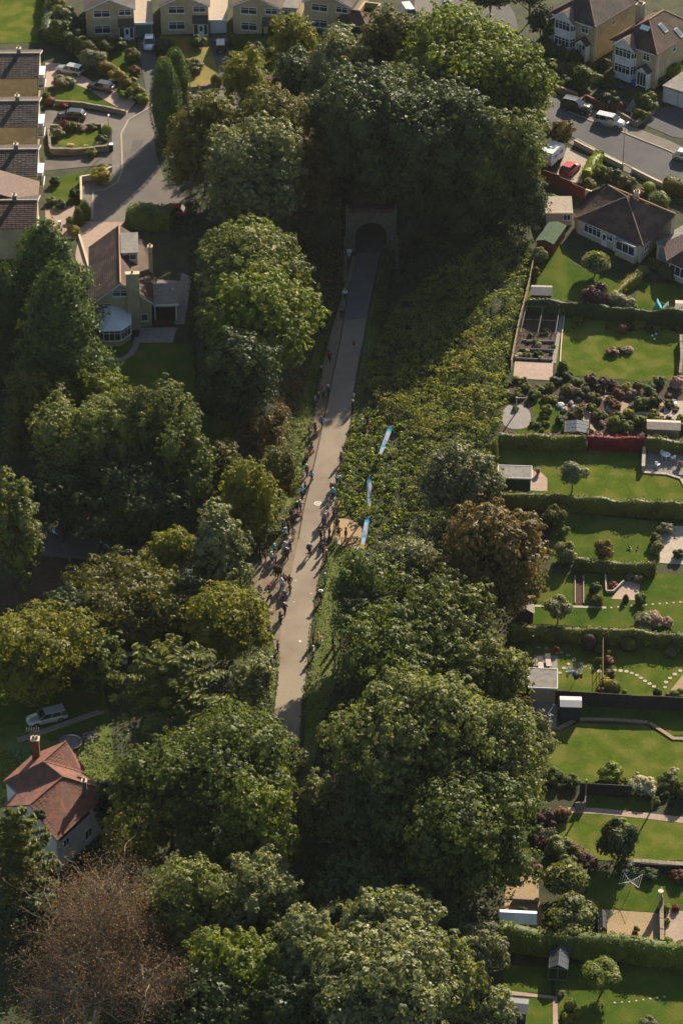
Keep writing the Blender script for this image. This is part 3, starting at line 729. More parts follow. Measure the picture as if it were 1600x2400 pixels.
def gable_house(a, b, label, gd='teal', porch='glazed', mside='stone_pale', third=False, hipg=False, depth=10.5):
    """two-storey house with its gable to the street, garage and porch on the right"""
    r, L_ = root_at('house', label, 'house', a, b, 'gabled houses along the top of the photograph')
    mw = 7.3; ez = 5.0; rise = 1.7; fr = Fr((0, 0), 0)
    walls(r, 0, mw, 0, depth, ez, 'stone', rise, 'y', mside=mside)
    gable_roof(r, 0, mw, 0, depth, ez, rise, 'y', 'tile_brown' if third else 'tile_dark', .28)
    window(r, fr, 1.2, 3.55, 2.5, 1.15, 2, .35); window(r, fr, 5.0, 3.75, 1.9, 1.0, 2, .3)
    window(r, fr, 1.2, .85, 2.5, 1.3, 2, .35)
    gx0, gx1 = mw, mw + 2.75
    if third: # extra window above a long lean-to
        walls(r, mw + .01, mw + 2.4, .6, depth - 2, 4.7, 'stone'); window(r, Fr((mw, .6), 0), .5, 3.5, 1.3, 1.0, 2, .25)
        MB().box(mw, mw + 2.7, .4, depth - 1.8, 4.72, 4.85).build('flat_roof', M['felt'], r)
        slope(r, (4.6, -1.5, 2.45), (9.8, -1.5, 2.45), (9.8, .3, 3.3), (4.6, .3, 3.3), 'tile_dark', rows=4)
        MB().box(4.7, 4.9, -1.35, -1.15, -.4, 2.4).box(9.5, 9.7, -1.35, -1.15, -.4, 2.4).box(6.9, 7.1, -1.35, -1.15, -.4, 2.4).build('porch_post', M['wood_dark'], r)
        door(r, fr, 5.4, 0, .95, 2.1, 'wood_dark'); garage_door(r, Fr((mw, .6), 0), .2, 0, 1.9, 2.1, GD['grey']); return r
    walls(r, gx0 + .01, gx1, -.2, depth - 3, 2.45, 'stone')
    if hipg:
        hip_roof(r, mw - 2.2, gx1, -1.2, 2.4, 2.6, 1.5, 'tile_brown', .2, 'x', 1.6)
    else:
        MB().box(gx0 + .02, gx1 + .15, -.4, depth - 2.8, 2.47, 2.62).build('flat_roof', M['paving'], r)
        MB().box(mw - 2.4, gx1 + .18, -.5, -.402, 2.35, 2.66).build('fascia', M['upvc'], r)
        slope(r, (mw - 2.45, -1.25, 2.35), (mw - .02, -1.25, 2.35), (mw - .02, -.02, 3.2), (mw - 2.45, -.02, 3.2), 'tile_dark', rows=4)
    garage_door(r, Fr((gx0, -.2), 0), .3, 0, 2.3, 2.1, GD[gd])
    p = MB().box(mw - 2.35, mw - 2.2, -1.1, -.02, -.3, 2.3).box(mw - .2, mw - .04, -1.1, -.02, -.3, 2.3).box(mw - 2.2, mw - .2, -1.1, -1.0, -.3, .4); p.build('porch_wall', M['stone'], r)
    pf = Fr((mw - 2.35, -1.1), 0); window(r, pf, .05, .45, .75, 1.8, 1, .0); door(r, pf, .85, 0, .75, 2.15, 'upvc'); window(r, pf, 1.6, .45, .6, 1.8, 1, .0)
    return r
def terrace_house(eave, label, wide=13.0, bay=True, m='tile_dark', depth=8.6, ez=5.0, rise=1.6, ridge_m='ridge', grp='houses along the left edge with ridges side-on'):
    """eave: pixel of the right end of the near eave; the house runs out of the picture on the left"""
    e = P(eave[0], eave[1], ez); r = thing('house', label, 'house', (e.x, e.y, hp(e.x, e.y)), R(1.5), grp)
    x0, x1 = -wide, -.25; walls(r, x0, x1, 0, depth, ez, 'stone', rise, 'x'); gable_roof(r, x0, x1, 0, depth, ez, rise, 'x', m, .3, True, 'stone_pale')
    fr = Fr((x1, 0), R(90))
    chimney(r, -3.0, depth / 2, ez + rise - .5, ez + rise + .8, .55, .55, 'lead', 1)
    if bay: # glazed first-floor box on the gable
        MB().box(x1 + .003, x1 + 1.0, .35, 3.0, 2.55, 5.0).build('bay', M['stone_pale'], r)
        window(r, Fr((x1 + 1.003, .4), R(90)), 0, 3.1, 2.5, 1.5, 3, .0); window(r, Fr((x1 + .1, .347), 0), 0, 3.0, .85, 1.75, 1, .8)
        MB().box(x1 + .003, x1 + 1.15, .25, 3.1, 5.003, 5.12).build('bay_roof', M['upvc'], r)
    window(r, fr, 4.6, .9, 2.0, 1.2, 2, .3); door(r, fr, 7.2, 0, .9, 2.1, 'white')
    return r
def fence(pl, h, label, m='wood', pl_m=1.83, name='fence', cat='fence', t=.05, post=True, group=None, tri=False):
    """fence panels and posts, each a part"""
    q = [P(*p) for p in pl]; o0 = q[0]; r = thing(name, label, cat, o0, 0, group); first = {}
    for i in range(len(q) - 1):
        a, b = q[i], q[i + 1]; L_ = (b - a).to_2d().length; n = max(1, round(L_ / pl_m))
        for k in range(n):
            p, s = a.lerp(b, k / n), a.lerp(b, (k + 1) / n); p.z, s.z = hp(p.x, p.y), hp(s.x, s.y); p -= o0; s -= o0
            d = (s - p); d.z = 0; d.normalize(); nn = Vector((-d.y, d.x, 0)) * t; j = random.uniform(-.06, .06)
            p1, s1 = p + d * .06, s - d * .06; mb = MB(); top = max(p1.z, s1.z) + h + j
            mb.prism([p1 + Vector((0, 0, -.1)), s1 + Vector((0, 0, -.1)), Vector((s1.x, s1.y, top)), Vector((p1.x, p1.y, top))], nn)
            # capping rail and two battens
            for zz, w2 in ((top - .02, .06), (top - h * .5, .03)):
                mb.prism([Vector((p1.x, p1.y, zz)) - nn * .5, Vector((s1.x, s1.y, zz)) - nn * .5, Vector((s1.x, s1.y, zz + w2)) - nn * .5, Vector((p1.x, p1.y, zz + w2)) - nn * .5], nn * 2)
            mb.build('panel', M[m], r)
            if post: MB().box(p.x - .05, p.x + .05, p.y - .05, p.y + .05, p.z - .2, p.z + h + .08).build('post', M[m], r)
    return r
def wall_run(pl, h, w, label, m='drystone', name='stone_wall', cat='wall', cop=None, world=None):
    q = world or [P(*p) for p in pl]; o0 = q[0]; r = thing(name, label, cat, o0, 0)
    body = MB(); cp = MB(); k = 0
    for i in range(len(q) - 1):
        a, b = q[i], q[i + 1]; L_ = (b - a).to_2d().length; n = max(1, round(L_ / .8)); d = (b - a); d.z = 0; d.normalize(); nn = Vector((-d.y, d.x, 0)) * w
        for k in range(n):
            p, s = a.lerp(b, k / n), a.lerp(b, (k + 1) / n); p.z, s.z = hp(p.x, p.y), hp(s.x, s.y); p -= o0; s -= o0
            p, s = p - nn * .5, s - nn * .5; j = random.uniform(-.03, .03) * (m == 'drystone')
            body.prism([p - Vector((0, 0, .3)), s - Vector((0, 0, .3)), s + Vector((0, 0, h + j)), p + Vector((0, 0, h + j))], nn)
            g = d * .015
            c = MB().prism([p + g + Vector((0, 0, h + j + .004)) - nn * .1, s - g + Vector((0, 0, h + j + .004)) - nn * .1, s - g + Vector((0, 0, h + j + .09)) - nn * .1, p + g + Vector((0, 0, h + j + .09)) - nn * .1], nn * 1.2)
            c.build('coping_stone', M[cop or m], r)
    body.build('wall', M[m], r); return r
def shed(a, b, depth, h, label, wm='wood', rm='felt', rise=.5, name='shed', cat='shed', axis='x', doorm=None, flatr=False, oh=.15, win=False, ribs=False):
    """garden shed; a, b: pixels of the base of its near wall"""
    r, L_ = root_at(name, label, cat, a, b)
    if flatr:
        walls(r, 0, L_, 0, depth, h, wm); MB().box(-oh, L_ + oh, -oh, depth + oh, h + .003, h + .1).build('roof', M[rm], r)
        mb = MB().box(-oh - .06, L_ + oh + .06, -oh - .06, -oh - .003, h - .05, h + .15).box(-oh - .06, -oh - .003, -oh, depth + oh, h - .05, h + .15).box(L_ + oh + .003, L_ + oh + .06, -oh, depth + oh, h - .05, h + .15).box(-oh - .06, L_ + oh + .06, depth + oh + .003, depth + oh + .06, h - .05, h + .15)
        mb.build('roof_edging', M['white'], r)
    elif axis == 'x':
        walls(r, 0, L_, 0, depth, h, wm, rise, 'x'); k = rise / (depth / 2)
        for s in (0, 1):
            A = (-oh, -oh, h - oh * k) if s == 0 else (L_ + oh, depth + oh, h - oh * k); B = (L_ + oh, -oh, h - oh * k) if s == 0 else (-oh, depth + oh, h - oh * k)
            C = (L_ + oh, depth / 2, h + rise) if s == 0 else (-oh, depth / 2, h + rise); D = (-oh, depth / 2, h + rise) if s == 0 else (L_ + oh, depth / 2, h + rise)
            slope(r, A, B, C, D, rm, .04, tiles=False)
    else:
        walls(r, 0, L_, 0, depth, h, wm, rise, 'y'); k = rise / (L_ / 2); xm = L_ / 2
        slope(r, (-oh, depth + oh, h - oh * k), (-oh, -oh, h - oh * k), (xm, -oh, h + rise), (xm, depth + oh, h + rise), rm, .04, tiles=False)
        slope(r, (L_ + oh, -oh, h - oh * k), (L_ + oh, depth + oh, h - oh * k), (xm, depth + oh, h + rise), (xm, -oh, h + rise), rm, .04, tiles=False)
    mb = MB(); n = int(L_ / .25)   # cladding battens
    for k in range(1, n): mb.box(k * L_ / n - .012, k * L_ / n + .012, -.02, -.002, 0, h - .02)
    mb.build('cladding', M[wm], r)
    if doorm: door(r, Fr((0, -.02), 0), L_ * .35, 0, .8, min(1.8, h - .15), doorm, False)
    if win: window(r, Fr((0, -.02), 0), L_ * .12, h * .5, L_ * .3, h * .32, 2)
    return r
# ---------------------------------------------------------------- vehicles
CARP = {}
def carmat(c): return paint('car_paint_%02x%02x%02x' % tuple(int(v * 255) for v in c), c, .28, .25, .5, .6)
GL = paint('car_glass', (.012, .016, .02), .04, 0, .9)
HL = paint('lamp_lens', (.6, .6, .62), .1, .1, .8); TLm = paint('tail_lens', (.35, .02, .015), .15); PLm = paint('number_plate', (.6, .6, .55), .5); PLy = paint('rear_number_plate', (.55, .42, .05), .5)
def car(px, py, ang, label, color, kind='hatch', L_=4.1, W_=1.72, Hh=1.46, cat='car', name='parked_car', pos=None, roofc=None, rails=False):
    """ang: heading in degrees from +x; the px, py pixel is the middle of the car on the ground"""
    p = pos or P(px, py); t = thing(name, label, cat, p, R(ang)); cm = carmat(color); l, w = L_ / 2, W_ / 2
    bz = .22; belt = Hh * .60; nose = Hh * (.50 if kind != 'suv' else .60)
    # body as a loft of stations: (x, half width, sill z, shoulder z, deck z)
    hoodend = {'hatch': .46, 'estate': .44, 'suv': .44, 'mpv': .58, 'van': .70, 'saloon': .42}[kind] * l
    tail = {'hatch': -.92, 'estate': -.97, 'suv': -.95, 'mpv': -.96, 'van': -.99, 'saloon': -.62}[kind] * l
    st = [(-l, .80, bz + .14, belt * .80, belt * .86), (-l * .96, .93, bz + .04, belt * .92, belt * .98), (-l * .75, .99, bz, belt * .96, belt * 1.01), (-l * .3, 1.0, bz, belt * .97, belt), (l * .25, 1.0, bz, belt * .96, belt), (hoodend, .99, bz, belt * .93, belt * .98), (l * .75, .95, bz, nose * .95, nose * 1.04), (l * .94, .84, bz + .05, nose * .85, nose * .93), (l, .66, bz + .12, nose * .62, nose * .70)]
    vs = []; n = 8
    for (x, hw, s0, s1, s2) in st:
        hw *= w; vs += [(x, -hw * .93, s0), (x, -hw, s0 + .15), (x, -hw, s1 - .08), (x, -hw * .93, s2), (x, hw * .93, s2), (x, hw, s1 - .08), (x, hw, s0 + .15), (x, hw * .93, s0)]
    fs = [((i + 1) * n + k, i * n + k, i * n + (k + 1) % n, (i + 1) * n + (k + 1) % n) for i in range(len(st) - 1) for k in range(n)]
    fs += [tuple(range(n)), tuple(reversed(range((len(st) - 1) * n, len(st) * n)))]
    mb = MB().add(vs, fs); b = mb.build('body', cm, t, True)
    # cabin: glasshouse, then roof and pillars over it
    xf = hoodend; xr = tail; rf = xf - (Hh - belt) * (1.25 if kind not in ('van', 'mpv') else 1.0); rr = xr + (Hh - belt) * (.85 if kind in ('hatch', 'saloon') else .35)
    z0, z1 = belt * .985, Hh - .035; wb, wt = w * .90, w * .74
    MB().add([(xf, -wb, z0), (xf, wb, z0), (xr, wb, z0), (xr, -wb, z0), (rf, -wt, z1), (rf, wt, z1), (rr, wt, z1), (rr, -wt, z1)],
             [(0, 1, 2, 3), (7, 6, 5, 4), (1, 0, 4, 5), (2, 1, 5, 6), (3, 2, 6, 7), (0, 3, 7, 4)]).build('cabin', cm, t)
    def pane(name, q, ins=.10):
        q = [Vector(v) for v in q]; c = sum(q, Vector()) / 4; q = [v.lerp(c, ins) for v in q]; nn = (q[1] - q[0]).cross(q[2] - q[0]).normalized()
        if nn.dot(c - Vector(((xf + xr) / 2, 0, z0))) < 0: nn = -nn
        MB().prism([v + nn * .006 for v in q], nn * .012).build(name, GL, t)
    pane('windscreen', [(xf, -wb, z0), (xf, wb, z0), (rf, wt, z1), (rf, -wt, z1)], .07)
    pane('rear_window', [(xr, -wb, z0), (xr, wb, z0), (rr, wt, z1), (rr, -wt, z1)], .13)
    cuts = [0, .40, .78, 1] if kind in ('estate', 'suv', 'mpv') else ([0, .48, 1] if kind != 'van' else [0, .3])
    for sg in (-1, 1):
        for k in range(len(cuts) - 1):
            a, c = cuts[k], cuts[k + 1]; B0, B1 = xf + (xr - xf) * a, xf + (xr - xf) * c; T0, T1 = rf + (rr - rf) * a, rf + (rr - rf) * c
            pane('side_window', [(B0, sg * wb, z0), (B1, sg * wb, z0), (T1, sg * wt, z1), (T0, sg * wt, z1)], .10)
    MB().prism([(rf + .02, -wt * .99, z1), (rf + .02, wt * .99, z1), (rr - .02, wt * .99, z1), (rr - .02, -wt * .99, z1)][::-1], (0, 0, .04)).build('roof', carmat(roofc) if roofc else cm, t)
    if rails:
        MB().box(rr + .2, rf - .1, wt - .12, wt - .07, z1 + .05, z1 + .10).build('roof_rail', M['metal'], t); MB().box(rr + .2, rf - .1, -wt + .07, -wt + .12, z1 + .05, z1 + .10).build('roof_rail', M['metal'], t)
    for sx in (-1, 1):
        for sg in (-1, 1):
            x = sx * l * .62; y = sg * (w - .09)
            if 'wheel' not in CARP:
                mb = MB(); N_ = 16; vs = []
                for (r_, yy) in ((.20, .10), (.29, .11), (.32, .08), (.32, -.08), (.29, -.11), (.20, -.10)): vs += [(r_ * math.cos(2 * math.pi * k / N_), yy, r_ * math.sin(2 * math.pi * k / N_)) for k in range(N_)]
                mb.add(vs, [(i * N_ + k, (i + 1) * N_ + k, (i + 1) * N_ + (k + 1) % N_, i * N_ + (k + 1) % N_) for i in range(5) for k in range(N_)] + [tuple(range(N_)), tuple(reversed(range(5 * N_, 6 * N_)))])
                CARP['wheel'] = mb.mesh('tyre'); CARP['wheel'].materials.append(M['rubber'])
                mb = MB(); mb.add([(0, .115, 0), (0, -.115, 0)] + [(.19 * math.cos(2 * math.pi * k / 10), .105, .19 * math.sin(2 * math.pi * k / 10)) for k in range(10)] + [(.19 * math.cos(2 * math.pi * k / 10), -.105, .19 * math.sin(2 * math.pi * k / 10)) for k in range(10)],
                                  [(0, 2 + k, 2 + (k + 1) % 10) for k in range(10)] + [(1, 12 + (k + 1) % 10, 12 + k) for k in range(10)])
                CARP['rim'] = mb.mesh('rim'); CARP['rim'].materials.append(M['metal'])
            o = bpy.data.objects.new('wheel', CARP['wheel']); link(o, t); o.location = (x, y, .32)
            o2 = bpy.data.objects.new('rim', CARP['rim']); link(o2, o)
    # dark wheel arches
    for sx in (-1, 1):
        mb = MB(); x = sx * l * .62
        for sg in (-1, 1):
            yy = sg * (w + .002); mb.add([(x + .40 * math.cos(math.pi * k / 8), yy, .30 + .38 * math.sin(math.pi * k / 8)) for k in range(9)], [tuple(range(9))] if sg < 0 else [tuple(reversed(range(9)))])
        mb.build('wheel_arch', M['black'], t)
    for sg in (-1, 1):
        MB().blob((l * .93, sg * w * .62, nose * .80), .10, .20, .11, 8, 4).build('headlight', HL, t)
        MB().box(-l * .985, -l * .955, sg * w * .72 - .09, sg * w * .72 + .09, belt * .68, belt * .92).build('tail_light', TLm, t)
        MB().box(xf - .35, xf - .15, sg * (w + .12) - .07, sg * (w + .12) + .07, belt * .98, belt * .98 + .13).build('wing_mirror', cm, t)
    MB().box(l * .985, l * 1.008, -.26, .26, .38, .49).build('number_plate', PLm, t); MB().box(-l * 1.008, -l * .985, -.26, .26, .42, .53).build('number_plate', PLy, t)
    MB().box(l * .90, l * 1.004, -w * .55, w * .55, .24, .37).build('grille', M['black'], t)
    return t
# ---------------------------------------------------------------- people: one skinned body, clothes and hair as children
def skin_mesh(name, joints, edges, sub=1):
    """joints: {name: (x, y, z, radius)}; a continuous tapering surface grown round the skeleton"""
    ks = list(joints); me = bpy.data.meshes.new(name + '_skeleton')
    me.from_pydata([joints[k][:3] for k in ks], [(ks.index(a), ks.index(b)) for a, b in edges], []); me.update()
    o = bpy.data.objects.new(name, me); COL.objects.link(o)
    md = o.modifiers.new('s', 'SKIN'); md.use_smooth_shade = True
    for i, k in enumerate(ks):
        r = joints[k][3]; r = r if isinstance(r, tuple) else (r, r); me.skin_vertices[0].data[i].radius = r; me.skin_vertices[0].data[i].use_root = (i == 0)
    if sub:
        m2 = o.modifiers.new('u', 'SUBSURF'); m2.levels = sub
    dg = bpy.context.evaluated_depsgraph_get(); dg.update()
    out = bpy.data.meshes.new_from_object(o.evaluated_get(dg)); out.name = name
    bpy.data.objects.remove(o); bpy.data.meshes.remove(me); out.polygons.foreach_set('use_smooth', [True] * len(out.polygons)); return out
def pose(kind):
    """joint table for a 1.72 m adult facing +x"""
    J = dict(pelvis=(0, 0, .95, (.13, .15)), waist=(0, 0, 1.10, (.10, .13)), chest=(0, 0, 1.33, (.12, .17)), neck=(0, 0, 1.48, .055), head=(.02, 0, 1.60, .095), crown=(.01, 0, 1.68, .075))
    hipx = {1: (0, .10), -1: (0, -.10)}
    for s, n in ((1, 'L'), (-1, 'R')):
        J['hip' + n] = (0, .10 * s, .90, .095); J['knee' + n] = (.02, .11 * s, .50, .062); J['ankle' + n] = (-.01, .12 * s, .09, .042); J['toe' + n] = (.15, .14 * s, .04, .035)
        J['sh' + n] = (0, .19 * s, 1.42, .062); J['el' + n] = (-.02, .26 * s, 1.14, .045); J['wr' + n] = (.06, .27 * s, .90, .032); J['ha' + n] = (.09, .27 * s, .80, .035)
    def mv(k, d): J[k] = (J[k][0] + d[0], J[k][1] + d[1], J[k][2] + d[2], J[k][3])
    if kind == 'walk':
        for k, d in (('kneeL', (.17, 0, .02)), ('ankleL', (.30, 0, .03)), ('toeL', (.30, 0, .05)), ('kneeR', (-.06, 0, .0)), ('ankleR', (-.34, 0, .10)), ('toeR', (-.30, 0, .02)), ('elL', (-.12, 0, 0)), ('wrL', (-.18, 0, .04)), ('haL', (-.16, 0, .05)), ('elR', (.10, 0, .02)), ('wrR', (.22, 0, .08)), ('haR', (.27, 0, .12))): mv(k, d)
    if kind == 'camera':
        for n, s in (('L', 1), ('R', -1)):
            J['el' + n] = (.18, .24 * s, 1.22, .045); J['wr' + n] = (.30, .10 * s, 1.48, .032); J['ha' + n] = (.31, .05 * s, 1.55, .035)
    if kind == 'hips':
        for n, s in (('L', 1), ('R', -1)):
            J['el' + n] = (-.05, .38 * s, 1.18, .045); J['wr' + n] = (.06, .20 * s, 1.03, .032); J['ha' + n] = (.09, .15 * s, 1.0, .035)
    if kind == 'point':
        J['elR'] = (.22, -.28, 1.36, .045); J['wrR'] = (.46, -.32, 1.42, .032); J['haR'] = (.55, -.33, 1.44, .035)
    if kind in ('ride', 'sit'):
        up = .10 if kind == 'ride' else -.47
        for k in list(J):
            if not any(q in k for q in ('knee', 'ankle', 'toe')): mv(k, (0, 0, up))
        if kind == 'ride':
            for k, dx in (('waist', .06), ('chest', .22), ('neck', .33), ('head', .40), ('crown', .42), ('shL', .28), ('shR', .28)): mv(k, (dx, 0, -.05 - dx * .12))
            for n, s in (('L', 1), ('R', -1)):
                J['el' + n] = (.46, .24 * s, 1.12, .045); J['wr' + n] = (.60, .22 * s, .99, .032); J['ha' + n] = (.66, .22 * s, .99, .035)
            J['kneeL'] = (.34, .11, .74, .062); J['ankleL'] = (.20, .12, .36, .042); J['toeL'] = (.34, .13, .30, .035); J['kneeR'] = (.26, -.11, .60, .062); J['ankleR'] = (.06, -.12, .20, .042); J['toeR'] = (.20, -.13, .15, .035)
        else:
            for n, s in (('L', 1), ('R', -1)):
                J['knee' + n] = (.42, .13 * s, .48, .062); J['ankle' + n] = (.44, .13 * s, .09, .042); J['toe' + n] = (.58, .13 * s, .04, .035)
                J['el' + n] = (.05, .25 * s, .70, .045); J['wr' + n] = (.28, .18 * s, .58, .032); J['ha' + n] = (.36, .15 * s, .56, .035)
    if kind == 'push':
        for n, s in (('L', 1), ('R', -1)):
            J['el' + n] = (.14, .24 * s, 1.17, .045); J['wr' + n] = (.36, .20 * s, 1.08, .032); J['ha' + n] = (.42, .19 * s, 1.05, .035)
        mv('kneeL', (.12, 0, 0)); mv('ankleL', (.2, 0, .02)); mv('toeL', (.2, 0, .03)); mv('ankleR', (-.25, 0, .08)); mv('toeR', (-.22, 0, .02))
    return J
EB = [('pelvis', 'waist'), ('waist', 'chest'), ('chest', 'neck'), ('neck', 'head'), ('head', 'crown')]
for n in 'LR': EB += [('pelvis', 'hip' + n), ('hip' + n, 'knee' + n), ('knee' + n, 'ankle' + n), ('ankle' + n, 'toe' + n), ('chest', 'sh' + n), ('sh' + n, 'el' + n), ('el' + n, 'wr' + n), ('wr' + n, 'ha' + n)]
POSES = {}
def subset(J, ks, grow): return {k: (*J[k][:3], tuple(v + grow for v in (J[k][3] if isinstance(J[k][3], tuple) else (J[k][3],) * 2))) for k in ks}
def face_hands(J, me):
    """nose, eye sockets, ears, and five short bent fingers at each hand added to the body mesh"""
    bm = bmesh.new(); bm.from_mesh(me); hx, hy, hz = J['head'][:3]
    def ico(c, r):
        m = Matrix.Translation(c) @ Matrix.Diagonal((*r, 1)); bmesh.ops.create_icosphere(bm, subdivisions=1, radius=1, matrix=m)
    ico((hx + .095, hy, hz - .01), (.02, .014, .024)); ico((hx, hy + .092, hz), (.02, .012, .03)); ico((hx, hy - .092, hz), (.02, .012, .03))
    for n in 'LR':
        w_, h_ = Vector(J['wr' + n][:3]), Vector(J['ha' + n][:3]); d = (h_ - w_).normalized(); s = Vector((1, 0, 0)) if abs(d.x) < .8 else Vector((0, 1, 0))
        s = (s - d * s.dot(d)).normalized(); up = d.cross(s)
        for k, (o, l) in enumerate(((-.024, .060), (-.008, .072), (.008, .068), (.024, .052))):
            for j, (t, b) in enumerate(((.35, 0), (.75, .18), (1.05, .5))): ico(h_ + d * (.03 + l * t) + s * o + up * b * .03, (.010, .010, .014))
        for t in (.4, .9): ico(h_ + s * (-.035 - .012 * t) + d * .03 * t, (.011, .011, .013))
    bm.to_mesh(me); bm.free()
def pose_meshes(kind, shorts=False, dress=False):
    key = (kind, shorts, dress)
    if key in POSES: return POSES[key]
    J = pose(kind)
    if ('body', kind) not in POSES:
        me = skin_mesh('body', J, EB, 1); face_hands(J, me); POSES['body', kind] = me
    body = POSES['body', kind]
    sh = skin_mesh('shirt', subset(J, ['pelvis', 'waist', 'chest', 'shL', 'shR', 'elL', 'elR', 'wrL', 'wrR'] if not shorts else ['pelvis', 'waist', 'chest', 'shL', 'shR', 'elL', 'elR'], .022),
                   [('pelvis', 'waist'), ('waist', 'chest')] + [e for n in 'LR' for e in ([('chest', 'sh' + n), ('sh' + n, 'el' + n)] + ([('el' + n, 'wr' + n)] if not shorts else []))], 1)
    ks = ['pelvis', 'hipL', 'hipR', 'kneeL', 'kneeR'] + ([] if shorts else ['ankleL', 'ankleR'])
    tr = skin_mesh('trousers', subset(J, ks, .02), [('pelvis', 'hipL'), ('pelvis', 'hipR'), ('hipL', 'kneeL'), ('hipR', 'kneeR')] + ([] if shorts else [('kneeL', 'ankleL'), ('kneeR', 'ankleR')]), 1)
    hr = skin_mesh('hair', {'a': (J['head'][0] - .03, 0, J['head'][2] + .0, (.095, .10)), 'b': (J['crown'][0] - .015, 0, J['crown'][2] + .015, (.085, .09)), 'c': (J['head'][0] - .06, 0, J['head'][2] - .09, (.05, .07))}, [('a', 'b'), ('a', 'c')], 1)
    if ('shoes', kind) not in POSES:
        mb = MB()
        for n in 'LR':
            a, b = Vector(J['ankle' + n][:3]), Vector(J['toe' + n][:3]); mb.blob(((a.x + b.x) / 2, (a.y + b.y) / 2, b.z + .005), .15, .055, .05, 8, 5)
        POSES['shoes', kind] = mb.mesh('shoes')
    for me in (body, sh, tr, hr, POSES['shoes', kind]):
        if not me.materials: me.materials.append(M['black'])
    POSES[key] = (body, sh, tr, hr, POSES['shoes', kind]); return POSES[key]
CC = dict(black=(.02, .02, .022), navy=(.03, .04, .10), grey=(.16, .16, .17), white=(.68, .67, .66), red=(.42, .04, .03), maroon=(.16, .03, .035), blue=(.06, .12, .38), lightblue=(.28, .42, .62), teal=(.08, .40, .46), green=(.03, .32, .10), darkgreen=(.03, .06, .03), olive=(.08, .09, .03),
          pink=(.55, .28, .30), yellow=(.60, .45, .05), orange=(.65, .18, .03), beige=(.38, .29, .18), brown=(.10, .06, .035), denim=(.06, .09, .16), purple=(.14, .06, .2), pale=(.5, .45, .42), dark=(.03, .028, .03), blond=(.38, .26, .11), greyhair=(.36, .35, .33), brownhair=(.07, .04, .022), blackhair=(.015, .013, .012))
def cloth(n): return mat('cloth_' + n, tuple(min(.8, v * 1.3) for v in CC[n]), None, 9, .9)
SKIN = mat('skin', (.42, .24, .16), (.38, .21, .14), 6, .6)
def set_mat(o, m): o.material_slots[0].link = 'OBJECT'; o.material_slots[0].material = m
def person(px, py, top, legs, label, kind='stand', h=1.0, ang=None, hair='brownhair', shorts=False, extra=None, pos=None):
    p = pos or P(px, py); ang = random.uniform(0, 360) if ang is None else ang
    t = thing('person', label, 'person', p, R(ang)); h *= 1.07; t.scale = (h * 1.06, h * 1.06, h)
    for me, n, m in zip(pose_meshes(kind, shorts), ('body', 'shirt', 'trousers', 'hair', 'shoes'), (SKIN, cloth(top), cloth(legs), cloth(hair), cloth('dark'))):
        o = bpy.data.objects.new(n, me); link(o, t); set_mat(o, m)
    J = pose(kind); hd = J['head']
    if extra in ('cap', 'redcap', 'sunhat', 'helmet', 'whitecap'):
        c = {'cap': 'navy', 'redcap': 'red', 'sunhat': 'pale', 'helmet': 'white', 'whitecap': 'white'}[extra]; mb = MB().blob((hd[0] - .01, 0, hd[2] + .075), .135, .125, .10, 10, 6)
        if extra == 'sunhat': mb.disc((hd[0], 0), .26, hd[2] + .05, hd[2] + .075, 14, .22)
        elif extra != 'helmet': mb.disc((hd[0] + .12, 0), .09, hd[2] + .06, hd[2] + .08, 10)
        mb.build('helmet' if extra == 'helmet' else 'hat', cloth(c), t, True)
    if extra in ('pack', 'bluepack'):
        c = J['chest']; MB().blob((c[0] - .21, 0, c[2] - .12), .13, .16, .24, 10, 6).build('backpack', cloth('dark' if extra == 'pack' else 'blue'), t, True)
    return t
# ---------------------------------------------------------------- bicycle, pushchair
def bicycle(px, py, ang, label, col='red', pos=None):
    t = thing('bicycle', label, 'bicycle', pos or P(px, py), R(ang)); fm = paint('cycle_frame_' + col, CC[col], .35)
    for x in (-.52, .52):
        mb = MB(); N_ = 18
        mb.tube([(x + .33 * math.cos(2 * math.pi * k / N_), 0, .34 + .33 * math.sin(2 * math.pi * k / N_)) for k in range(N_ + 1)], .02, 5, False); w_ = mb.build('wheel', M['rubber'], t)
        mb = MB()
        for k in range(8): mb.tube([(x, 0, .34), (x + .32 * math.cos(math.pi * k / 4), 0, .34 + .32 * math.sin(math.pi * k / 4))], .004, 4, False)
        mb.build('spokes', M['metal'], w_)
    bb, seat, head, fork, hub = (-.08, 0, .32), (-.24, 0, .84), (.36, 0, .86), (.52, 0, .34), (-.52, 0, .34)
    mb = MB()
    for a, b in ((bb, seat), (seat, head), (bb, head), (head, fork), (bb, hub), (seat, hub)): mb.tube([a, b], .02, 6)
    mb.build('frame', fm, t); MB().blob((-.26, 0, .93), .14, .07, .04, 8, 4).build('saddle', M['black'], t)
    MB().tube([(.34, -.26, .98), (.36, 0, .96), (.34, .26, .98)], .016, 6).tube([(.36, 0, .86), (.36, 0, .97)], .018, 6).build('handlebar', M['metal'], t)
    return t
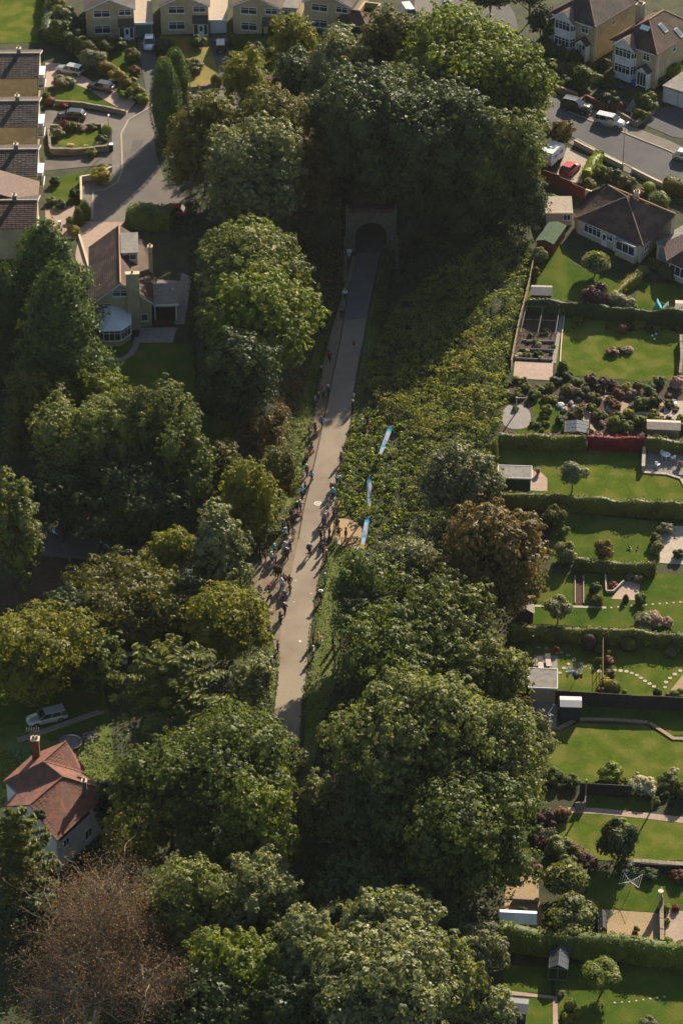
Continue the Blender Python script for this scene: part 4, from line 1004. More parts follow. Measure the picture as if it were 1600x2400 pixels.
def pushchair(px, py, ang, label, col='orange'):
    t = thing('pushchair', label, 'pushchair', P(px, py), R(ang))
    for x, y in ((-.3, -.25), (-.3, .25), (.35, -.22), (.35, .22)):
        mb = MB(); N_ = 12; mb.tube([(x + .12 * math.cos(2 * math.pi * k / N_), y, .13 + .12 * math.sin(2 * math.pi * k / N_)) for k in range(N_ + 1)], .025, 5, False); mb.build('wheel', M['rubber'], t)
    mb = MB()
    for y in (-.24, .24): mb.tube([(.35, y, .13), (-.1, y, .6), (-.45, y, 1.02)], .015, 5).tube([(-.3, y, .13), (.05, y, .55)], .015, 5)
    mb.tube([(-.45, -.24, 1.02), (-.45, .24, 1.02)], .018, 6).build('frame', M['metal'], t)
    MB().prism([(-.22, -.2, .45), (.28, -.2, .42), (.28, -.2, .48), (-.16, -.2, .53), (-.34, -.2, .95), (-.40, -.2, .93)], (0, .4, 0)).build('seat', cloth(col), t)
    MB().blob((-.2, 0, .92), .30, .25, .20, 10, 5).build('hood', cloth('grey'), t, True); return t
# ---------------------------------------------------------------- small garden things
def fabric(name, c):
    if name in MATS: return MATS[name]
    m = paint(name, c, .8); nt, N, L, b = nodes(m); tr = N.new('ShaderNodeBsdfTranslucent'); tr.inputs[0].default_value = (*c, 1); ms = N.new('ShaderNodeMixShader'); ms.inputs[0].default_value = .6
    L.new(b.outputs[0], ms.inputs[1]); L.new(tr.outputs[0], ms.inputs[2]); L.new(ms.outputs[0], N['Material Output'].inputs[0]); return m
def feather_flag(base, topx, label, hgt=5.2, lean=0.0, ang=0.0):
    b = P(*base); t = thing('feather_flag', label, 'flag', b, R(ang)); n = 14; tl = Vector((lean, 0, 1)).normalized()
    MB().disc((0, 0), .28, 0, .08, 12).build('base', M['metal'], t)
    pts = [(lean * z, 0, z) for z in np.linspace(0, hgt * .86, 8)] + [(lean * hgt * .86 + .12, 0, hgt * .93), (lean * hgt + .34, 0, hgt * .985), (lean * hgt + .62, 0, hgt)]
    MB().tube(pts, [.025] * len(pts), 6).build('pole', M['white'], t)
    cols = [('teal', (.03, .40, .55)), ('skyblue', (.22, .55, .72)), ('white', (.58, .64, .78)), ('white', (.58, .64, .78)), ('skyblue', (.22, .55, .72)), ('white', (.58, .64, .78)), ('yellow', (.62, .58, .03))]
    zs = [.99, .90, .82, .62, .44, .38, .17, .07]
    for i, (cn, c) in enumerate(cols):
        za, zb = zs[i] * hgt, zs[i + 1] * hgt; mb = MB(); k = 4; rows = []
        for j in range(k + 1):
            z = za + (zb - za) * j / k; f = z / hgt; w = .56 * (min(1, (1 - f) * 6 + .1)) * (.72 + .28 * min(1, f * 1.6))
            x0 = lean * z + (.0 if f < .86 else (f - .86) * 3.5); bow = .09 * math.sin(z * 2.1)
            rows.append([(x0 + .03, bow * .2, z), (x0 + .03 + w * .5, bow, z), (x0 + .03 + w, -bow * .6, z)])
        vs = [p for r_ in rows for p in r_]; m_ = len(vs); vs += [(p[0], p[1] + .012, p[2]) for p in vs]
        fs = [(j * 3 + q, j * 3 + q + 1, (j + 1) * 3 + q + 1, (j + 1) * 3 + q) for j in range(k) for q in range(2)]
        fs += [tuple(m_ + i_ for i_ in reversed(f)) for f in fs]; mb.add(vs, fs); mb.build('banner_panel', fabric('banner_' + cn, c), t)
    # printed emblem: a small ring of darker teal on the white field
    mb = MB(); mb.tube([(lean * hgt * .52 + .36 + .15 * math.cos(a), -.12, hgt * .52 + .30 * math.sin(a)) for a in np.linspace(0, 6.283, 13)], .03, 4, False); mb.build('emblem', paint('emblem_teal', (.02, .30, .38), .7), t)
    return t
def table_set(px, py, label, m='white', r=.5, sq=False, chairs=0, cat='table'):
    t = thing('garden_table', label, cat, P(px, py), random.uniform(0, 1)); mb = MB()
    if sq: mb.box(-r, r, -r * .7, r * .7, .69, .74)
    else: mb.disc((0, 0), r, .69, .74, 16)
    mb.build('tabletop', M[m], t)
    for sx, sy in ((-1, -1), (1, -1), (1, 1), (-1, 1)): MB().tube([(sx * r * .8, sy * r * .55, 0), (sx * r * .6, sy * r * .45, .69)], .025, 5).build('leg', M[m], t)
    return t
def chair(px, py, ang, label, m='white', pos=None, group=None):
    t = thing('garden_chair', label, 'chair', pos or P(px, py), R(ang), group)
    MB().box(-.24, .24, -.24, .24, .42, .46).build('seat', M[m], t)
    for k in range(4): MB().box(-.24 + k * .125, -.15 + k * .125, .22, .25, .46, .88).build('back_slat', M[m], t)
    for sx in (-1, 1):
        for sy in (-1, 1): MB().box(sx * .22 - .02, sx * .22 + .02, sy * .22 - .02, sy * .22 + .02, 0, .42).build('leg', M[m], t)
        MB().box(sx * .27 - .025, sx * .27 + .025, -.22, .24, .62, .65).build('armrest', M[m], t)
    return t
def lounger(px, py, ang, label, m='pale_cushion', group=None):
    mt = mat('pale_cushion', (.50, .40, .35), None, 3, .9); t = thing('sun_lounger', label, 'lounger', P(px, py), R(ang), group)
    MB().box(-.95, .35, -.3, .3, .3, .38).build('cushion', mt, t); MB().prism([(.35, -.3, .32), (.95, -.3, .62), (.92, -.3, .70), (.35, -.3, .40)], (0, .6, 0)).build('backrest', mt, t)
    for x in (-.85, .7):
        for y in (-.25, .25): MB().box(x - .025, x + .025, y - .025, y + .025, 0, .3).build('leg', M['wood_grey'], t)
    return t
def plant_pot(px, py, label, pal='red', r=.22, h=.35, plant=.35, m='pot'):
    t = thing('plant_pot', label, 'plant pot', P(px, py)); MB().disc((0, 0), r * .75, 0, h, 12, r).build('pot', M[m], t)
    o = bpy.data.objects.new('plant', shrub_mesh('bush', 1, pal)); link(o, t); set_mat(o, LM[pal]); o.location = (0, 0, h + plant * .6); o.scale = (plant, plant, plant * .8); return t
def stepping_stones(pts, label, r=.24, m='paving', n=None, name='stepping_stones'):
    q = [P(*p) for p in pts]; o0 = q[0]; t = thing(name, label, 'stepping stones', o0)
    L_ = [0]
    for a, b in zip(q, q[1:]): L_.append(L_[-1] + (b - a).length)
    k = n or int(L_[-1] / .85) + 1
    for i in range(k):
        d = L_[-1] * i / max(1, k - 1); j = max(0, min(len(q) - 2, sum(1 for l in L_[1:] if l < d))); u = (d - L_[j]) / max(1e-6, L_[j + 1] - L_[j])
        p = q[j].lerp(q[j + 1], min(1, u)); z = hp(p.x, p.y) - o0.z; rr = r * random.uniform(.88, 1.12); mb = MB()
        mb.disc((p.x - o0.x, p.y - o0.y), rr, z - .06, z + .065, 8, rr * .93); mb.build('stone', M[m], t)
    return t
def paving_slabs(name, px, label, m='paving', sw=.9, sh=.6, cat='patio', ang=None, off=.05, thick=.06, maxn=300):
    """patio or terrace of separate slabs; px: four pixels in order round it"""
    q = [P(*p) for p in px]; o0 = q[0].copy(); t = thing(name, label, cat, o0)
    me = drape_mesh(q, .035, 'bedding'); me.materials.append(M['soil']); b = bpy.data.objects.new('bedding', me); link(b, t); b.matrix_parent_inverse = Matrix.Translation(-o0)
    w = max((q[1] - q[0]).length, (q[2] - q[3]).length); d = max((q[3] - q[0]).length, (q[2] - q[1]).length)
    nu, nv = max(1, round(w / sw)), max(1, round(d / sh))
    while nu * nv > maxn: nu = max(1, int(nu * .85)); nv = max(1, int(nv * .85))
    for i in range(nu):
        for j in range(nv):
            g = .015; u0, u1, v0, v1 = i / nu + g / w, (i + 1) / nu - g / w, j / nv + g / d, (j + 1) / nv - g / d
            def pt(u, v):
                p = q[0].lerp(q[1], u).lerp(q[3].lerp(q[2], u), v); return Vector((p.x - o0.x, p.y - o0.y, hp(p.x, p.y) - o0.z))
            c = [pt(u0, v0), pt(u1, v0), pt(u1, v1), pt(u0, v1)]; z = off + thick * .5 + random.uniform(0, .012)
            MB().add([p + Vector((0, 0, z)) for p in c] + [p + Vector((0, 0, -.02)) for p in c], [(0, 1, 2, 3), (4, 5, 1, 0), (5, 6, 2, 1), (6, 7, 3, 2), (7, 4, 0, 3)]).build('slab', M[m], t)
    return t
def rotary_drier(px, py, label, m='white', r=1.5, hz=1.7):
    t = thing('rotary_clothes_drier', label, 'clothes drier', P(px, py), .5); MB().tube([(0, 0, -.1), (0, 0, hz)], .03, 6).build('pole', M['metal'], t)
    for k in range(4):
        a = k * math.pi / 2; MB().tube([(0, 0, hz - .25), (r * math.cos(a), r * math.sin(a), hz + .1)], .025, 5).build('arm', M[m], t)
    mb = MB()
    for q in (.35, .55, .75, .97):
        for k in range(4):
            a, b = k * math.pi / 2, (k + 1) * math.pi / 2; z = hz - .25 + .35 * q; mb.tube([(r * q * math.cos(a), r * q * math.sin(a), z), (r * q * math.cos(b), r * q * math.sin(b), z)], .008, 4, False)
    mb.build('line', M['white'], t); return t
def greenhouse(a, b, depth, label, h=1.5, rise=.5, m='metal', frame=.03, axis='y', gm=None):
    r, L_ = root_at('greenhouse', label, 'greenhouse', a, b); g = gm or M['ghglass']; mb = MB(); nu, nv = max(2, round(L_ / .75)), max(2, round(depth / .75)); f = frame; xm = L_ / 2
    for i in range(nv + 1):
        y = depth * i / nv
        for x in (0, L_): mb.tube([(x, y, 0), (x, y, h)], f, 4)
        mb.tube([(0, y, h), (xm, y, h + rise), (L_, y, h)], f, 4)
    for i in range(1, nu):
        x = L_ * i / nu; zt = h + rise * (1 - abs(x - xm) / xm)
        for y in (0, depth): mb.tube([(x, y, 0), (x, y, zt)], f, 4)
    for z, x in ((h, 0), (h, L_), (h + rise, xm), (0.03, 0), (.03, L_)): mb.tube([(x, 0, z), (x, depth, z)], f * 1.2, 4)
    for y in (0, depth): mb.tube([(0, y, .03), (L_, y, .03)], f, 4).tube([(0, y, h), (L_, y, h)], f, 4)
    mb.build('frame', M[m], r)
    for i in range(nv):
        y0, y1 = depth * i / nv + .03, depth * (i + 1) / nv - .03
        for s in (0, 1):
            x = 0 if s == 0 else L_; MB().box(x - .004, x + .004, y0, y1, .05, h - .04).build('pane', g, r)
            d = Vector((xm - x, 0, rise)).normalized(); A = Vector((x, y0, h)) + d * .04; B = Vector((x, y1, h)) + d * .04; C = Vector((xm, y1, h + rise)) - d * .04; D = Vector((xm, y0, h + rise)) - d * .04
            MB().prism([A, B, C, D], Vector((0, 0, .006))).build('pane', g, r)
    return r
_g = bpy.data.materials.new('greenhouse_glass'); _nt, _N, _L, _b = nodes(_g)
_tb = _N.new('ShaderNodeBsdfTransparent'); _tb.inputs[0].default_value = (.85, .9, .9, 1); _gl = _N.new('ShaderNodeBsdfGlossy'); _gl.inputs[1].default_value = .08; _gl.inputs[0].default_value = (.9, .95, 1, 1)
_df = _N.new('ShaderNodeBsdfDiffuse'); _df.inputs[0].default_value = (.35, .38, .38, 1)
_m1 = _N.new('ShaderNodeMixShader'); _m1.inputs[0].default_value = .18; _L.new(_tb.outputs[0], _m1.inputs[1]); _L.new(_df.outputs[0], _m1.inputs[2])
_m2 = _N.new('ShaderNodeMixShader'); _fr = _N.new('ShaderNodeFresnel'); _L.new(_fr.outputs[0], _m2.inputs[0]); _L.new(_m1.outputs[0], _m2.inputs[1]); _L.new(_gl.outputs[0], _m2.inputs[2]); _L.new(_m2.outputs[0], _N['Material Output'].inputs[0])
M['ghglass'] = _g
def lamp_post(px, py, h, label, ang=0):
    t = thing('street_lamp', label, 'street lamp', P(px, py), R(ang)); MB().tube([(0, 0, 0), (0, 0, 1.2), (0, 0, h)], [.09, .07, .04], 8).build('post', M['metal'], t)
    MB().tube([(0, 0, h), (.5, 0, h + .12)], .035, 6).build('arm', M['metal'], t); MB().blob((.8, 0, h + .1), .38, .14, .09, 10, 5).build('lamp_head', M['white'], t); return t
def freeroof(name, label, cat, V_, planes, wallpts, m, wm, base, wall_in=.25):
    """building given by roof corners (pixel, height above base level) and roof planes"""
    z0 = hp(*P(*base).to_2d()); pts = {}
    for k, (px, py, z) in V_.items():
        d = ray(px, py); t = (z0 + z - HC) / d.z; pts[k] = Vector((d.x * t, d.y * t, z0 + z))
    o0 = P(*base).copy(); o0.z = z0; r = thing(name, label, cat, o0)
    L = {k: v - o0 for k, v in pts.items()}
    for pl in planes:
        a = [L[k] for k in pl]
        if len(a) == 3: a.append(a[2])
        slope(r, a[0], a[1], a[2], a[3], m)
    return r, L
def wall_between(r, a, b, ztop, m, thick=.25, base=-.8, zb=None):
    """wall under the eave from a to b (local points), standing on the ground; returns its frame and length"""
    a, b = Vector(a), Vector(b); d = (b - a); d.z = 0; L_ = d.length; d.normalize(); n = Vector((-d.y, d.x, 0))
    a2 = Vector((a.x, a.y, base)); b2 = Vector((b.x, b.y, base)); zb = ztop if zb is None else zb
    MB().prism([a2, b2, Vector((b.x, b.y, zb)), Vector((a.x, a.y, ztop))], n * thick).build('wall', M[m], r)
    return Fr((a.x, a.y), math.atan2(d.y, d.x)), L_
# ---------------------------------------------------------------- ground surfaces
# the greenway: asphalt strip, worn margin, trampled junction, viewing platform
sheet('path', [(836, 592), (815, 700), (797, 800), (783, 864), (765, 953), (749, 1030), (729, 1119), (709, 1198), (706, 1225), (698, 1271), (682, 1345), (668, 1412), (658, 1468), (655, 1532), (651, 1598), (642, 1669), (640, 1760), (634, 1900), (622, 2050), (612, 2200), (662, 2200), (672, 2050), (683, 1906), (702, 1740), (707, 1651), (715, 1598), (724, 1506), (734, 1430), (744, 1366), (757, 1305), (772, 1240), (780, 1198), (788, 1157), (798, 1075), (820, 991), (828, 915), (841, 838), (851, 798), (861, 732), (871, 680), (882, 630), (889, 592)], M['path'], .05, 'long buff asphalt path running up to the tunnel')
sheet('path_margin', [(825, 600), (800, 700), (770, 800), (752, 869), (737, 966), (724, 1055), (714, 1101), (698, 1180), (688, 1215), (680, 1260), (690, 1275), (700, 1240), (715, 1180), (735, 1100), (755, 1012), (772, 935), (790, 850), (803, 790), (822, 690), (838, 600)], M['path_edge'], .035, 'worn strip along the left of the asphalt path')
sheet('trampled_ground', [(690, 1190), (676, 1235), (655, 1290), (610, 1315), (568, 1335), (572, 1372), (605, 1392), (628, 1420), (634, 1470), (645, 1530), (655, 1600), (662, 1600), (668, 1470), (685, 1370), (705, 1270), (712, 1215)], M['path_edge'], .04, 'bare trodden ground where the side path joins')
sheet('platform', [(776, 1222), (800, 1214), (832, 1222), (850, 1242), (861, 1268), (858, 1288), (828, 1287), (790, 1276), (770, 1262)], mat('tan_platform', (.36, .24, .12), (.32, .21, .105), 2, .9), .045, 'tan gravel viewing platform beside the path', soft=2)
sheet('verge', [(893, 600), (876, 690), (860, 770), (846, 850), (832, 925), (824, 1000), (805, 1085), (793, 1180), (784, 1215), (790, 1280), (850, 1290), (862, 1292), (845, 1330), (800, 1400), (790, 1460), (800, 1560), (770, 1650), (742, 1760), (722, 1850), (700, 1900), (712, 1750), (718, 1650), (725, 1598), (735, 1506), (745, 1430), (755, 1366), (768, 1305), (790, 1200), (800, 1140), (835, 985), (862, 880), (884, 780), (905, 690), (915, 600)], M['verge'], .045, 'grass verge along the right of the path')
sheet('verge', [(640, 1510), (648, 1590), (638, 1670), (632, 1760), (610, 1740), (618, 1620), (626, 1520)], M['verge'], .03, 'strip of grass on the lower left edge of the path')
sheet('verge', [(762, 800), (745, 870), (730, 966), (717, 1055), (706, 1101), (690, 1180), (668, 1190), (675, 1110), (690, 1020), (705, 940), (728, 850), (745, 790)], M['verge'], .03, 'grassy left shoulder of the path below the trees')
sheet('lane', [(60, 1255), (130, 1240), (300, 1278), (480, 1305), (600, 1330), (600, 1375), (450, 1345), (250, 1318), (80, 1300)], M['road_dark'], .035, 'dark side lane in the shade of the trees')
sheet('leaf_litter', [(60, 1305), (245, 1325), (300, 1345), (250, 1400), (150, 1430), (0, 1420), (10, 1360)], mat('leaf_litter', (.075, .045, .022), (.04, .028, .015), 1.2, .95, .5, 8), .03, 'brown bank of fallen leaves below the lane')
# top-left cul-de-sac
sheet('road', [(355, 250), (301, 281), (284, 314), (287, 398), (275, 428), (245, 446), (218, 450), (216, 517), (290, 520), (318, 502), (372, 496), (440, 480), (420, 440), (385, 420), (368, 370), (360, 320), (375, 262), (450, 262), (560, 250), (660, 240), (780, 215), (780, 180), (640, 205), (520, 210), (440, 216), (372, 222)], M['road'], .035, 'sunlit asphalt cul-de-sac with tree shadows across it')
sheet('pavement', [(355, 240), (355, 250), (301, 281), (284, 314), (287, 398), (275, 428), (245, 446), (218, 450), (216, 517), (196, 516), (191, 440), (196, 424), (235, 424), (262, 400), (262, 272), (300, 262), (335, 232)], M['pavement'], .06, 'pavement round the inside of the cul-de-sac')
ribbon('kerb', [(372, 222), (355, 250), (301, 281), (284, 314), (287, 398), (275, 428), (245, 446), (218, 450), (216, 515)], .28, M['kerb'], .12, 'pale kerb stones along the cul-de-sac')
ribbon('kerb', [(372, 222), (440, 214), (520, 207), (640, 200)], .28, M['kerb'], .12, 'kerb below the front gardens of the gabled houses')
sheet('driveway', [(106, 146), (140, 148), (185, 172), (215, 190), (268, 213), (318, 238), (298, 264), (250, 237), (205, 208), (180, 198), (140, 204), (106, 204)], M['paving_pink'], .045, 'brown block-paved driveway with the silver estate')
sheet('driveway', [(105, 258), (130, 260), (195, 258), (300, 272), (262, 300), (200, 294), (105, 302)], M['road'], .045, 'dark asphalt driveway between the two stone-walled lawns')
sheet('driveway', [(104, 374), (262, 356), (262, 384), (104, 400)], M['road'], .045, 'asphalt driveway above the third lawn')
sheet('driveway', [(106, 490), (178, 482), (196, 516), (190, 560), (106, 560)], M['paving_pink'], .045, 'pinkish driveway beside the cone-shaped conifers')
sheet('driveway', [(192, 518), (290, 520), (260, 560), (212, 640), (215, 700), (205, 720), (176, 600)], M['paving_pink'], .04, 'pinkish block-paved drive of the brown-roofed house')
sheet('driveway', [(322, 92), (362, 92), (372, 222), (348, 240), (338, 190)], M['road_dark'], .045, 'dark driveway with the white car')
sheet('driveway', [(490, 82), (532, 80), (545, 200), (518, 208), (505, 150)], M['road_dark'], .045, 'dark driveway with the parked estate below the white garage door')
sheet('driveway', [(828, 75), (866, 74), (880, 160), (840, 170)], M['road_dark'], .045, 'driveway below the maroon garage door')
sheet('lawn', [(-60, -60), (122, -60), (103, 96), (-60, 104)], M['lawn'], .03, 'bright mown lawn in the top left corner')
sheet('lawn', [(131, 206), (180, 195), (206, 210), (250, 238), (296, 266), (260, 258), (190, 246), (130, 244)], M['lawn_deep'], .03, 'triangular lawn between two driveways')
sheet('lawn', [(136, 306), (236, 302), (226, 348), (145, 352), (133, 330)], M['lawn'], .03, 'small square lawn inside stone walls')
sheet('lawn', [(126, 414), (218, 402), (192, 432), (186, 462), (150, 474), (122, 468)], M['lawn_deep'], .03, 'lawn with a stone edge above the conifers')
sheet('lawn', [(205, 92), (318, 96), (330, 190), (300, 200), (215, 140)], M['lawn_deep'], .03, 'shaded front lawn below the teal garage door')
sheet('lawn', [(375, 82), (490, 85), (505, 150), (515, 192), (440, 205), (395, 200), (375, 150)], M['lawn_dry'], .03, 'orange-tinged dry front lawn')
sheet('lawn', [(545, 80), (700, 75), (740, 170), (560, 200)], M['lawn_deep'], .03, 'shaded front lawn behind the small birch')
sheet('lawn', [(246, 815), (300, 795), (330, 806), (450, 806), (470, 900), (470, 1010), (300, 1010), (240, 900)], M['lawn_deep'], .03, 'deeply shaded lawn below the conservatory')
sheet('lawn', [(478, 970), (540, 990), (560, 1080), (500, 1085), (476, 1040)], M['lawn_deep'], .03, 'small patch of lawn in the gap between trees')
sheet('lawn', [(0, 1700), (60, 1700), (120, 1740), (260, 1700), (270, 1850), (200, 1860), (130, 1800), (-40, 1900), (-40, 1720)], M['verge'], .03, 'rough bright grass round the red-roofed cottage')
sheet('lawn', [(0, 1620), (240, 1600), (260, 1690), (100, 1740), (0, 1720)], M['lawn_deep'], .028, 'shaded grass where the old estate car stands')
# top road
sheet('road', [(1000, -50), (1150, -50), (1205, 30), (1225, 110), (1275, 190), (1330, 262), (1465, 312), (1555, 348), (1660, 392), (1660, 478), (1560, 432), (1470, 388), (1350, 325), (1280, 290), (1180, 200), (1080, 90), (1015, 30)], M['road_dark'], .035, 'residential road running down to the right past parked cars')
sheet('pavement', [(1335, 245), (1330, 262), (1465, 312), (1555, 348), (1660, 392), (1660, 372), (1560, 326), (1470, 292), (1380, 252)], M['pavement'], .06, 'pavement on the far side of the road below the semis')
sheet('pavement', [(1350, 325), (1470, 388), (1560, 432), (1660, 478), (1660, 494), (1560, 446), (1465, 402), (1330, 334)], M['pavement'], .06, 'pavement on the near side of the road above the bungalow')
ribbon('kerb', [(1330, 262), (1465, 312), (1555, 348), (1640, 385)], .26, M['kerb'], .12, 'kerb along the far side of the road')
ribbon('kerb', [(1350, 325), (1470, 388), (1560, 432), (1640, 469)], .26, M['kerb'], .12, 'kerb along the near side of the road')
sheet('driveway', [(1328, 345), (1392, 372), (1362, 430), (1300, 420)], M['paving'], .045, 'pale driveway with the red car')
sheet('driveway', [(1535, 250), (1605, 250), (1640, 330), (1575, 320), (1505, 290)], M['road_dark'], .045, 'driveway in front of the white garage doors')
sheet('pavement', [(975, -40), (1010, -40), (1015, 32), (985, 40), (970, 20)], M['pavement'], .05, 'pale forecourt at the top beside the white van')
# gardens on the right, from the bungalow down
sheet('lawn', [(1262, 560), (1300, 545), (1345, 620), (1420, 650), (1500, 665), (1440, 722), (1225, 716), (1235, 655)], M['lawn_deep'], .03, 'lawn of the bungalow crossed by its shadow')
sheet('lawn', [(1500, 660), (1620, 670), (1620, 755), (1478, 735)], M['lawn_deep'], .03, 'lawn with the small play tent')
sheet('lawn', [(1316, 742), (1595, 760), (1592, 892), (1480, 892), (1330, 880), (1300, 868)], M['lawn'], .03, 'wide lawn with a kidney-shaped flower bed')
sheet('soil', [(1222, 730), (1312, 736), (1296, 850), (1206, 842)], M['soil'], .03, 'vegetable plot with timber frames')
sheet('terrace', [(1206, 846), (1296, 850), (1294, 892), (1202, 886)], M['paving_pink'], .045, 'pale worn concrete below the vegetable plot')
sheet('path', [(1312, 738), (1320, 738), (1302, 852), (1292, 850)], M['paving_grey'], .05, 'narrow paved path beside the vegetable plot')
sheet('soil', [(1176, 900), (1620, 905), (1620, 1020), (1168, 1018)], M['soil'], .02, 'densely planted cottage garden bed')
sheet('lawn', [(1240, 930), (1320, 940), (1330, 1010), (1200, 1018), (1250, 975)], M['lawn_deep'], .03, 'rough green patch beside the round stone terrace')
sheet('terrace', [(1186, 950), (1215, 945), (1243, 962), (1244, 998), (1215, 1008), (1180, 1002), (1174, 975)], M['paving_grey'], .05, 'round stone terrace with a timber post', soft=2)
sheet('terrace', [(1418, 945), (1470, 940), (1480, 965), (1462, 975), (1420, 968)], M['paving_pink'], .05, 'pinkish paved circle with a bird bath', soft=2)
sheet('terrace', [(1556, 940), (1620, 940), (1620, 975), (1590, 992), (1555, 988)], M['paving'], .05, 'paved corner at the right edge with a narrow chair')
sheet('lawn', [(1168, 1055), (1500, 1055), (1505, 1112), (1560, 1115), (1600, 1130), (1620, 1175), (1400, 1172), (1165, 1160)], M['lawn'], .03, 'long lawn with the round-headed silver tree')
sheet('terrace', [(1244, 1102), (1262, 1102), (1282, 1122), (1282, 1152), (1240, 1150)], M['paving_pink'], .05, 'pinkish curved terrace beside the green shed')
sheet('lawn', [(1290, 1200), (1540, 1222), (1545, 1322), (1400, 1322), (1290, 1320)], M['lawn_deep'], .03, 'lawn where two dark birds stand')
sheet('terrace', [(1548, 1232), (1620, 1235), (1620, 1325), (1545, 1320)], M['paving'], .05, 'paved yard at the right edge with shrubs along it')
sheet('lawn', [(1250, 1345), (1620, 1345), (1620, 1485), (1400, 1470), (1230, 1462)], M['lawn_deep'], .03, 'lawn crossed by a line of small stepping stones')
sheet('soil', [(1350, 1352), (1366, 1352), (1366, 1416), (1350, 1416)], M['soil_red'], .045, 'narrow bed of reddish soil')
sheet('terrace', [(1432, 1404), (1462, 1365), (1490, 1355), (1500, 1372), (1494, 1408)], M['paving_pink'], .05, 'triangular pinkish terrace')
sheet('lawn', [(1195, 1490), (1620, 1500), (1620, 1650), (1300, 1622), (1190, 1600)], M['lawn'], .03, 'lawn with curving stepping stones and clipped balls')
sheet('terrace', [(1570, 1620), (1600, 1582), (1630, 1580), (1630, 1640)], M['gravel'], .05, 'round gravel bed ringed by stones')
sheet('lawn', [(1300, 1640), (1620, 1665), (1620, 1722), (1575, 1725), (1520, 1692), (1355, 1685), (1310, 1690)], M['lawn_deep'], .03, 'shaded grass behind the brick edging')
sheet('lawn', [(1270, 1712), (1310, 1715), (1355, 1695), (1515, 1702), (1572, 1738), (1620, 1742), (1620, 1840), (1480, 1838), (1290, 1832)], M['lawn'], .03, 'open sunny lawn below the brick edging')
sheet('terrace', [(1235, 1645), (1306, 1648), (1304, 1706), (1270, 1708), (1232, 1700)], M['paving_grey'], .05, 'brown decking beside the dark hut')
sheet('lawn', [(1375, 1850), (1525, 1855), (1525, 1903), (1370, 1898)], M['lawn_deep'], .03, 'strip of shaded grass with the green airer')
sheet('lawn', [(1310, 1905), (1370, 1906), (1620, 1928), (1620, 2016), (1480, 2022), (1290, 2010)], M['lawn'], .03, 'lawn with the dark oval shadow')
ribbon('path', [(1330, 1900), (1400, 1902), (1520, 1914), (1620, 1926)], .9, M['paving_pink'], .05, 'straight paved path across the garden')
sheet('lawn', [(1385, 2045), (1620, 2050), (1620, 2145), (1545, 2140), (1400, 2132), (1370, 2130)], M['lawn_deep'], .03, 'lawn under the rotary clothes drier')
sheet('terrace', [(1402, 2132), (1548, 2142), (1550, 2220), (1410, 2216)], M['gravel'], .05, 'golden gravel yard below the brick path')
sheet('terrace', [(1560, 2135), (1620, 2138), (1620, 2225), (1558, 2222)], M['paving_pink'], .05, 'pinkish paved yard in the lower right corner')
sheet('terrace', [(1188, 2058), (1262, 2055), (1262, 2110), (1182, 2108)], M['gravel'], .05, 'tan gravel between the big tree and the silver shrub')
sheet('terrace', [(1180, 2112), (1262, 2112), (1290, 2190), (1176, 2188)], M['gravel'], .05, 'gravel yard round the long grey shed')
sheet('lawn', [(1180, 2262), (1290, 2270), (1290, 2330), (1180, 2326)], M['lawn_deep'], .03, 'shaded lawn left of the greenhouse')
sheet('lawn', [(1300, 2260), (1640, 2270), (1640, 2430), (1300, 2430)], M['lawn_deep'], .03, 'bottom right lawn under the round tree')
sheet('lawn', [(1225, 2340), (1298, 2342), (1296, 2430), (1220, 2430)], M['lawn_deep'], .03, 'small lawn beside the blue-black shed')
ribbon('path', [(1185, 2328), (1300, 2340), (1302, 2430)], .55, M['paving_pink'], .05, 'thin paved path bent round the small lawn')
sheet('driveway', [(1130, 1660), (1200, 1665), (1190, 1705), (1130, 1700)], M['gravel'], .05, 'patch of orange gravel seen between two trees')

if HAZE:
    hm = bpy.data.materials.new('haze'); hm.use_nodes = True; _t = hm.node_tree; _t.nodes.remove(_t.nodes['Principled BSDF']); _v = _t.nodes.new('ShaderNodeVolumePrincipled')
    _v.inputs['Color'].default_value = (.82, .85, .9, 1); _v.inputs['Density'].default_value = HAZE; _v.inputs['Anisotropy'].default_value = .3
    _t.links.new(_v.outputs[0], _t.nodes['Material Output'].inputs['Volume'])
    tag(MB().box(-4010, 4010, -3010, 5010, -3, 215).build('haze', hm), 'thin summer haze', None, None, 'stuff')

ribbon('gutter', [(820, 660), (797, 800), (783, 864), (765, 953), (749, 1030), (729, 1119), (710, 1198), (699, 1265)], .16, M['soil'], .06, 'dark joint along the left edge of the asphalt')
sheet('road_patch', [(312, 330), (338, 326), (330, 352), (304, 358)], mat('repair_asphalt', (.10, .088, .078), (.085, .074, .066), 1, .95), .04, 'darker repair patch in the cul-de-sac')
sheet('path', [(836, 592), (822, 660), (805, 752), (858, 746), (869, 692), (880, 640), (888, 592)], mat('tunnel_end_asphalt', (.13, .118, .11), (.105, .096, .09), .5, .93, .2, 9), .055, 'darker asphalt at the tunnel end of the path')  # darker tone laid over the tunnel end of the path
ribbon('path', [(1390, 1012), (1372, 985), (1378, 950), (1420, 930), (1500, 928), (1556, 950)], .7, M['paving_pink'], .05, 'narrow pinkish path winding through the cottage garden')
ribbon('path', [(1470, 975), (1500, 968), (1556, 972)], .6, M['paving'], .055, 'short pale path above the grey metal shed')
# ---------------------------------------------------------------- trees
T = tree
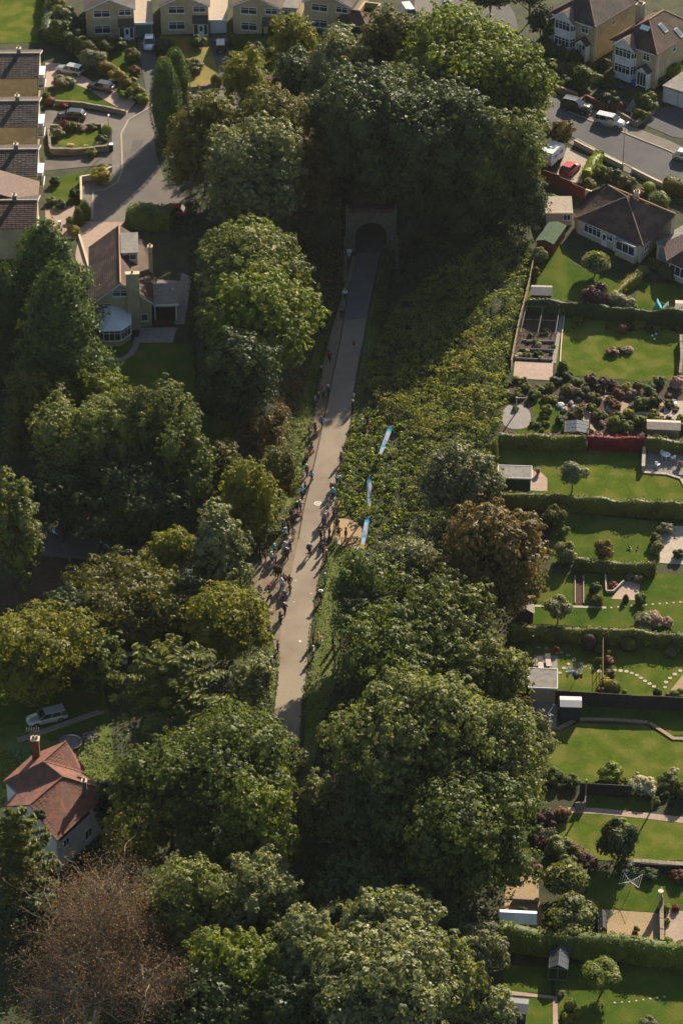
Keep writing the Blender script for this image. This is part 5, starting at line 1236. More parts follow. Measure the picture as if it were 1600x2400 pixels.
# central hill over the tunnel
T(1075, 140, 165, 105, 'huge broad tree crowning the hill above the tunnel', 'bright', hgt=15, leaf=.37, dens=20)
T(930, 110, 85, 90, 'olive-topped tree beside the white van at the top', 'olive', hgt=14, leaf=.32)
T(1190, 225, 115, 130, 'wide sunlit tree leaning over the top road', 'bright', hgt=11, leaf=.37, dens=20)
T(795, 170, 88, 105, 'pale silvery tree just left of the hilltop wood', 'silver', hgt=14, leaf=.34)
T(688, 95, 52, 62, 'round yellow-green tree before the third gabled house', 'yellow', hgt=8, leaf=.26)
T(692, 200, 60, 85, 'dark tree tucked between the birch and the silvery tree', 'dark', hgt=10)
T(570, 190, 62, 80, 'open feathery birch with a golden crown by the street', 'yellow', 'fine', hgt=10, leaf=.2, dens=12)
T(478, 340, 92, 112, 'bronze-tinted maple beside the twin cypresses', 'olive', hgt=12, leaf=.32)
T(655, 320, 100, 118, 'olive tree with russet right side above the silver lime', 'olive', hgt=13, leaf=.32)
T(722, 420, 60, 110, 'shadowed brown tree on the bank left of the tunnel', 'copper', hgt=11)
T(590, 425, 118, 140, 'silver-leaved lime with a pointed top', 'silver', hgt=16, leaf=.34, dens=20)
T(600, 620, 135, 105, 'pale green lime right beside the conservatory house', 'ash', hgt=14, leaf=.34, dens=20)
T(612, 760, 130, 130, 'brightest lime tree, overhanging the left bank', 'bright', hgt=15, leaf=.34, dens=20)
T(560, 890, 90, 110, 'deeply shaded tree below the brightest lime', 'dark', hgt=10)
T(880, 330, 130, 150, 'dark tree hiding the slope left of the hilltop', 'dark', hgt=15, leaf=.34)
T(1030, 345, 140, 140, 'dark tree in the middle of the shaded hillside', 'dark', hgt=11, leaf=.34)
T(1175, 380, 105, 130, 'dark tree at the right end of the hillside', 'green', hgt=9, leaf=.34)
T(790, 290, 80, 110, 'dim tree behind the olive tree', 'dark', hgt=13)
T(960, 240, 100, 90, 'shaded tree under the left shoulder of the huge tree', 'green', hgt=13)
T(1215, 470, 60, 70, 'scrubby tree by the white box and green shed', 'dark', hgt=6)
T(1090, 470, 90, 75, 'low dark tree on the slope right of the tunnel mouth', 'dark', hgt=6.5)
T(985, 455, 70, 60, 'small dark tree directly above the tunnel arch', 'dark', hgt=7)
T(1312, 312, 34, 32, 'small golden bush-like tree at the roadside', 'copper', hgt=4)
# left side
T(108, 655, 122, 142, 'tall spruce-like conifer, the upper one of the pair', 'conifer', 'conifer', hgt=15, leaf=.34, dens=26)
T(138, 790, 118, 168, 'tall conifer in front of the conservatory, lower of the pair', 'conifer', 'conifer', hgt=17, leaf=.34, dens=26)
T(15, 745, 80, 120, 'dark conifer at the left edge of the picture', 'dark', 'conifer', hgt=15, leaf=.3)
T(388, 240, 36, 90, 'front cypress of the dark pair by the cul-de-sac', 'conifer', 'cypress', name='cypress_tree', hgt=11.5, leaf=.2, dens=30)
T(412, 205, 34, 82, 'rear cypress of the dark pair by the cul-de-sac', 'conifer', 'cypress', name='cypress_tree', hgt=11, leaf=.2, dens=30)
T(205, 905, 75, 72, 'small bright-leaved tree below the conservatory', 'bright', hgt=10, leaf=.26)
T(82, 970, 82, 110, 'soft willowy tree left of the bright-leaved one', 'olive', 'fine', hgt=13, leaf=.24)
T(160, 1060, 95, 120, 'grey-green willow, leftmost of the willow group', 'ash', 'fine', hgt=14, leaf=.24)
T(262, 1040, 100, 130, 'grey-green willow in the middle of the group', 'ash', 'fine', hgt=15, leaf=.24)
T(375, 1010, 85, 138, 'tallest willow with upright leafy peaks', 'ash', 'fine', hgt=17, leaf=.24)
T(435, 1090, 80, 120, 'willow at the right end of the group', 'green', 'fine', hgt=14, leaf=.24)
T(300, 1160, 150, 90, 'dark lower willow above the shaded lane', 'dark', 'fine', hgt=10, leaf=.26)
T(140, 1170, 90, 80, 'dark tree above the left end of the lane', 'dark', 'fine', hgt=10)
T(20, 1240, 75, 140, 'sunlit tree cut by the left edge above the leaf bank', 'ash', hgt=13)
T(582, 1180, 66, 105, 'yellow-green tree beside the path', 'yellow', hgt=10, leaf=.27)
T(655, 1120, 54, 80, 'loose grey-olive tree touching the path', 'olive', 'fine', hgt=8, leaf=.22)
T(520, 1090, 50, 60, 'dull tree between willow and yellow-green tree', 'olive', hgt=8)
T(612, 1010, 62, 70, 'brownish thicket tree on the left bank', 'copper', 'fine', hgt=6, leaf=.22, dens=10)
T(516, 1290, 76, 105, 'silver-green pyramid-shaped tree above the junction', 'silver', hgt=11, leaf=.32)
T(395, 1300, 66, 62, 'small yellow-tipped tree left of the silvery pyramid', 'yellow', hgt=8)
T(300, 1410, 140, 90, 'sprawling tree with a golden rim above the hedge', 'olive', hgt=9, leaf=.27)
T(180, 1440, 80, 60, 'shaded tree below the leaf bank', 'dark', hgt=8)
T(540, 1465, 96, 98, 'round yellow-green tree beside the trodden junction', 'yellow', hgt=10, leaf=.3)
T(440, 1420, 60, 70, 'dark tree in the gap left of the round one', 'dark', hgt=7)
T(100, 1535, 135, 120, 'broad tree with golden upper leaves at the left edge', 'yellow', hgt=11, leaf=.27)
T(235, 1560, 60, 70, 'narrow tree right of the broad golden one', 'green', hgt=8)
T(398, 1600, 142, 98, 'feathery spreading cedar with star-like boughs', 'cedar', 'cedar', name='cedar_tree', hgt=13, leaf=.36, dens=40)
T(598, 1600, 56, 70, 'ivy-covered thicket tree where a person stands', 'silver', 'fine', hgt=5, leaf=.26)
T(525, 1795, 175, 108, 'big small-leaved tree across the path, upper part', 'green', 'fine', hgt=14, leaf=.27, dens=18)
T(640, 1790, 78, 100, 'grey-tinged tree edge hanging over the path', 'grey', 'fine', hgt=11, leaf=.26)
T(400, 1850, 140, 120, 'small-leaved tree left of the bright green one', 'green', 'fine', hgt=13, leaf=.27, dens=18)
T(605, 1950, 98, 130, 'bright green tree in the middle of the lower left wood', 'bright', hgt=14, leaf=.34)
T(325, 1960, 82, 98, 'yellowish tree right of the cottage', 'yellow', hgt=11, leaf=.27)
T(432, 2130, 108, 120, 'rounded light green tree right of the bare one', 'ash', 'soft', hgt=13, leaf=.3)
T(600, 2090, 110, 100, 'pale flowering-looking tree by the lower path', 'silver', 'fine', hgt=12, leaf=.26)
T(545, 2290, 115, 120, 'light green tree at the bottom left of the centre', 'bright', hgt=12, leaf=.3)
T(475, 2380, 100, 90, 'dark tree at the bottom edge beside the bare tree', 'dark', hgt=10)
T(690, 2370, 90, 90, 'shadowed tree at the bottom edge in the centre', 'dark', hgt=10)
T(745, 1890, 60, 100, 'thin grey-green tree on the verge', 'silver', 'fine', hgt=9, leaf=.26, dens=10)
T(45, 2010, 95, 120, 'olive drooping conifer at the left edge below the cottage', 'cedar', 'cedar', name='conifer_tree', hgt=13, leaf=.3, dens=26)
T(720, 2230, 85, 90, 'pale-leaved tree left of the yellowing one', 'silver', hgt=12, leaf=.32)
T(845, 2170, 58, 62, 'yellowing tree between two pale ones', 'gold', 'fine', hgt=11, leaf=.22)
T(925, 2160, 115, 85, 'pale tree above the bottom centre one', 'silver', hgt=13, leaf=.34)
T(900, 2310, 165, 120, 'big pale-tipped tree at the bottom centre', 'silver', hgt=14, leaf=.37, dens=20)
T(1065, 2310, 80, 110, 'pale tree right of the big bottom one', 'ash', hgt=11, leaf=.3)
T(1135, 2240, 60, 90, 'grey-olive tree beside the long garden hedge', 'grey', hgt=9)
T(1155, 2370, 60, 60, 'small grey tree at the bottom beside the blue-black shed', 'silver', hgt=6)
# right of the path
T(1070, 1135, 100, 92, 'grey-green sallow standing on the bank', 'grey', 'fine', hgt=9, leaf=.25, dens=20)
T(1160, 1320, 128, 132, 'copper-brown horse chestnut beside the gardens', 'copper', hgt=14, leaf=.37, dens=20)
T(955, 1320, 90, 70, 'soft grey-green tree left of the chestnut', 'grey', 'fine', hgt=10, leaf=.25)
T(875, 1385, 105, 88, 'mid-green tree nearest the path', 'green', hgt=11, leaf=.32)
T(1050, 1460, 115, 100, 'round-headed tree below the chestnut', 'ash', hgt=12, leaf=.32)
T(945, 1530, 150, 110, 'wide green tree in the middle of the right wood', 'green', hgt=13, leaf=.34)
T(860, 1480, 80, 90, 'dark tree shading the verge', 'dark', hgt=10)
T(1150, 1580, 88, 80, 'green tree left of the flat-roofed shed', 'ash', hgt=11, leaf=.32)
T(985, 1730, 185, 150, 'largest pale-tipped tree on the right of the path', 'ash', hgt=18, leaf=.37, dens=20)
T(1140, 1810, 130, 140, 'large tree beside the sunny lawn', 'ash', hgt=16, leaf=.37, dens=20)
T(860, 1730, 75, 90, 'outer left bough tree over the shaded verge', 'ash', hgt=12, leaf=.32)
T(1085, 1960, 165, 140, 'large dark-sided tree above the long grey shed', 'green', hgt=15, leaf=.37, dens=20)
T(905, 1930, 125, 130, 'deep shadowed tree in the heart of the right wood', 'dark', hgt=13, leaf=.34)
T(1245, 1745, 58, 78, 'grey-green tree at the edge of the sunny lawn', 'grey', 'fine', hgt=7, leaf=.24)
T(1225, 1680, 46, 45, 'soft round tree beside the decking', 'olive', 'fine', hgt=4.5, leaf=.22)
T(870, 2080, 110, 80, 'darkest tree above the yellowing one', 'dark', hgt=10, leaf=.32)
T(1010, 2120, 100, 70, 'dark tree left of the gravel yard', 'dark', hgt=9, leaf=.3)
# the leafless tree in the lower left corner
def bare_tree(px, py, R_, hgt, label):
    b = P(px, py); t = thing('bare_tree', label, 'tree', b); rs = random.Random(5); segs = {0: MB(), 1: MB(), 2: MB()}; tips = []
    def grow(p, d, L_, r, lv):
        n = 4; pts = [p]; rr = [r]
        for k in range(n):
            d = (d + Vector((rs.uniform(-1, 1), rs.uniform(-1, 1), rs.uniform(-.8, .7))) * (.22 + .06 * lv)).normalized(); p = p + d * L_ / n; pts.append(p); rr.append(r * (1 - .16 * (k + 1)))
        segs[0 if lv == 0 else 1 if lv < 3 else 2].tube(pts, rr, 6 if lv < 2 else (4 if lv < 4 else 3), lv < 2)
        if lv >= 5: tips.append(p); return
        m = [9, 4, 4, 4, 3][lv]
        for k in range(m):
            q = pts[1 + int((n - .01) * (k + 1) / m * .99)] if lv else pts[2 + (k % 3)]
            a = Vector((rs.uniform(-1, 1), rs.uniform(-1, 1), rs.uniform(-.35, .75))).normalized()
            nd = (d * .75 + a * (1.25 if lv == 0 else .85)).normalized(); nd.z = max(nd.z, -.12)
            grow(q, nd, L_ * rs.uniform(.66, .86) * (1.0 if lv else 1.25), max(.017, r * .55), lv + 1)
    grow(Vector((0, 0, -.3)), Vector((0, 0, 1)), hgt * .33, .38, 0)
    segs[0].build('trunk', M['bark_pale'], t); segs[1].build('branches', M['bark_pale'], t); segs[2].build('twigs', M['bark_pale'], t, kind='stuff')
    tp = np.array([tuple(v) for v in tips]); k = 20; c = (tp[:, None, :] + rng.normal(0, .42, (len(tp), k, 3))).reshape(-1, 3)
    v, q = leafquads(c, rng.normal(0, 1, c.shape), .17, .5); o = bpy.data.objects.new('dry_leaves', fastmesh('dry_leaves', v, q, LM['twig'])); link(o, t); tag(o, kind='stuff')
    return t
bare_tree(225, 2400, 9, 17.0, 'leafless tree with a haze of pale brown twigs in the lower left corner')
# hedges, thickets and ground cover on the banks
cover('brambles', [(905, 760), (960, 690), (1060, 620), (1190, 560), (1248, 585), (1240, 660), (1215, 760), (1192, 870), (1176, 1010), (1160, 1060), (1165, 1180), (1050, 1220), (1000, 1100), (980, 1080), (960, 1010), (870, 960), (850, 900)], 'bramble', 'sunlit brambles covering the bank right of the path', 52, .24, 1.3, 3.0, 'brambles', .9, puff=.42)
cover('dry_stems', [(905, 760), (1000, 690), (1120, 620), (1120, 900), (1150, 1010), (1000, 1040), (900, 980), (850, 900)], 'straw', 'dry straw-coloured stems among the brambles', 34, .2, 1.5, 3.0, 'dry stems', 1.0, .8, 1.6, .02, puff=.36)
cover('nettles', [(800, 1075), (835, 985), (870, 960), (960, 1005), (1000, 1060), (990, 1180), (920, 1260), (868, 1290), (845, 1230), (800, 1205), (786, 1190)], 'bright', 'broad-leaved weeds behind the feather flags', 34, .30, .8, 1.5, 'weeds', .8, puff=.4)
cover('undergrowth', [(900, 560), (1000, 520), (1180, 540), (1190, 580), (1060, 620), (950, 700), (900, 770), (875, 760), (890, 660)], 'dark', 'shaded growth right of the tunnel mouth', 26, .30, .9, 2.2, 'undergrowth', .9, puff=.5)
cover('undergrowth', [(700, 380), (1240, 380), (1240, 560), (940, 520), (800, 470), (700, 470)], 'dark', 'shaded growth on the hill above the tunnel', 16, .34, 1.0, 2.5, 'undergrowth', .9)
cover('undergrowth', [(700, 470), (800, 470), (826, 560), (800, 690), (765, 800), (740, 860), (700, 960), (640, 1010), (640, 850), (700, 700)], 'copper', 'brown-tinged growth on the left bank below the tunnel', 20, .26, .6, 1.8, 'undergrowth', .9)
cover('weeds', [(740, 860), (716, 950), (706, 1060), (690, 1120), (668, 1190), (645, 1240), (610, 1300), (590, 1270), (640, 1150), (660, 1010), (700, 960)], 'bright', 'bright weeds on the left shoulder of the path', 28, .24, .45, 1.2, 'weeds')
cover('dry_grass', [(720, 850), (712, 900), (690, 990), (665, 1060), (650, 1020), (670, 940), (700, 860)], 'copper', 'rust-coloured dead stems on the left bank', 18, .24, .6, 1.3, 'dry stems')
cover('weeds', [(700, 1180), (685, 1215), (665, 1280), (640, 1300), (615, 1300), (640, 1240), (670, 1190)], 'yellow', 'yellowing weeds left of the crowd', 22, .2, .3, 1.0, 'weeds')
cover('verge_grass', [(800, 1075), (790, 1200), (780, 1215), (790, 1278), (862, 1292), (845, 1330), (800, 1400), (790, 1460), (800, 1560), (760, 1660), (722, 1850), (700, 1900), (712, 1750), (718, 1650), (725, 1598), (735, 1506), (745, 1430), (755, 1366), (768, 1305), (790, 1200)], 'bright', 'tufted grass along the right verge', 20, .15, .14, .8, 'grass', .9, 1, 1.8)
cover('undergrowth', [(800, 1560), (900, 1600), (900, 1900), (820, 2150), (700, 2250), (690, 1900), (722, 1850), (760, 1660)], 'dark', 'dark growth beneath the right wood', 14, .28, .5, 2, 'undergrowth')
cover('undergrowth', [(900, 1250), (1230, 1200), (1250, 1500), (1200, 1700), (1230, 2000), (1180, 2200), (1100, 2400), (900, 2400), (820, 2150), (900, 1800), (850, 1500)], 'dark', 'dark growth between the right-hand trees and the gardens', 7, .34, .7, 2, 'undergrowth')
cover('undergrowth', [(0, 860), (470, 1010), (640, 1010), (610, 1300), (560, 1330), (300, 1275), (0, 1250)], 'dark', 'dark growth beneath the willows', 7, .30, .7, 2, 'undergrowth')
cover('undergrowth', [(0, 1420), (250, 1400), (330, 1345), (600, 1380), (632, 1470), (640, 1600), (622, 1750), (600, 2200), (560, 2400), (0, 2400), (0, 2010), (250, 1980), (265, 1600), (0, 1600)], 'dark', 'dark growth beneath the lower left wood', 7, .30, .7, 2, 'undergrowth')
cover('rough_grass', [(0, 1760), (40, 1765), (70, 1760), (210, 1725), (262, 1720), (262, 1850), (200, 1850), (140, 1790), (0, 1880)], 'bright', 'lush tufts behind the red-roofed cottage', 26, .2, .35, 1.4, 'grass')
cover('ivy', [(560, 1560), (640, 1560), (640, 1690), (600, 1720), (560, 1690)], 'silver', 'ivy tumbling to the lower left edge of the path', 30, .26, .9, 1.4, 'ivy')
cover('undergrowth', [(380, 480), (470, 470), (480, 640), (470, 960), (440, 800), (440, 560), (380, 530)], 'dark', 'shaded border right of the conservatory house', 14, .28, .7, 1.6, 'undergrowth')
hedge([(300, 520), (350, 524), (405, 530)], 3.6, 2.6, 'thick dark hedge between the red car and the brown roof', 'green')
hedge([(470, 640), (476, 760), (474, 880), (480, 965)], 1.4, 2.6, 'long shaded hedge down the side of the conservatory garden', 'dark')

T(648, 2185, 60, 80, 'shadowed tree between the pale lower path trees', 'green', hgt=9, leaf=.3)
T(70, 2160, 70, 70, 'dark low tree behind the leafless one at the left edge', 'dark', hgt=6, leaf=.3)
T(265, 2080, 60, 70, 'dark tree squeezed between cottage and leafless tree', 'dark', hgt=7, leaf=.3)
T(250, 1880, 40, 60, 'small dark tree touching the right corner of the cottage', 'dark', hgt=6, leaf=.32)
T(458, 2000, 58, 60, 'small grey-green tree filling the gap in the lower left wood', 'ash', hgt=8, leaf=.3)
cover('undergrowth', [(960, 1150), (1060, 1160), (1175, 1175), (1190, 1290), (1060, 1260), (960, 1290), (900, 1270)], 'green', 'leafy growth round the foot of the sallow', 26, .30, .8, 2, 'undergrowth', puff=.5)
T(1268, 50, 34, 42, 'dark tree left of the cream-bayed house', 'dark', hgt=5.5, leaf=.26)
T(1150, -15, 60, 30, 'green tree cut by the top edge beside the road', 'green', hgt=6, leaf=.28)
T(1240, -20, 50, 34, 'dark tree cut by the top edge behind the cream-bayed house', 'dark', hgt=7, leaf=.28)
T(1415, 5, 34, 34, 'dark tree at the top edge between the two bay-fronted houses', 'dark', hgt=6, leaf=.28)
for pl, lb in (([(893, 600), (880, 690), (862, 770), (849, 850), (830, 925), (822, 1000), (796, 1085), (786, 1185), (800, 1190), (820, 1085), (840, 985), (866, 880), (888, 780), (908, 690), (918, 600)], 'grass creeping over the upper right edge of the path'),
               ([(760, 1290), (756, 1312), (741, 1375), (732, 1435), (720, 1510), (712, 1600), (703, 1655), (698, 1745), (708, 1750), (730, 1600), (750, 1450), (775, 1310)], 'grass creeping over the lower right edge of the path'),
               ([(650, 1520), (656, 1540), (652, 1600), (645, 1670), (640, 1740), (620, 1740), (630, 1600), (640, 1520)], 'grass on the lower left edge of the path'),
               ([(776, 800), (757, 870), (741, 966), (728, 1055), (717, 1101), (700, 1180), (680, 1190), (695, 1080), (715, 950), (735, 860), (758, 795)], 'grass creeping over the upper left edge of the path')):
    cover('edge_grass', pl, 'green', lb, 26, .17, .16, .7, 'grass', .9, 1, 1.8)
# ---------------------------------------------------------------- buildings
# tunnel portal: stone face with an arched opening, dark vaulted tube behind
M['portal'] = mat('shade_darkened_stone', (.15, .125, .10), (.095, .08, .062), 1.5, .95, .4, 8)  # stone colour darkened to stand in for shade on the portal
M['portal_brick'] = mat('shade_darkened_brick', (.13, .07, .055), (.05, .03, .025), 3, .95, .3)  # parapet brick, shade likewise put into its colour
def portal():
    x0 = pathx(YP) + .55; t = thing('tunnel_portal', 'round-arched stone tunnel mouth with a brick parapet', 'tunnel', (x0, YP, 0)); r, sh = 2.15, 2.5
    n = 16; arch = [(r * math.cos(math.pi * k / n), sh + r * math.sin(math.pi * k / n)) for k in range(n + 1)]
    out = [(3.15, -.4)] + [(3.15, 6.3)] + [(-3.15, 6.3)] + [(-3.15, -.4)]
    # face: strips between arch and outline
    mb = MB()
    for k in range(n):
        a, b = arch[k], arch[k + 1]
        mb.prism([(a[0], 0, a[1]), (b[0], 0, b[1]), (b[0], 0, 6.2), (a[0], 0, 6.2)], (0, 1.2, 0))
    mb.box(r, 3.15, 0, 1.2, -.6, 6.2).box(-3.15, -r, 0, 1.2, -.6, 6.2); mb.build('face_wall', M['portal'], t)
    for k in range(n + 1):    # voussoirs
        a = math.pi * k / n; c0, c1 = a - .085, a + .085
        p = [(rr * math.cos(q), -.08, sh + rr * math.sin(q)) for rr, q in ((r, c0), (r + .5, c0), (r + .5, c1), (r, c1))]
        MB().prism(p, (0, .25, 0)).build('arch_stone', M['portal'], t)
    for row in range(3):
        for k in range(16):
            MB().box(-3.4 + k * .425 + .01, -3.4 + (k + 1) * .425 - .01, -.1 - .02 * row, 1.25, 6.22 + row * .24, 6.44 + row * .24).build('parapet_brick', M['portal_brick'], t)
    MB().box(-3.5, -3.15, -.25, .9, -.5, 7.0).build('pier', M['portal'], t); MB().box(3.15, 3.5, -.25, .9, -.5, 7.0).build('pier', M['portal'], t)
    tb = MB(); prof = [(r, -.2)] + arch + [(-r, -.2)]; m_ = len(prof)
    vs = [(x, y, z) for y in (1.2, 60) for x, z in prof]; vs += [(x * 1.08, y, z * 1.06) for y in (1.2, 60) for x, z in prof]
    tb.add(vs, [(k, k + 1, m_ + k + 1, m_ + k) for k in range(m_ - 1)] + [(2 * m_ + k + 1, 2 * m_ + k, 3 * m_ + k, 3 * m_ + k + 1) for k in range(m_ - 1)] + [tuple(range(m_, 2 * m_))])
    tb.build('vault', M['portal'], t); MB().box(-r + .01, r - .01, -1.5, 59, -.3, .02).build('tunnel_floor', M['road_dark'], t)
    for sg in (-1, 1):   # low retaining walls stepping down beside the path
        q = MB(); x = sg * 3.3
        q.prism([(x, -.01, -.4), (x, -9, -.4), (x, -7, .4), (x, -.01, 2.6)], (sg * .45, 0, 0)); q.build('wing_wall', M['portal'], t)
portal()
g1 = gable_house((204, 90), (356, 84), 'gabled house with the teal garage door')
g2 = gable_house((378, 80), (530, 74), 'gabled house with the white garage door', 'white')
g3 = gable_house((547, 79), (702, 72), 'gabled house with a long dark lean-to over its entrance', third=True)
g4 = gable_house((713, 70), (866, 66), 'gabled house with the maroon garage door', 'maroon', hipg=True)
terrace_house((90, 178), 'topmost dark-tiled house with a white-framed bay on its gable')
terrace_house((88, 292), 'dark-tiled house second from the top at the left edge')
terrace_house((86, 408), 'dark-tiled house third from the top with cream wall below')
h4 = terrace_house((84, 530), 'brown-tiled house lowest of the row, half hidden by the conifer', bay=False, m='tile_brown')
_r = h4   # cross wing of the lowest house
slope(_r, (-13, 12.6, 4.9), (-13, 6, 4.9), (-6.5, 6, 7.1), (-6.5, 12.6, 7.1), 'tile_pink'); slope(_r, (-.2, 6, 4.9), (-.2, 12.6, 4.9), (-6.5, 12.6, 7.1), (-6.5, 6, 7.1), 'tile_pink')
MB().box(-12.6, -.6, 8.8, 12.4, -.4, 4.85).build('wall', M['stone'], _r)
# house with the conservatory
def conservatory_house():
    r, L_ = root_at('house', 'brown-roofed house with a hexagonal white conservatory and tall chimney', 'house', (217, 770), (357, 764)); w = L_; D = 14.6; ez = 3.9; rise = 3.0
    walls(r, 0, w, 0, D, ez, 'stone', rise, 'y'); gable_roof(r, 0, w, 0, D, ez, rise, 'y', 'tile_brown', .28)
    fr = Fr((0, 0), 0); window(r, fr, w * .36, 4.75, 2.1, .95, 2, .28); window(r, fr, w * .08, 2.75, 2.0, 1.0, 2, .28); window(r, fr, w * .82, .9, .9, 1.1, 1)
    chimney(r, w * .705, -.33, -.4, 8.3, 1.7, .64, 'stone', 1); chimney(r, w + .12, 7.6, 2.6, 7.6, .55, .6, 'stone', 1)
    # flat dormer on the right slope
    MB().box(w * .54, w * .80, 7.2, 12.2, 5.2, 7.0).build('dormer', M['stone_pale'], r); MB().box(w * .52, w * .82, 7.0, 12.4, 7.003, 7.15).build('dormer_roof', M['felt'], r)
    window(r, Fr((w * .54, 7.2), 0), .15, 6.0, w * .26 - .3, .85, 2)
    # open-fronted flat-roofed side building
    MB().box(w + .3, w + 3.3, 6.0, 6.2, -.4, 2.5).box(w + 3.1, w + 3.3, 2.4, 5.99, -.4, 2.5).build('side_wall', M['stone'], r)
    MB().box(w + .3, w + 3.5, .9, 6.4, 2.52, 2.7).build('flat_roof', M['felt'], r); MB().box(w + .3, w + 3.55, .84, .895, 2.45, 2.74).build('fascia', M['upvc'], r)
    MB().box(w + .35, w + .5, 1.0, 1.15, -.4, 2.5).box(w + 3.1, w + 3.3, 1.0, 1.2, -.4, 2.5).build('porch_post', M['upvc'], r)
    door(r, Fr((w + .6, 5.98), 0), .9, 0, .9, 2.0, 'wood_green', False)
    # conservatory: dwarf wall, glazed frames and a ribbed translucent roof round a hub
    cx, cy = w * .33, -2.6; fp = [(cx - 2.4, -.02), (cx - 2.4, -2.9), (cx - 1.1, -4.5), (cx + 1.1, -4.5), (cx + 2.4, -2.9), (cx + 2.4, -.02)]
    hub = (cx, cy, 3.35); top = (cx, -.02, 3.35)
    for a, b in zip(fp, fp[1:]):
        d = Vector((b[0] - a[0], b[1] - a[1], 0)); L2 = d.length; d.normalize(); n = Vector((-d.y, d.x, 0))
        MB().prism([(a[0], a[1], -.4), (b[0], b[1], -.4), (b[0], b[1], .75), (a[0], a[1], .75)], n * .25).build('dwarf_wall', M['stone'], r)
        window(r, Fr(a, math.atan2(d.y, d.x)), .02, .8, L2 - .04, 1.5, max(2, round(L2 / .75)), .35)
    E = [(p[0] + (.15 if p[0] > cx else -.15) , p[1] - (.15 if p[1] < -1 else 0), 2.33) for p in fp]; crf = mat('polycarbonate', (.72, .74, .78), (.60, .62, .66), 2, .35)
    fans = [(E[0], E[1], hub, top), (E[1], E[2], hub, hub), (E[2], E[3], hub, hub), (E[3], E[4], hub, hub), (E[4], E[5], top, hub)]
    for A, B, C, Dd in fans:
        A, B, C, Dd = map(Vector, (A, B, C, Dd)); k = 4 if (A - B).length > 2 else 3
        for i in range(k):
            p = [A.lerp(B, i / k + .02), A.lerp(B, (i + 1) / k - .02), Dd.lerp(C, (i + 1) / k), Dd.lerp(C, i / k)]
            if (p[2] - p[3]).length < .01: p = p[:3]
            MB().prism(p, (0, 0, .05)).build('roof_panel', crf, r)
        for i in range(k + 1):
            MB().tube([A.lerp(B, i / k) + Vector((0, 0, .06)), Dd.lerp(C, i / k) + Vector((0, 0, .06))], .03, 5).build('glazing_bar', M['upvc'], r)
    MB().tube([Vector(top) + Vector((0, 0, .08)), Vector(hub) + Vector((0, 0, .08))], .07, 6).build('ridge_bar', M['upvc'], r)
conservatory_house()
paving_slabs('patio', [(362, 720), (420, 722), (432, 660), (368, 655)], 'upper grey slab patio beside the conservatory house', 'paving_grey', .9, .9)
paving_slabs('patio', [(322, 804), (405, 804), (415, 768), (330, 768)], 'lower pale slab patio in front of the tall chimney', 'paving_grey', .9, .6)
paving_slabs('patio', [(408, 760), (432, 760), (450, 650), (425, 640)], 'side strip of grey slabs beyond the patio', 'paving_grey', .9, .9)
ribbon('path', [(236, 842), (285, 843), (305, 832), (318, 812), (322, 790)], .8, M['paving_grey'], .05, 'curved path round the conservatory')
wall_run([(360, 758), (405, 760)], .35, .3, 'low dark step between the two patios', 'brick_red', 'garden_step', 'step')
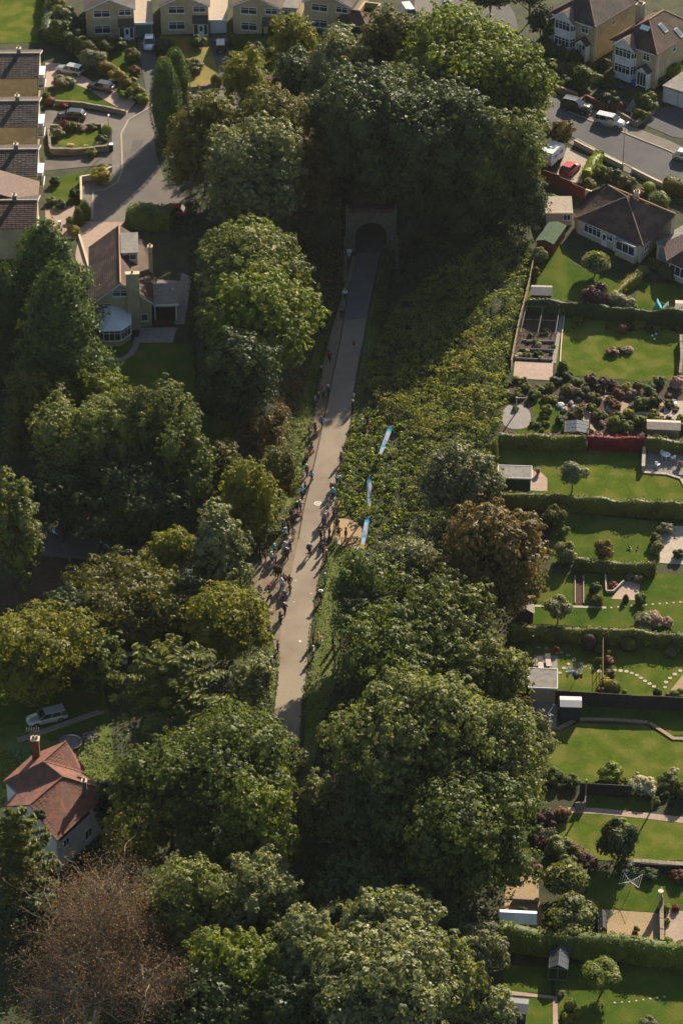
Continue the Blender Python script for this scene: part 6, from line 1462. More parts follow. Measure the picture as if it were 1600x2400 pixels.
# semis by the top road
def semi(a, b, label, skylights=False, glazed_porch=False, garage=False, depth=11.0):
    r, L_ = root_at('house', label, 'house', a, b, 'bay-fronted houses at the top right'); w = L_; ez = 5.3
    walls(r, 0, w, 0, depth, ez, 'stone'); hip_roof(r, 0, w, 0, depth, ez, 3.0, 'tile_brown' if skylights else 'tile_dark', .4, 'y', w * .52)
    fr = Fr((0, 0), 0); bx0, bx1 = w * .10, w * .56
    fp = [(bx0, -.02), (bx0 + .25, -.9), (bx1 - .45, -.9), (bx1, -.02)]
    for z0, z1 in ((-.4, .9), (2.35, 3.5)):
        mb = MB(); mb.prism([(p[0], p[1], z0) for p in fp], (0, 0, z1 - z0)); mb.build('bay_wall', M['render_white'], r)
    mb = MB(); mb.prism([(p[0], p[1], .91) for p in [(bx0 + .1, -.02), (bx0 + .33, -.8), (bx1 - .5, -.8), (bx1 - .1, -.02)]], (0, 0, 4.5)); mb.build('bay_core', M['render_white'], r)
    for z in (.95, 3.55):
        for (p, q, c) in ((fp[0], fp[1], 1), (fp[1], fp[2], 4), (fp[2], fp[3], 2)):
            d = math.hypot(q[0] - p[0], q[1] - p[1]); window(r, Fr(p, math.atan2(q[1] - p[1], q[0] - p[0])), 0.02, z, d - .04, 1.4, c, .4)
    xm = (bx0 + bx1) / 2   # bay gable
    MB().prism([(bx0 - .1, -1.0, 5.02), (bx1 + .1, -1.0, 5.02), (xm, -1.0, 6.5)], (0, .12, 0)).build('bay_gable', M['render_white'], r)
    slope(r, (bx0 - .35, 1.6, 4.95), (bx0 - .35, -1.15, 4.95), (xm, -1.15, 6.65), (xm, 1.9, 6.65), 'tile_pink', tw=.4); slope(r, (bx1 + .35, -1.15, 4.95), (bx1 + .35, 1.6, 4.95), (xm, 1.9, 6.65), (xm, -1.15, 6.65), 'tile_pink', tw=.4)
    for A, B in (((bx0 - .4, -1.2, 4.93), (xm, -1.2, 6.66)), ((xm, -1.2, 6.66), (bx1 + .4, -1.2, 4.93))):
        MB().prism([Vector(A), Vector(B), Vector(B) + Vector((0, 0, -.24)), Vector(A) + Vector((0, 0, -.24))], (0, -.05, 0)).build('bargeboard', M['upvc'], r)
    window(r, fr, w * .70, 3.7, 1.2, 1.15, 2, .35)
    px = w * .79     # porch
    MB().box(px - .95, px - .8, -1.1, -.02, -.4, 2.3).box(px + .8, px + .95, -1.1, -.02, -.4, 2.3).build('porch_wall', M['upvc'] if glazed_porch else M['render_white'], r)
    MB().prism([(px - 1.0, -1.15, 2.3), (px + 1.0, -1.15, 2.3), (px, -1.15, 3.15)], (0, .1, 0)).build('porch_gable', M['upvc'], r)
    slope(r, (px - 1.15, -.02, 2.25), (px - 1.15, -1.2, 2.25), (px, -1.2, 3.25), (px, -.02, 3.25), 'tile_dark', tw=.4, th_=.3); slope(r, (px + 1.15, -1.2, 2.25), (px + 1.15, -.02, 2.25), (px, -.02, 3.25), (px, -1.2, 3.25), 'tile_dark', tw=.4, th_=.3)
    if glazed_porch: window(r, Fr((px - .8, -1.1), 0), 0, .1, 1.6, 2.1, 3, .0)
    else: door(r, Fr((px - .45, -.1), 0), 0, 0, .95, 2.1, 'white')
    window(r, Fr((w, 0), R(90)), 4.5, 3.7, .9, 1.0, 1, .3); MB().tube([(w + .06, .6, 0), (w + .06, .6, 5.2)], .06, 6).build('downpipe', M['upvc'], r)
    chimney(r, w * .08, depth * .55, 5.2, 8.9, .8, 1.3, 'stone', 3)
    if skylights:
        xr, zr = w / 2, ez + 3.0; sl_ = 3.0 / (w / 2 + .4)
        for (x, y0) in ((w * .66, 4.2), (w * .86, 6.2)):
            z = lambda xx: zr - sl_ * (xx - xr)
            A = [(x, y0, z(x) + .1), (x + 1.3, y0, z(x + 1.3) + .1), (x + 1.3, y0 + .85, z(x + 1.3) + .1), (x, y0 + .85, z(x) + .1)]
            o = MB().prism(A, (0, 0, .08)).build('skylight', M['upvc'], r); MB().prism([Vector(v).lerp(sum((Vector(u) for u in A), Vector()) / 4, .14) + Vector((0, 0, .085)) for v in A], (0, 0, .01)).build('pane', M['glass_pale'], o)
        yf = 2.0; zf = ez + 3.0 * (yf + .4) / (w * .52); A = [(w * .42, yf, zf + .1), (w * .62, yf, zf + .1), (w * .62, yf + .6, zf + .1 + .45), (w * .42, yf + .6, zf + .1 + .45)]
        MB().prism(A, (0, 0, .08)).build('skylight', M['upvc'], r)
    if garage:
        MB().box(-2.9, -.02, 1.5, 7, -.4, 2.5).build('garage_wall', M['stone'], r); slope(r, (-3.1, 1.3, 2.5), (-.02, 1.3, 2.5), (-.02, 7.2, 3.1), (-3.1, 7.2, 3.1), 'felt', tiles=False)
        garage_door(r, Fr((-2.8, 1.5), 0), .1, -.2, 2.5, 2.4, GD['white'])
    return r
semi((1293, 104), (1388, 146), 'cream-bayed house with a white garage on its left', garage=True)
semi((1432, 168), (1532, 208), 'bay-fronted house with three bright skylights', True, True)
r_, L_ = root_at('garage', 'pair of white garage doors at the right edge of the road', 'garage', (1552, 236), (1640, 268)); walls(r_, 0, L_, 0, 5.5, 2.4, 'stone'); MB().box(-.15, L_ + .15, -.1, 5.6, 2.403, 2.55).build('flat_roof', M['felt'], r_)
garage_door(r_, Fr((0, 0), 0), .15, 0, 2.3, 2.15, GD['white']); garage_door(r_, Fr((0, 0), 0), 2.65, 0, 2.3, 2.15, GD['white'])
# bungalow below the road
def bungalow():
    V_ = dict(a=(1424, 434, 5.6), b=(1468, 461, 5.6), c=(1583, 502, 5.6), d=(1350, 511, 2.7), e=(1507, 577, 2.7), f=(1568, 514, 2.7), g=(1342, 495, 2.7), h=(1378, 450, 4.6))
    r, L = freeroof('bungalow', 'bungalow with a broad hipped dark roof below the road', 'bungalow', V_, [('d', 'e', 'b'), ('e', 'f', 'c', 'b'), ('g', 'd', 'b', 'a'), ('g', 'g', 'a', 'h')], None, 'tile_brown', 'stone_pale', (1430, 600))
    for p, q in (('d', 'b'), ('e', 'b'), ('a', 'b'), ('a', 'c')): ridge(r, L[p] + Vector((0, 0, .06)), L[q] + Vector((0, 0, .06)), .11, 'tile_pink' if q == 'b' else 'ridge')
    d, e, f, g = L['d'], L['e'], L['f'], L['g']; n = Vector((0, .35, 0))
    fr, w = wall_between(r, d + Vector((.3, .3, 0)), e + Vector((-.25, .35, 0)), 2.66, 'stone_pale')
    # projecting bay and windows along the front
    window(r, fr, w * .10, 1.0, w * .27, 1.35, 4, .3); window(r, fr, w * .44, 1.25, w * .12, .95, 2, .25)
    bx0, bx1 = w * .66, w * .96; mb = MB(); fr.box(mb, bx0, bx1, .005, .8, -.4, .95); mb.build('bay_wall', M['stone_pale'], r)
    mb = MB(); fr.box(mb, bx0 + .08, bx1 - .08, .005, .72, .96, 2.5); mb.build('bay_core', M['render_white'], r)
    f2 = Fr(fr(bx0, .72, 0)[:2], math.atan2(fr.t[1], fr.t[0])); window(r, f2, .05, 1.0, bx1 - bx0 - .1, 1.35, 3, .0)
    mb = MB(); fr.box(mb, bx0 - .1, bx1 + .1, .005, .95, 2.5, 2.62); mb.build('bay_roof', M['lead'], r)
    mb = MB(); fr.box(mb, w * .58, w * .60, .005, .12, 0, 2.5); mb.build('downpipe', M['upvc'], r); door(r, fr, w * .385, 0, .9, 2.0, 'white')
    f3, w3 = wall_between(r, e + Vector((-.25, .35, 0)), f + Vector((-.4, .1, 0)), 2.66, 'stone_pale'); window(r, f3, 1.2, 1.0, 1.3, 1.1, 2, .3)
    wall_between(r, g + Vector((.3, 0, 0)), d + Vector((.3, .3, 0)), 2.66, 'stone_pale'); c_ = L['c']; bb = Vector((c_.x - .3, c_.y, 2.7))
    # rest of the shell behind
    wall_between(r, f + Vector((-.4, .1, 0)), bb, 2.66, 'stone_pale', zb=5.2); wall_between(r, bb, g + Vector((.3, .6, 0)) + Vector((2, 6, 0)), 5.0, 'stone_pale', zb=2.6)
    p = L['b'].lerp(L['f'], .3); chimney(r, p.x - .4, p.y + .5, 3.6, 6.2, .7, .7, 'stone_pale', 2)
    # left lean-to with pale roof
    q = g + Vector((-1.6, .8, 0)); MB().box(q.x - 1.9, q.x + 1.6, q.y - .2, q.y + 3.4, -.5, 2.25).build('utility_wall', M['stone_pale'], r); slope(r, (q.x - 2.1, q.y - .4, 2.2), (q.x + 1.7, q.y - .4, 2.2), (q.x + 1.7, q.y + 3.5, 2.7), (q.x - 2.1, q.y + 3.5, 2.7), 'paving', tiles=False)
    window(r, Fr((q.x - 1.9, q.y - .2), 0), 2.3, 1.0, 1.0, .9, 2)
bungalow()
r_, L_ = root_at('garage', 'flat-roofed grey garage between the bungalow and its neighbour', 'garage', (1537, 606), (1575, 622)); walls(r_, 0, 3.2, 0, 6.5, 2.4, 'stone_pale'); MB().box(-.2, 3.4, -.2, 6.7, 2.403, 2.55).build('flat_roof', M['felt'], r_)
garage_door(r_, Fr((0, 0), 0), .4, 0, 2.3, 2.1, GD['grey'])
# neighbour's bungalow cut by the right edge
V_ = dict(d=(1562, 612, 2.7), b=(1640, 560, 5.4), e=(1690, 668, 2.7), a=(1640, 540, 5.4), g=(1562, 605, 2.7))
r_, L = freeroof('bungalow', 'bungalow cut off by the right edge with a white-framed bay', 'bungalow', V_, [('d', 'e', 'b')], None, 'tile_brown', 'stone_pale', (1600, 690))
slope(r_, L['d'] + Vector((.0, 5, 0)), L['d'], L['b'], L['b'] + Vector((0, 3, 0)), 'tile_pink')
fr, w = wall_between(r_, L['d'] + Vector((.3, .3, 0)), L['e'] + Vector((0, .3, 0)), 2.66, 'stone_pale'); window(r_, fr, .3, .95, 2.6, 1.4, 3, .0); window(r_, fr, 3.6, .95, 1.6, 1.3, 2, .3)
# red-roofed cottage, lower left
def cottage():
    V_ = dict(a=(70, 1888, 6.8), b=(8, 1891, 4.5), c=(133, 1972, 4.5), d=(147, 1822, 7.2), e=(258, 1856, 4.6), g=(42, 1857, 4.9), h=(101, 1786, 7.3), i=(8, 1832, 4.5), j=(155, 1738, 7.2), k=(200, 1804, 4.7), l=(77, 1770, 4.9), m=(192, 1812, 5.0))
    r, L = freeroof('cottage', 'old cottage with a weathered red tiled roof and white walls', 'cottage', V_, [('c', 'e', 'd', 'a'), ('g', 'b', 'a', 'd'), ('i', 'g', 'd', 'h'), ('l', 'i', 'h', 'j'), ('m', 'k', 'j', 'h'), ('e', 'm', 'h', 'd')], None, 'tile_red', 'render_white', (140, 2040))
    for p, q in (('a', 'd'), ('d', 'h'), ('h', 'j'), ('d', 'e'), ('h', 'm'), ('c', 'a')): ridge(r, L[p] + Vector((0, 0, .06)), L[q] + Vector((0, 0, .06)), .10, 'tile_red')
    c = (L['c'] + L['h']) / 2
    def inn(k, f=.06): v = L[k].copy(); z = v.z; v = v.lerp(c, f); v.z = z; return v
    b, c0, e, i, g = inn('b'), inn('c'), inn('e'), inn('i'), inn('g')
    a_ = inn('a')
    for p, q, w_ in ((b, c0, None),):
        n = Vector((q.y - p.y, -(q.x - p.x), 0)).normalized() * -.3
        MB().prism([(p.x, p.y, -1), (q.x, q.y, -1), (q.x, q.y, q.z - .15), (a_.x, a_.y, a_.z - .2), (p.x, p.y, p.z - .15)], n).build('gable_wall', M['render_white'], r)
    f1, w1 = wall_between(r, c0, e, 3.5, 'render_white'); window(r, f1, 1.0, 2.5, 1.0, 1.0, 2); window(r, f1, 4.6, .9, 1.2, 1.2, 2); door(r, f1, 7.4, 0, .9, 2.0, 'wood_blue')
    wall_between(r, i, g, 4.3, 'render_white'); wall_between(r, g, b, 4.3, 'render_white'); wall_between(r, e, inn('k'), 4.4, 'render_white'); wall_between(r, inn('k'), inn('l'), 4.4, 'render_white'); wall_between(r, inn('l'), i, 4.4, 'render_white')
    p = inn('i', .48) ; p = (L['l'].lerp(L['h'], .35)); chimney(r, p.x, p.y, 4.8, 8.2, .8, .7, 'brick_red', 2)
    p = L['e'].lerp(L['c'], .25).lerp(L['d'], .35); chimney(r, p.x, p.y, 4.6, 7.3, .45, .45, 'lead', 1)
    mb = MB(); q = L['l'].lerp(L['h'], .35)
    mb.tube([(q.x, q.y, 8.2), (q.x, q.y, 9.7)], .02, 5).tube([(q.x - .9, q.y - .2, 9.6), (q.x + .5, q.y + .2, 9.6)], .015, 4)
    for k in range(6): mb.tube([(q.x - .8 + k * .25, q.y - .5, 9.6), (q.x - .8 + k * .25, q.y + .3, 9.62)], .01, 4)
    mb.build('aerial', M['metal'], r)
    o = bpy.data.objects.new('moss_plant', shrub_mesh('bush', 2, 'dark')); link(o, r); set_mat(o, LM['dark']); q = L['a'].lerp(L['c'], .35); o.location = q + Vector((.1, .1, .25)); o.scale = (.55, .55, .6)
cottage()
# ---------------------------------------------------------------- vehicles
car(350, 108, -88, 'white hatchback parked on the dark drive nose to the street', (.62, .63, .68), 'hatch')
car(517, 112, 92, 'dark grey estate with a bright roof parked below the white garage door', (.05, .05, .06), 'estate', 4.4)
car(163, 170, 158, 'silver estate on the brown paved drive', (.42, .43, .42), 'estate', 4.3)
car(236, 210, 158, 'black hatchback below the silver estate', (.035, .04, .045), 'hatch')
car(168, 277, 172, 'dark teal saloon on the drive between stone walls', (.03, .05, .06), 'hatch', 4.4)
car(400, 502, 174, 'orange-red car by the dark hedge', (.45, .05, .03), 'hatch', 4.3)
car(636, 200, 10, 'red car half hidden by the birch', (.35, .02, .03), 'hatch')
car(866, 88, 95, 'small bright red car below the maroon garage door', (.5, .03, .03), 'hatch', 3.6)
car(958, 42, -75, 'white van at the top beside the olive tree', (.6, .62, .6), 'van', 4.6, 1.8, 1.9)
car(1048, 22, -90, 'grey car at the very top of the road', (.15, .16, .18), 'hatch')
car(1350, 258, -28, 'dark green off-roader parked on the top road', (.02, .035, .025), 'suv', 4.6, 1.85, 1.8, rails=True)
car(1428, 292, -26, 'silver people carrier parked on the top road', (.42, .43, .46), 'mpv', 4.4, 1.8, 1.65)
car(1610, 375, -24, 'silver car cut by the right edge on the road', (.4, .42, .45), 'hatch')
car(1335, 402, 58, 'bright red car on the pale driveway', (.45, .03, .025), 'hatch', 3.9)
old = car(110, 1690, 200, 'pale old estate car standing in the grass above the cottage', (.33, .38, .34), 'estate', 4.5, 1.7, 1.45, roofc=(.5, .52, .5))
# caravan beside the red car
c = thing('caravan', 'grimy white caravan parked next to the red car', 'caravan', P(1292, 378), R(58)); MB().prism([(-1.9, -1, .4), (1.9, -1, .4), (2.15, -1, 1.3), (1.7, -1, 2.35), (-1.8, -1, 2.35), (-2.1, -1, 1.3)], (0, 2, 0)).build('body', M['render_white'], c)
MB().box(-.4, .4, -.4, .4, 2.353, 2.45).build('roof_hatch', M['white'], c); window(c, Fr((-1.5, -1.0), 0), 0, 1.2, 1.2, .7, 1); window(c, Fr((.3, -1.0), 0), 0, 1.2, 1.0, .7, 1)
for y in (-1, 1): MB().tube([(0, y * 1.02, .3), (0, y * .9, .3)], .3, 14).build('wheel', M['rubber'], c)
MB().tube([(2.0, 0, .4), (3.0, 0, .45)], .05, 6).build('tow_bar', M['metal'], c)
lamp_post(1458, 398, 7.0, 'tall grey street lamp on the pavement above the bungalow', 60)
lamp_post(257, 350, 5.0, 'slim street lamp on the cul-de-sac pavement beside the square lawn', 90)
# ---------------------------------------------------------------- boundary walls, fences and hedges, top left
wall_run([(130, 245), (190, 249), (262, 262), (294, 270)], .7, .3, 'dry stone wall below the triangular lawn')
wall_run([(118, 300), (240, 297), (244, 350)], .5, .3, 'stone wall round the top and right of the square lawn')
wall_run([(122, 360), (180, 362), (262, 352)], .9, .35, 'stone retaining wall below the square lawn')
wall_run([(114, 312), (118, 352), (122, 358)], .6, .3, 'stone wall on the left of the square lawn')
wall_run([(191, 480), (190, 425), (222, 420), (262, 402)], .8, .25, 'cream garden wall with pale coping round the third lawn', 'stone_pale')
wall_run([(395, 212), (440, 212), (512, 205)], .6, .3, 'low wall in front of the dry orange lawn')
wall_run([(175, 520), (212, 640)], .3, .25, 'low kerb wall left of the pinkish drive', 'stone_pale')
hedge([(122, -20), (116, 50), (108, 95)], 2.0, 2.2, 'dark hedge on the right of the corner lawn', 'dark')
wall_run([(1352, 252), (1372, 236), (1422, 262)], 1.0, .3, 'red brick wall behind the parked cars', 'brick_red')
wall_run([(1300, 212), (1352, 232)], .9, .3, 'stone wall below the cream-bayed house')
wall_run([(1445, 270), (1490, 296), (1530, 268), (1540, 250)], .8, .3, 'garden wall wrapped round the skylight house corner')
wall_run([(1345, 338), (1400, 366), (1460, 396)], .7, .25, 'pale wall above the drive with the red car', 'stone_pale')
wall_run([(1480, 402), (1535, 430), (1600, 458)], .6, .25, 'low wall between road pavement and bungalow garden', 'stone_pale')
fence([(1272, 425), (1310, 440), (1368, 468)], 1.7, 'red-brown board fence below the red car', 'wood_red')
fence([(1258, 585), (1250, 620), (1240, 670), (1228, 720), (1215, 770), (1203, 830), (1196, 870)], 1.5, 'pale timber fence along the top of the bramble bank', 'wood')
hedge([(1372, 420), (1388, 395), (1404, 372)], 1.6, 1.6, 'bright clipped hedge beside the red car', 'lime')
hedge([(1560, 440), (1600, 455), (1640, 470)], 2.2, 1.8, 'golden-brown hedge at the right edge above the bungalow', 'olive')
hedge([(1496, 655), (1470, 675), (1440, 700), (1428, 722)], 1.3, 1.4, 'golden hedge slanting down between two lawns', 'yellow')
hedge([(1238, 728), (1330, 738), (1430, 748), (1520, 756), (1640, 762)], .9, 2.0, 'dark hedge below the bungalow garden', 'dark')
hedge([(1168, 1046), (1260, 1050), (1372, 1052)], 1.2, 1.9, 'clipped green hedge left of the red one', 'hedge')
hedge([(1376, 1050), (1440, 1052), (1508, 1056)], 1.0, 1.8, 'red-leaved hedge between two clipped green hedges', 'red')
hedge([(1512, 1056), (1560, 1058), (1640, 1062)], 1.2, 1.8, 'clipped green hedge right of the red one', 'hedge')
hedge([(1168, 1186), (1260, 1190), (1400, 1200), (1520, 1206), (1640, 1214)], 1.1, 2.0, 'long hedge below the silver-headed tree', 'hedge')
hedge([(1345, 1330), (1420, 1338), (1480, 1342), (1535, 1346)], 1.1, 1.4, 'hedge below the lawn with two birds', 'hedge')
hedge([(1195, 1498), (1300, 1500), (1400, 1506), (1500, 1510), (1640, 1520)], 1.1, 1.9, 'pale-topped long hedge above the clipped balls', 'hedge')
fence([(1300, 1652), (1370, 1656), (1440, 1660), (1510, 1664), (1560, 1666), (1640, 1670)], 1.9, 'tall black-green panel fence', 'wood_dark')
fence([(1358, 1862), (1420, 1866), (1480, 1870)], 1.5, 'dark brown fence below the sunny lawn', 'wood_dark')
fence([(1500, 2042), (1560, 2046), (1640, 2050)], 1.0, 'low dark fence at the right under a stone edge', 'wood_dark')
hedge([(1170, 2215), (1260, 2228), (1350, 2236), (1460, 2240), (1530, 2254), (1640, 2268)], 1.9, 2.5, 'big dark hedge with a wavy top across the lower gardens', 'green', wav=.2)
hedge([(1188, 2450), (1280, 2436), (1340, 2440)], 1.4, 1.2, 'grey-green hedge just inside the bottom edge', 'grey')
wall_run([(1482, 2030), (1540, 2034), (1640, 2042)], .7, .45, 'rough pale stone edging above the rotary drier')
wall_run([(1548, 2118), (1550, 2220)], .9, .35, 'low stone wall dividing gravel and pink paving', 'drystone')
fence([(1550, 2138), (1548, 2112)], 1.9, 'short pale fence panel standing on the stone wall', 'wood_grey')
wall_run([(1594, 800), (1596, 850), (1592, 890)], 1.0, .3, 'stone wall at the right end of the wide lawn')
wall_run([(1312, 850), (1316, 790), (1322, 740)], .15, .12, 'thin pale kerb beside the vegetable plot', 'stone_pale', 'kerb', 'kerb')
wall_run([(1200, 2114), (1262, 2118)], .5, .3, 'low timber-edged step in the gravel yard', 'wood', 'garden_step', 'step')
# brick edging of the sunny lawn
def edging(pl, label, w=.5, m='wood', h=.16):
    q = [P(*p) for p in pl]; o0 = q[0]; t = thing('lawn_edging', label, 'edging', o0)
    for a, b in zip(q, q[1:]):
        n = max(1, int((b - a).length / .6)); d = (b - a); d.z = 0; d.normalize(); nn = Vector((-d.y, d.x, 0)) * w
        for k in range(n):
            p, s = a.lerp(b, k / n) + d * .01, a.lerp(b, (k + 1) / n) - d * .01; p.z, s.z = hp(p.x, p.y), hp(s.x, s.y); p -= o0; s -= o0
            MB().prism([p, s, s + Vector((0, 0, h)), p + Vector((0, 0, h))], nn).build('brick', M[m], t)
edging([(1270, 1708), (1310, 1713), (1352, 1690), (1440, 1692), (1518, 1698), (1545, 1716), (1575, 1736), (1625, 1738)], 'cranked line of tan brick edging above the sunny lawn', .45, 'wood')
edging([(1505, 1110), (1560, 1114), (1592, 1124), (1606, 1150)], 'curved stone edging round the patio with white furniture', .35, 'paving')
edging([(1318, 1655), (1400, 1660), (1600, 1676)], 'faint line of grey edging at the foot of the black-green fence', .1, 'paving_grey', .1) if False else None
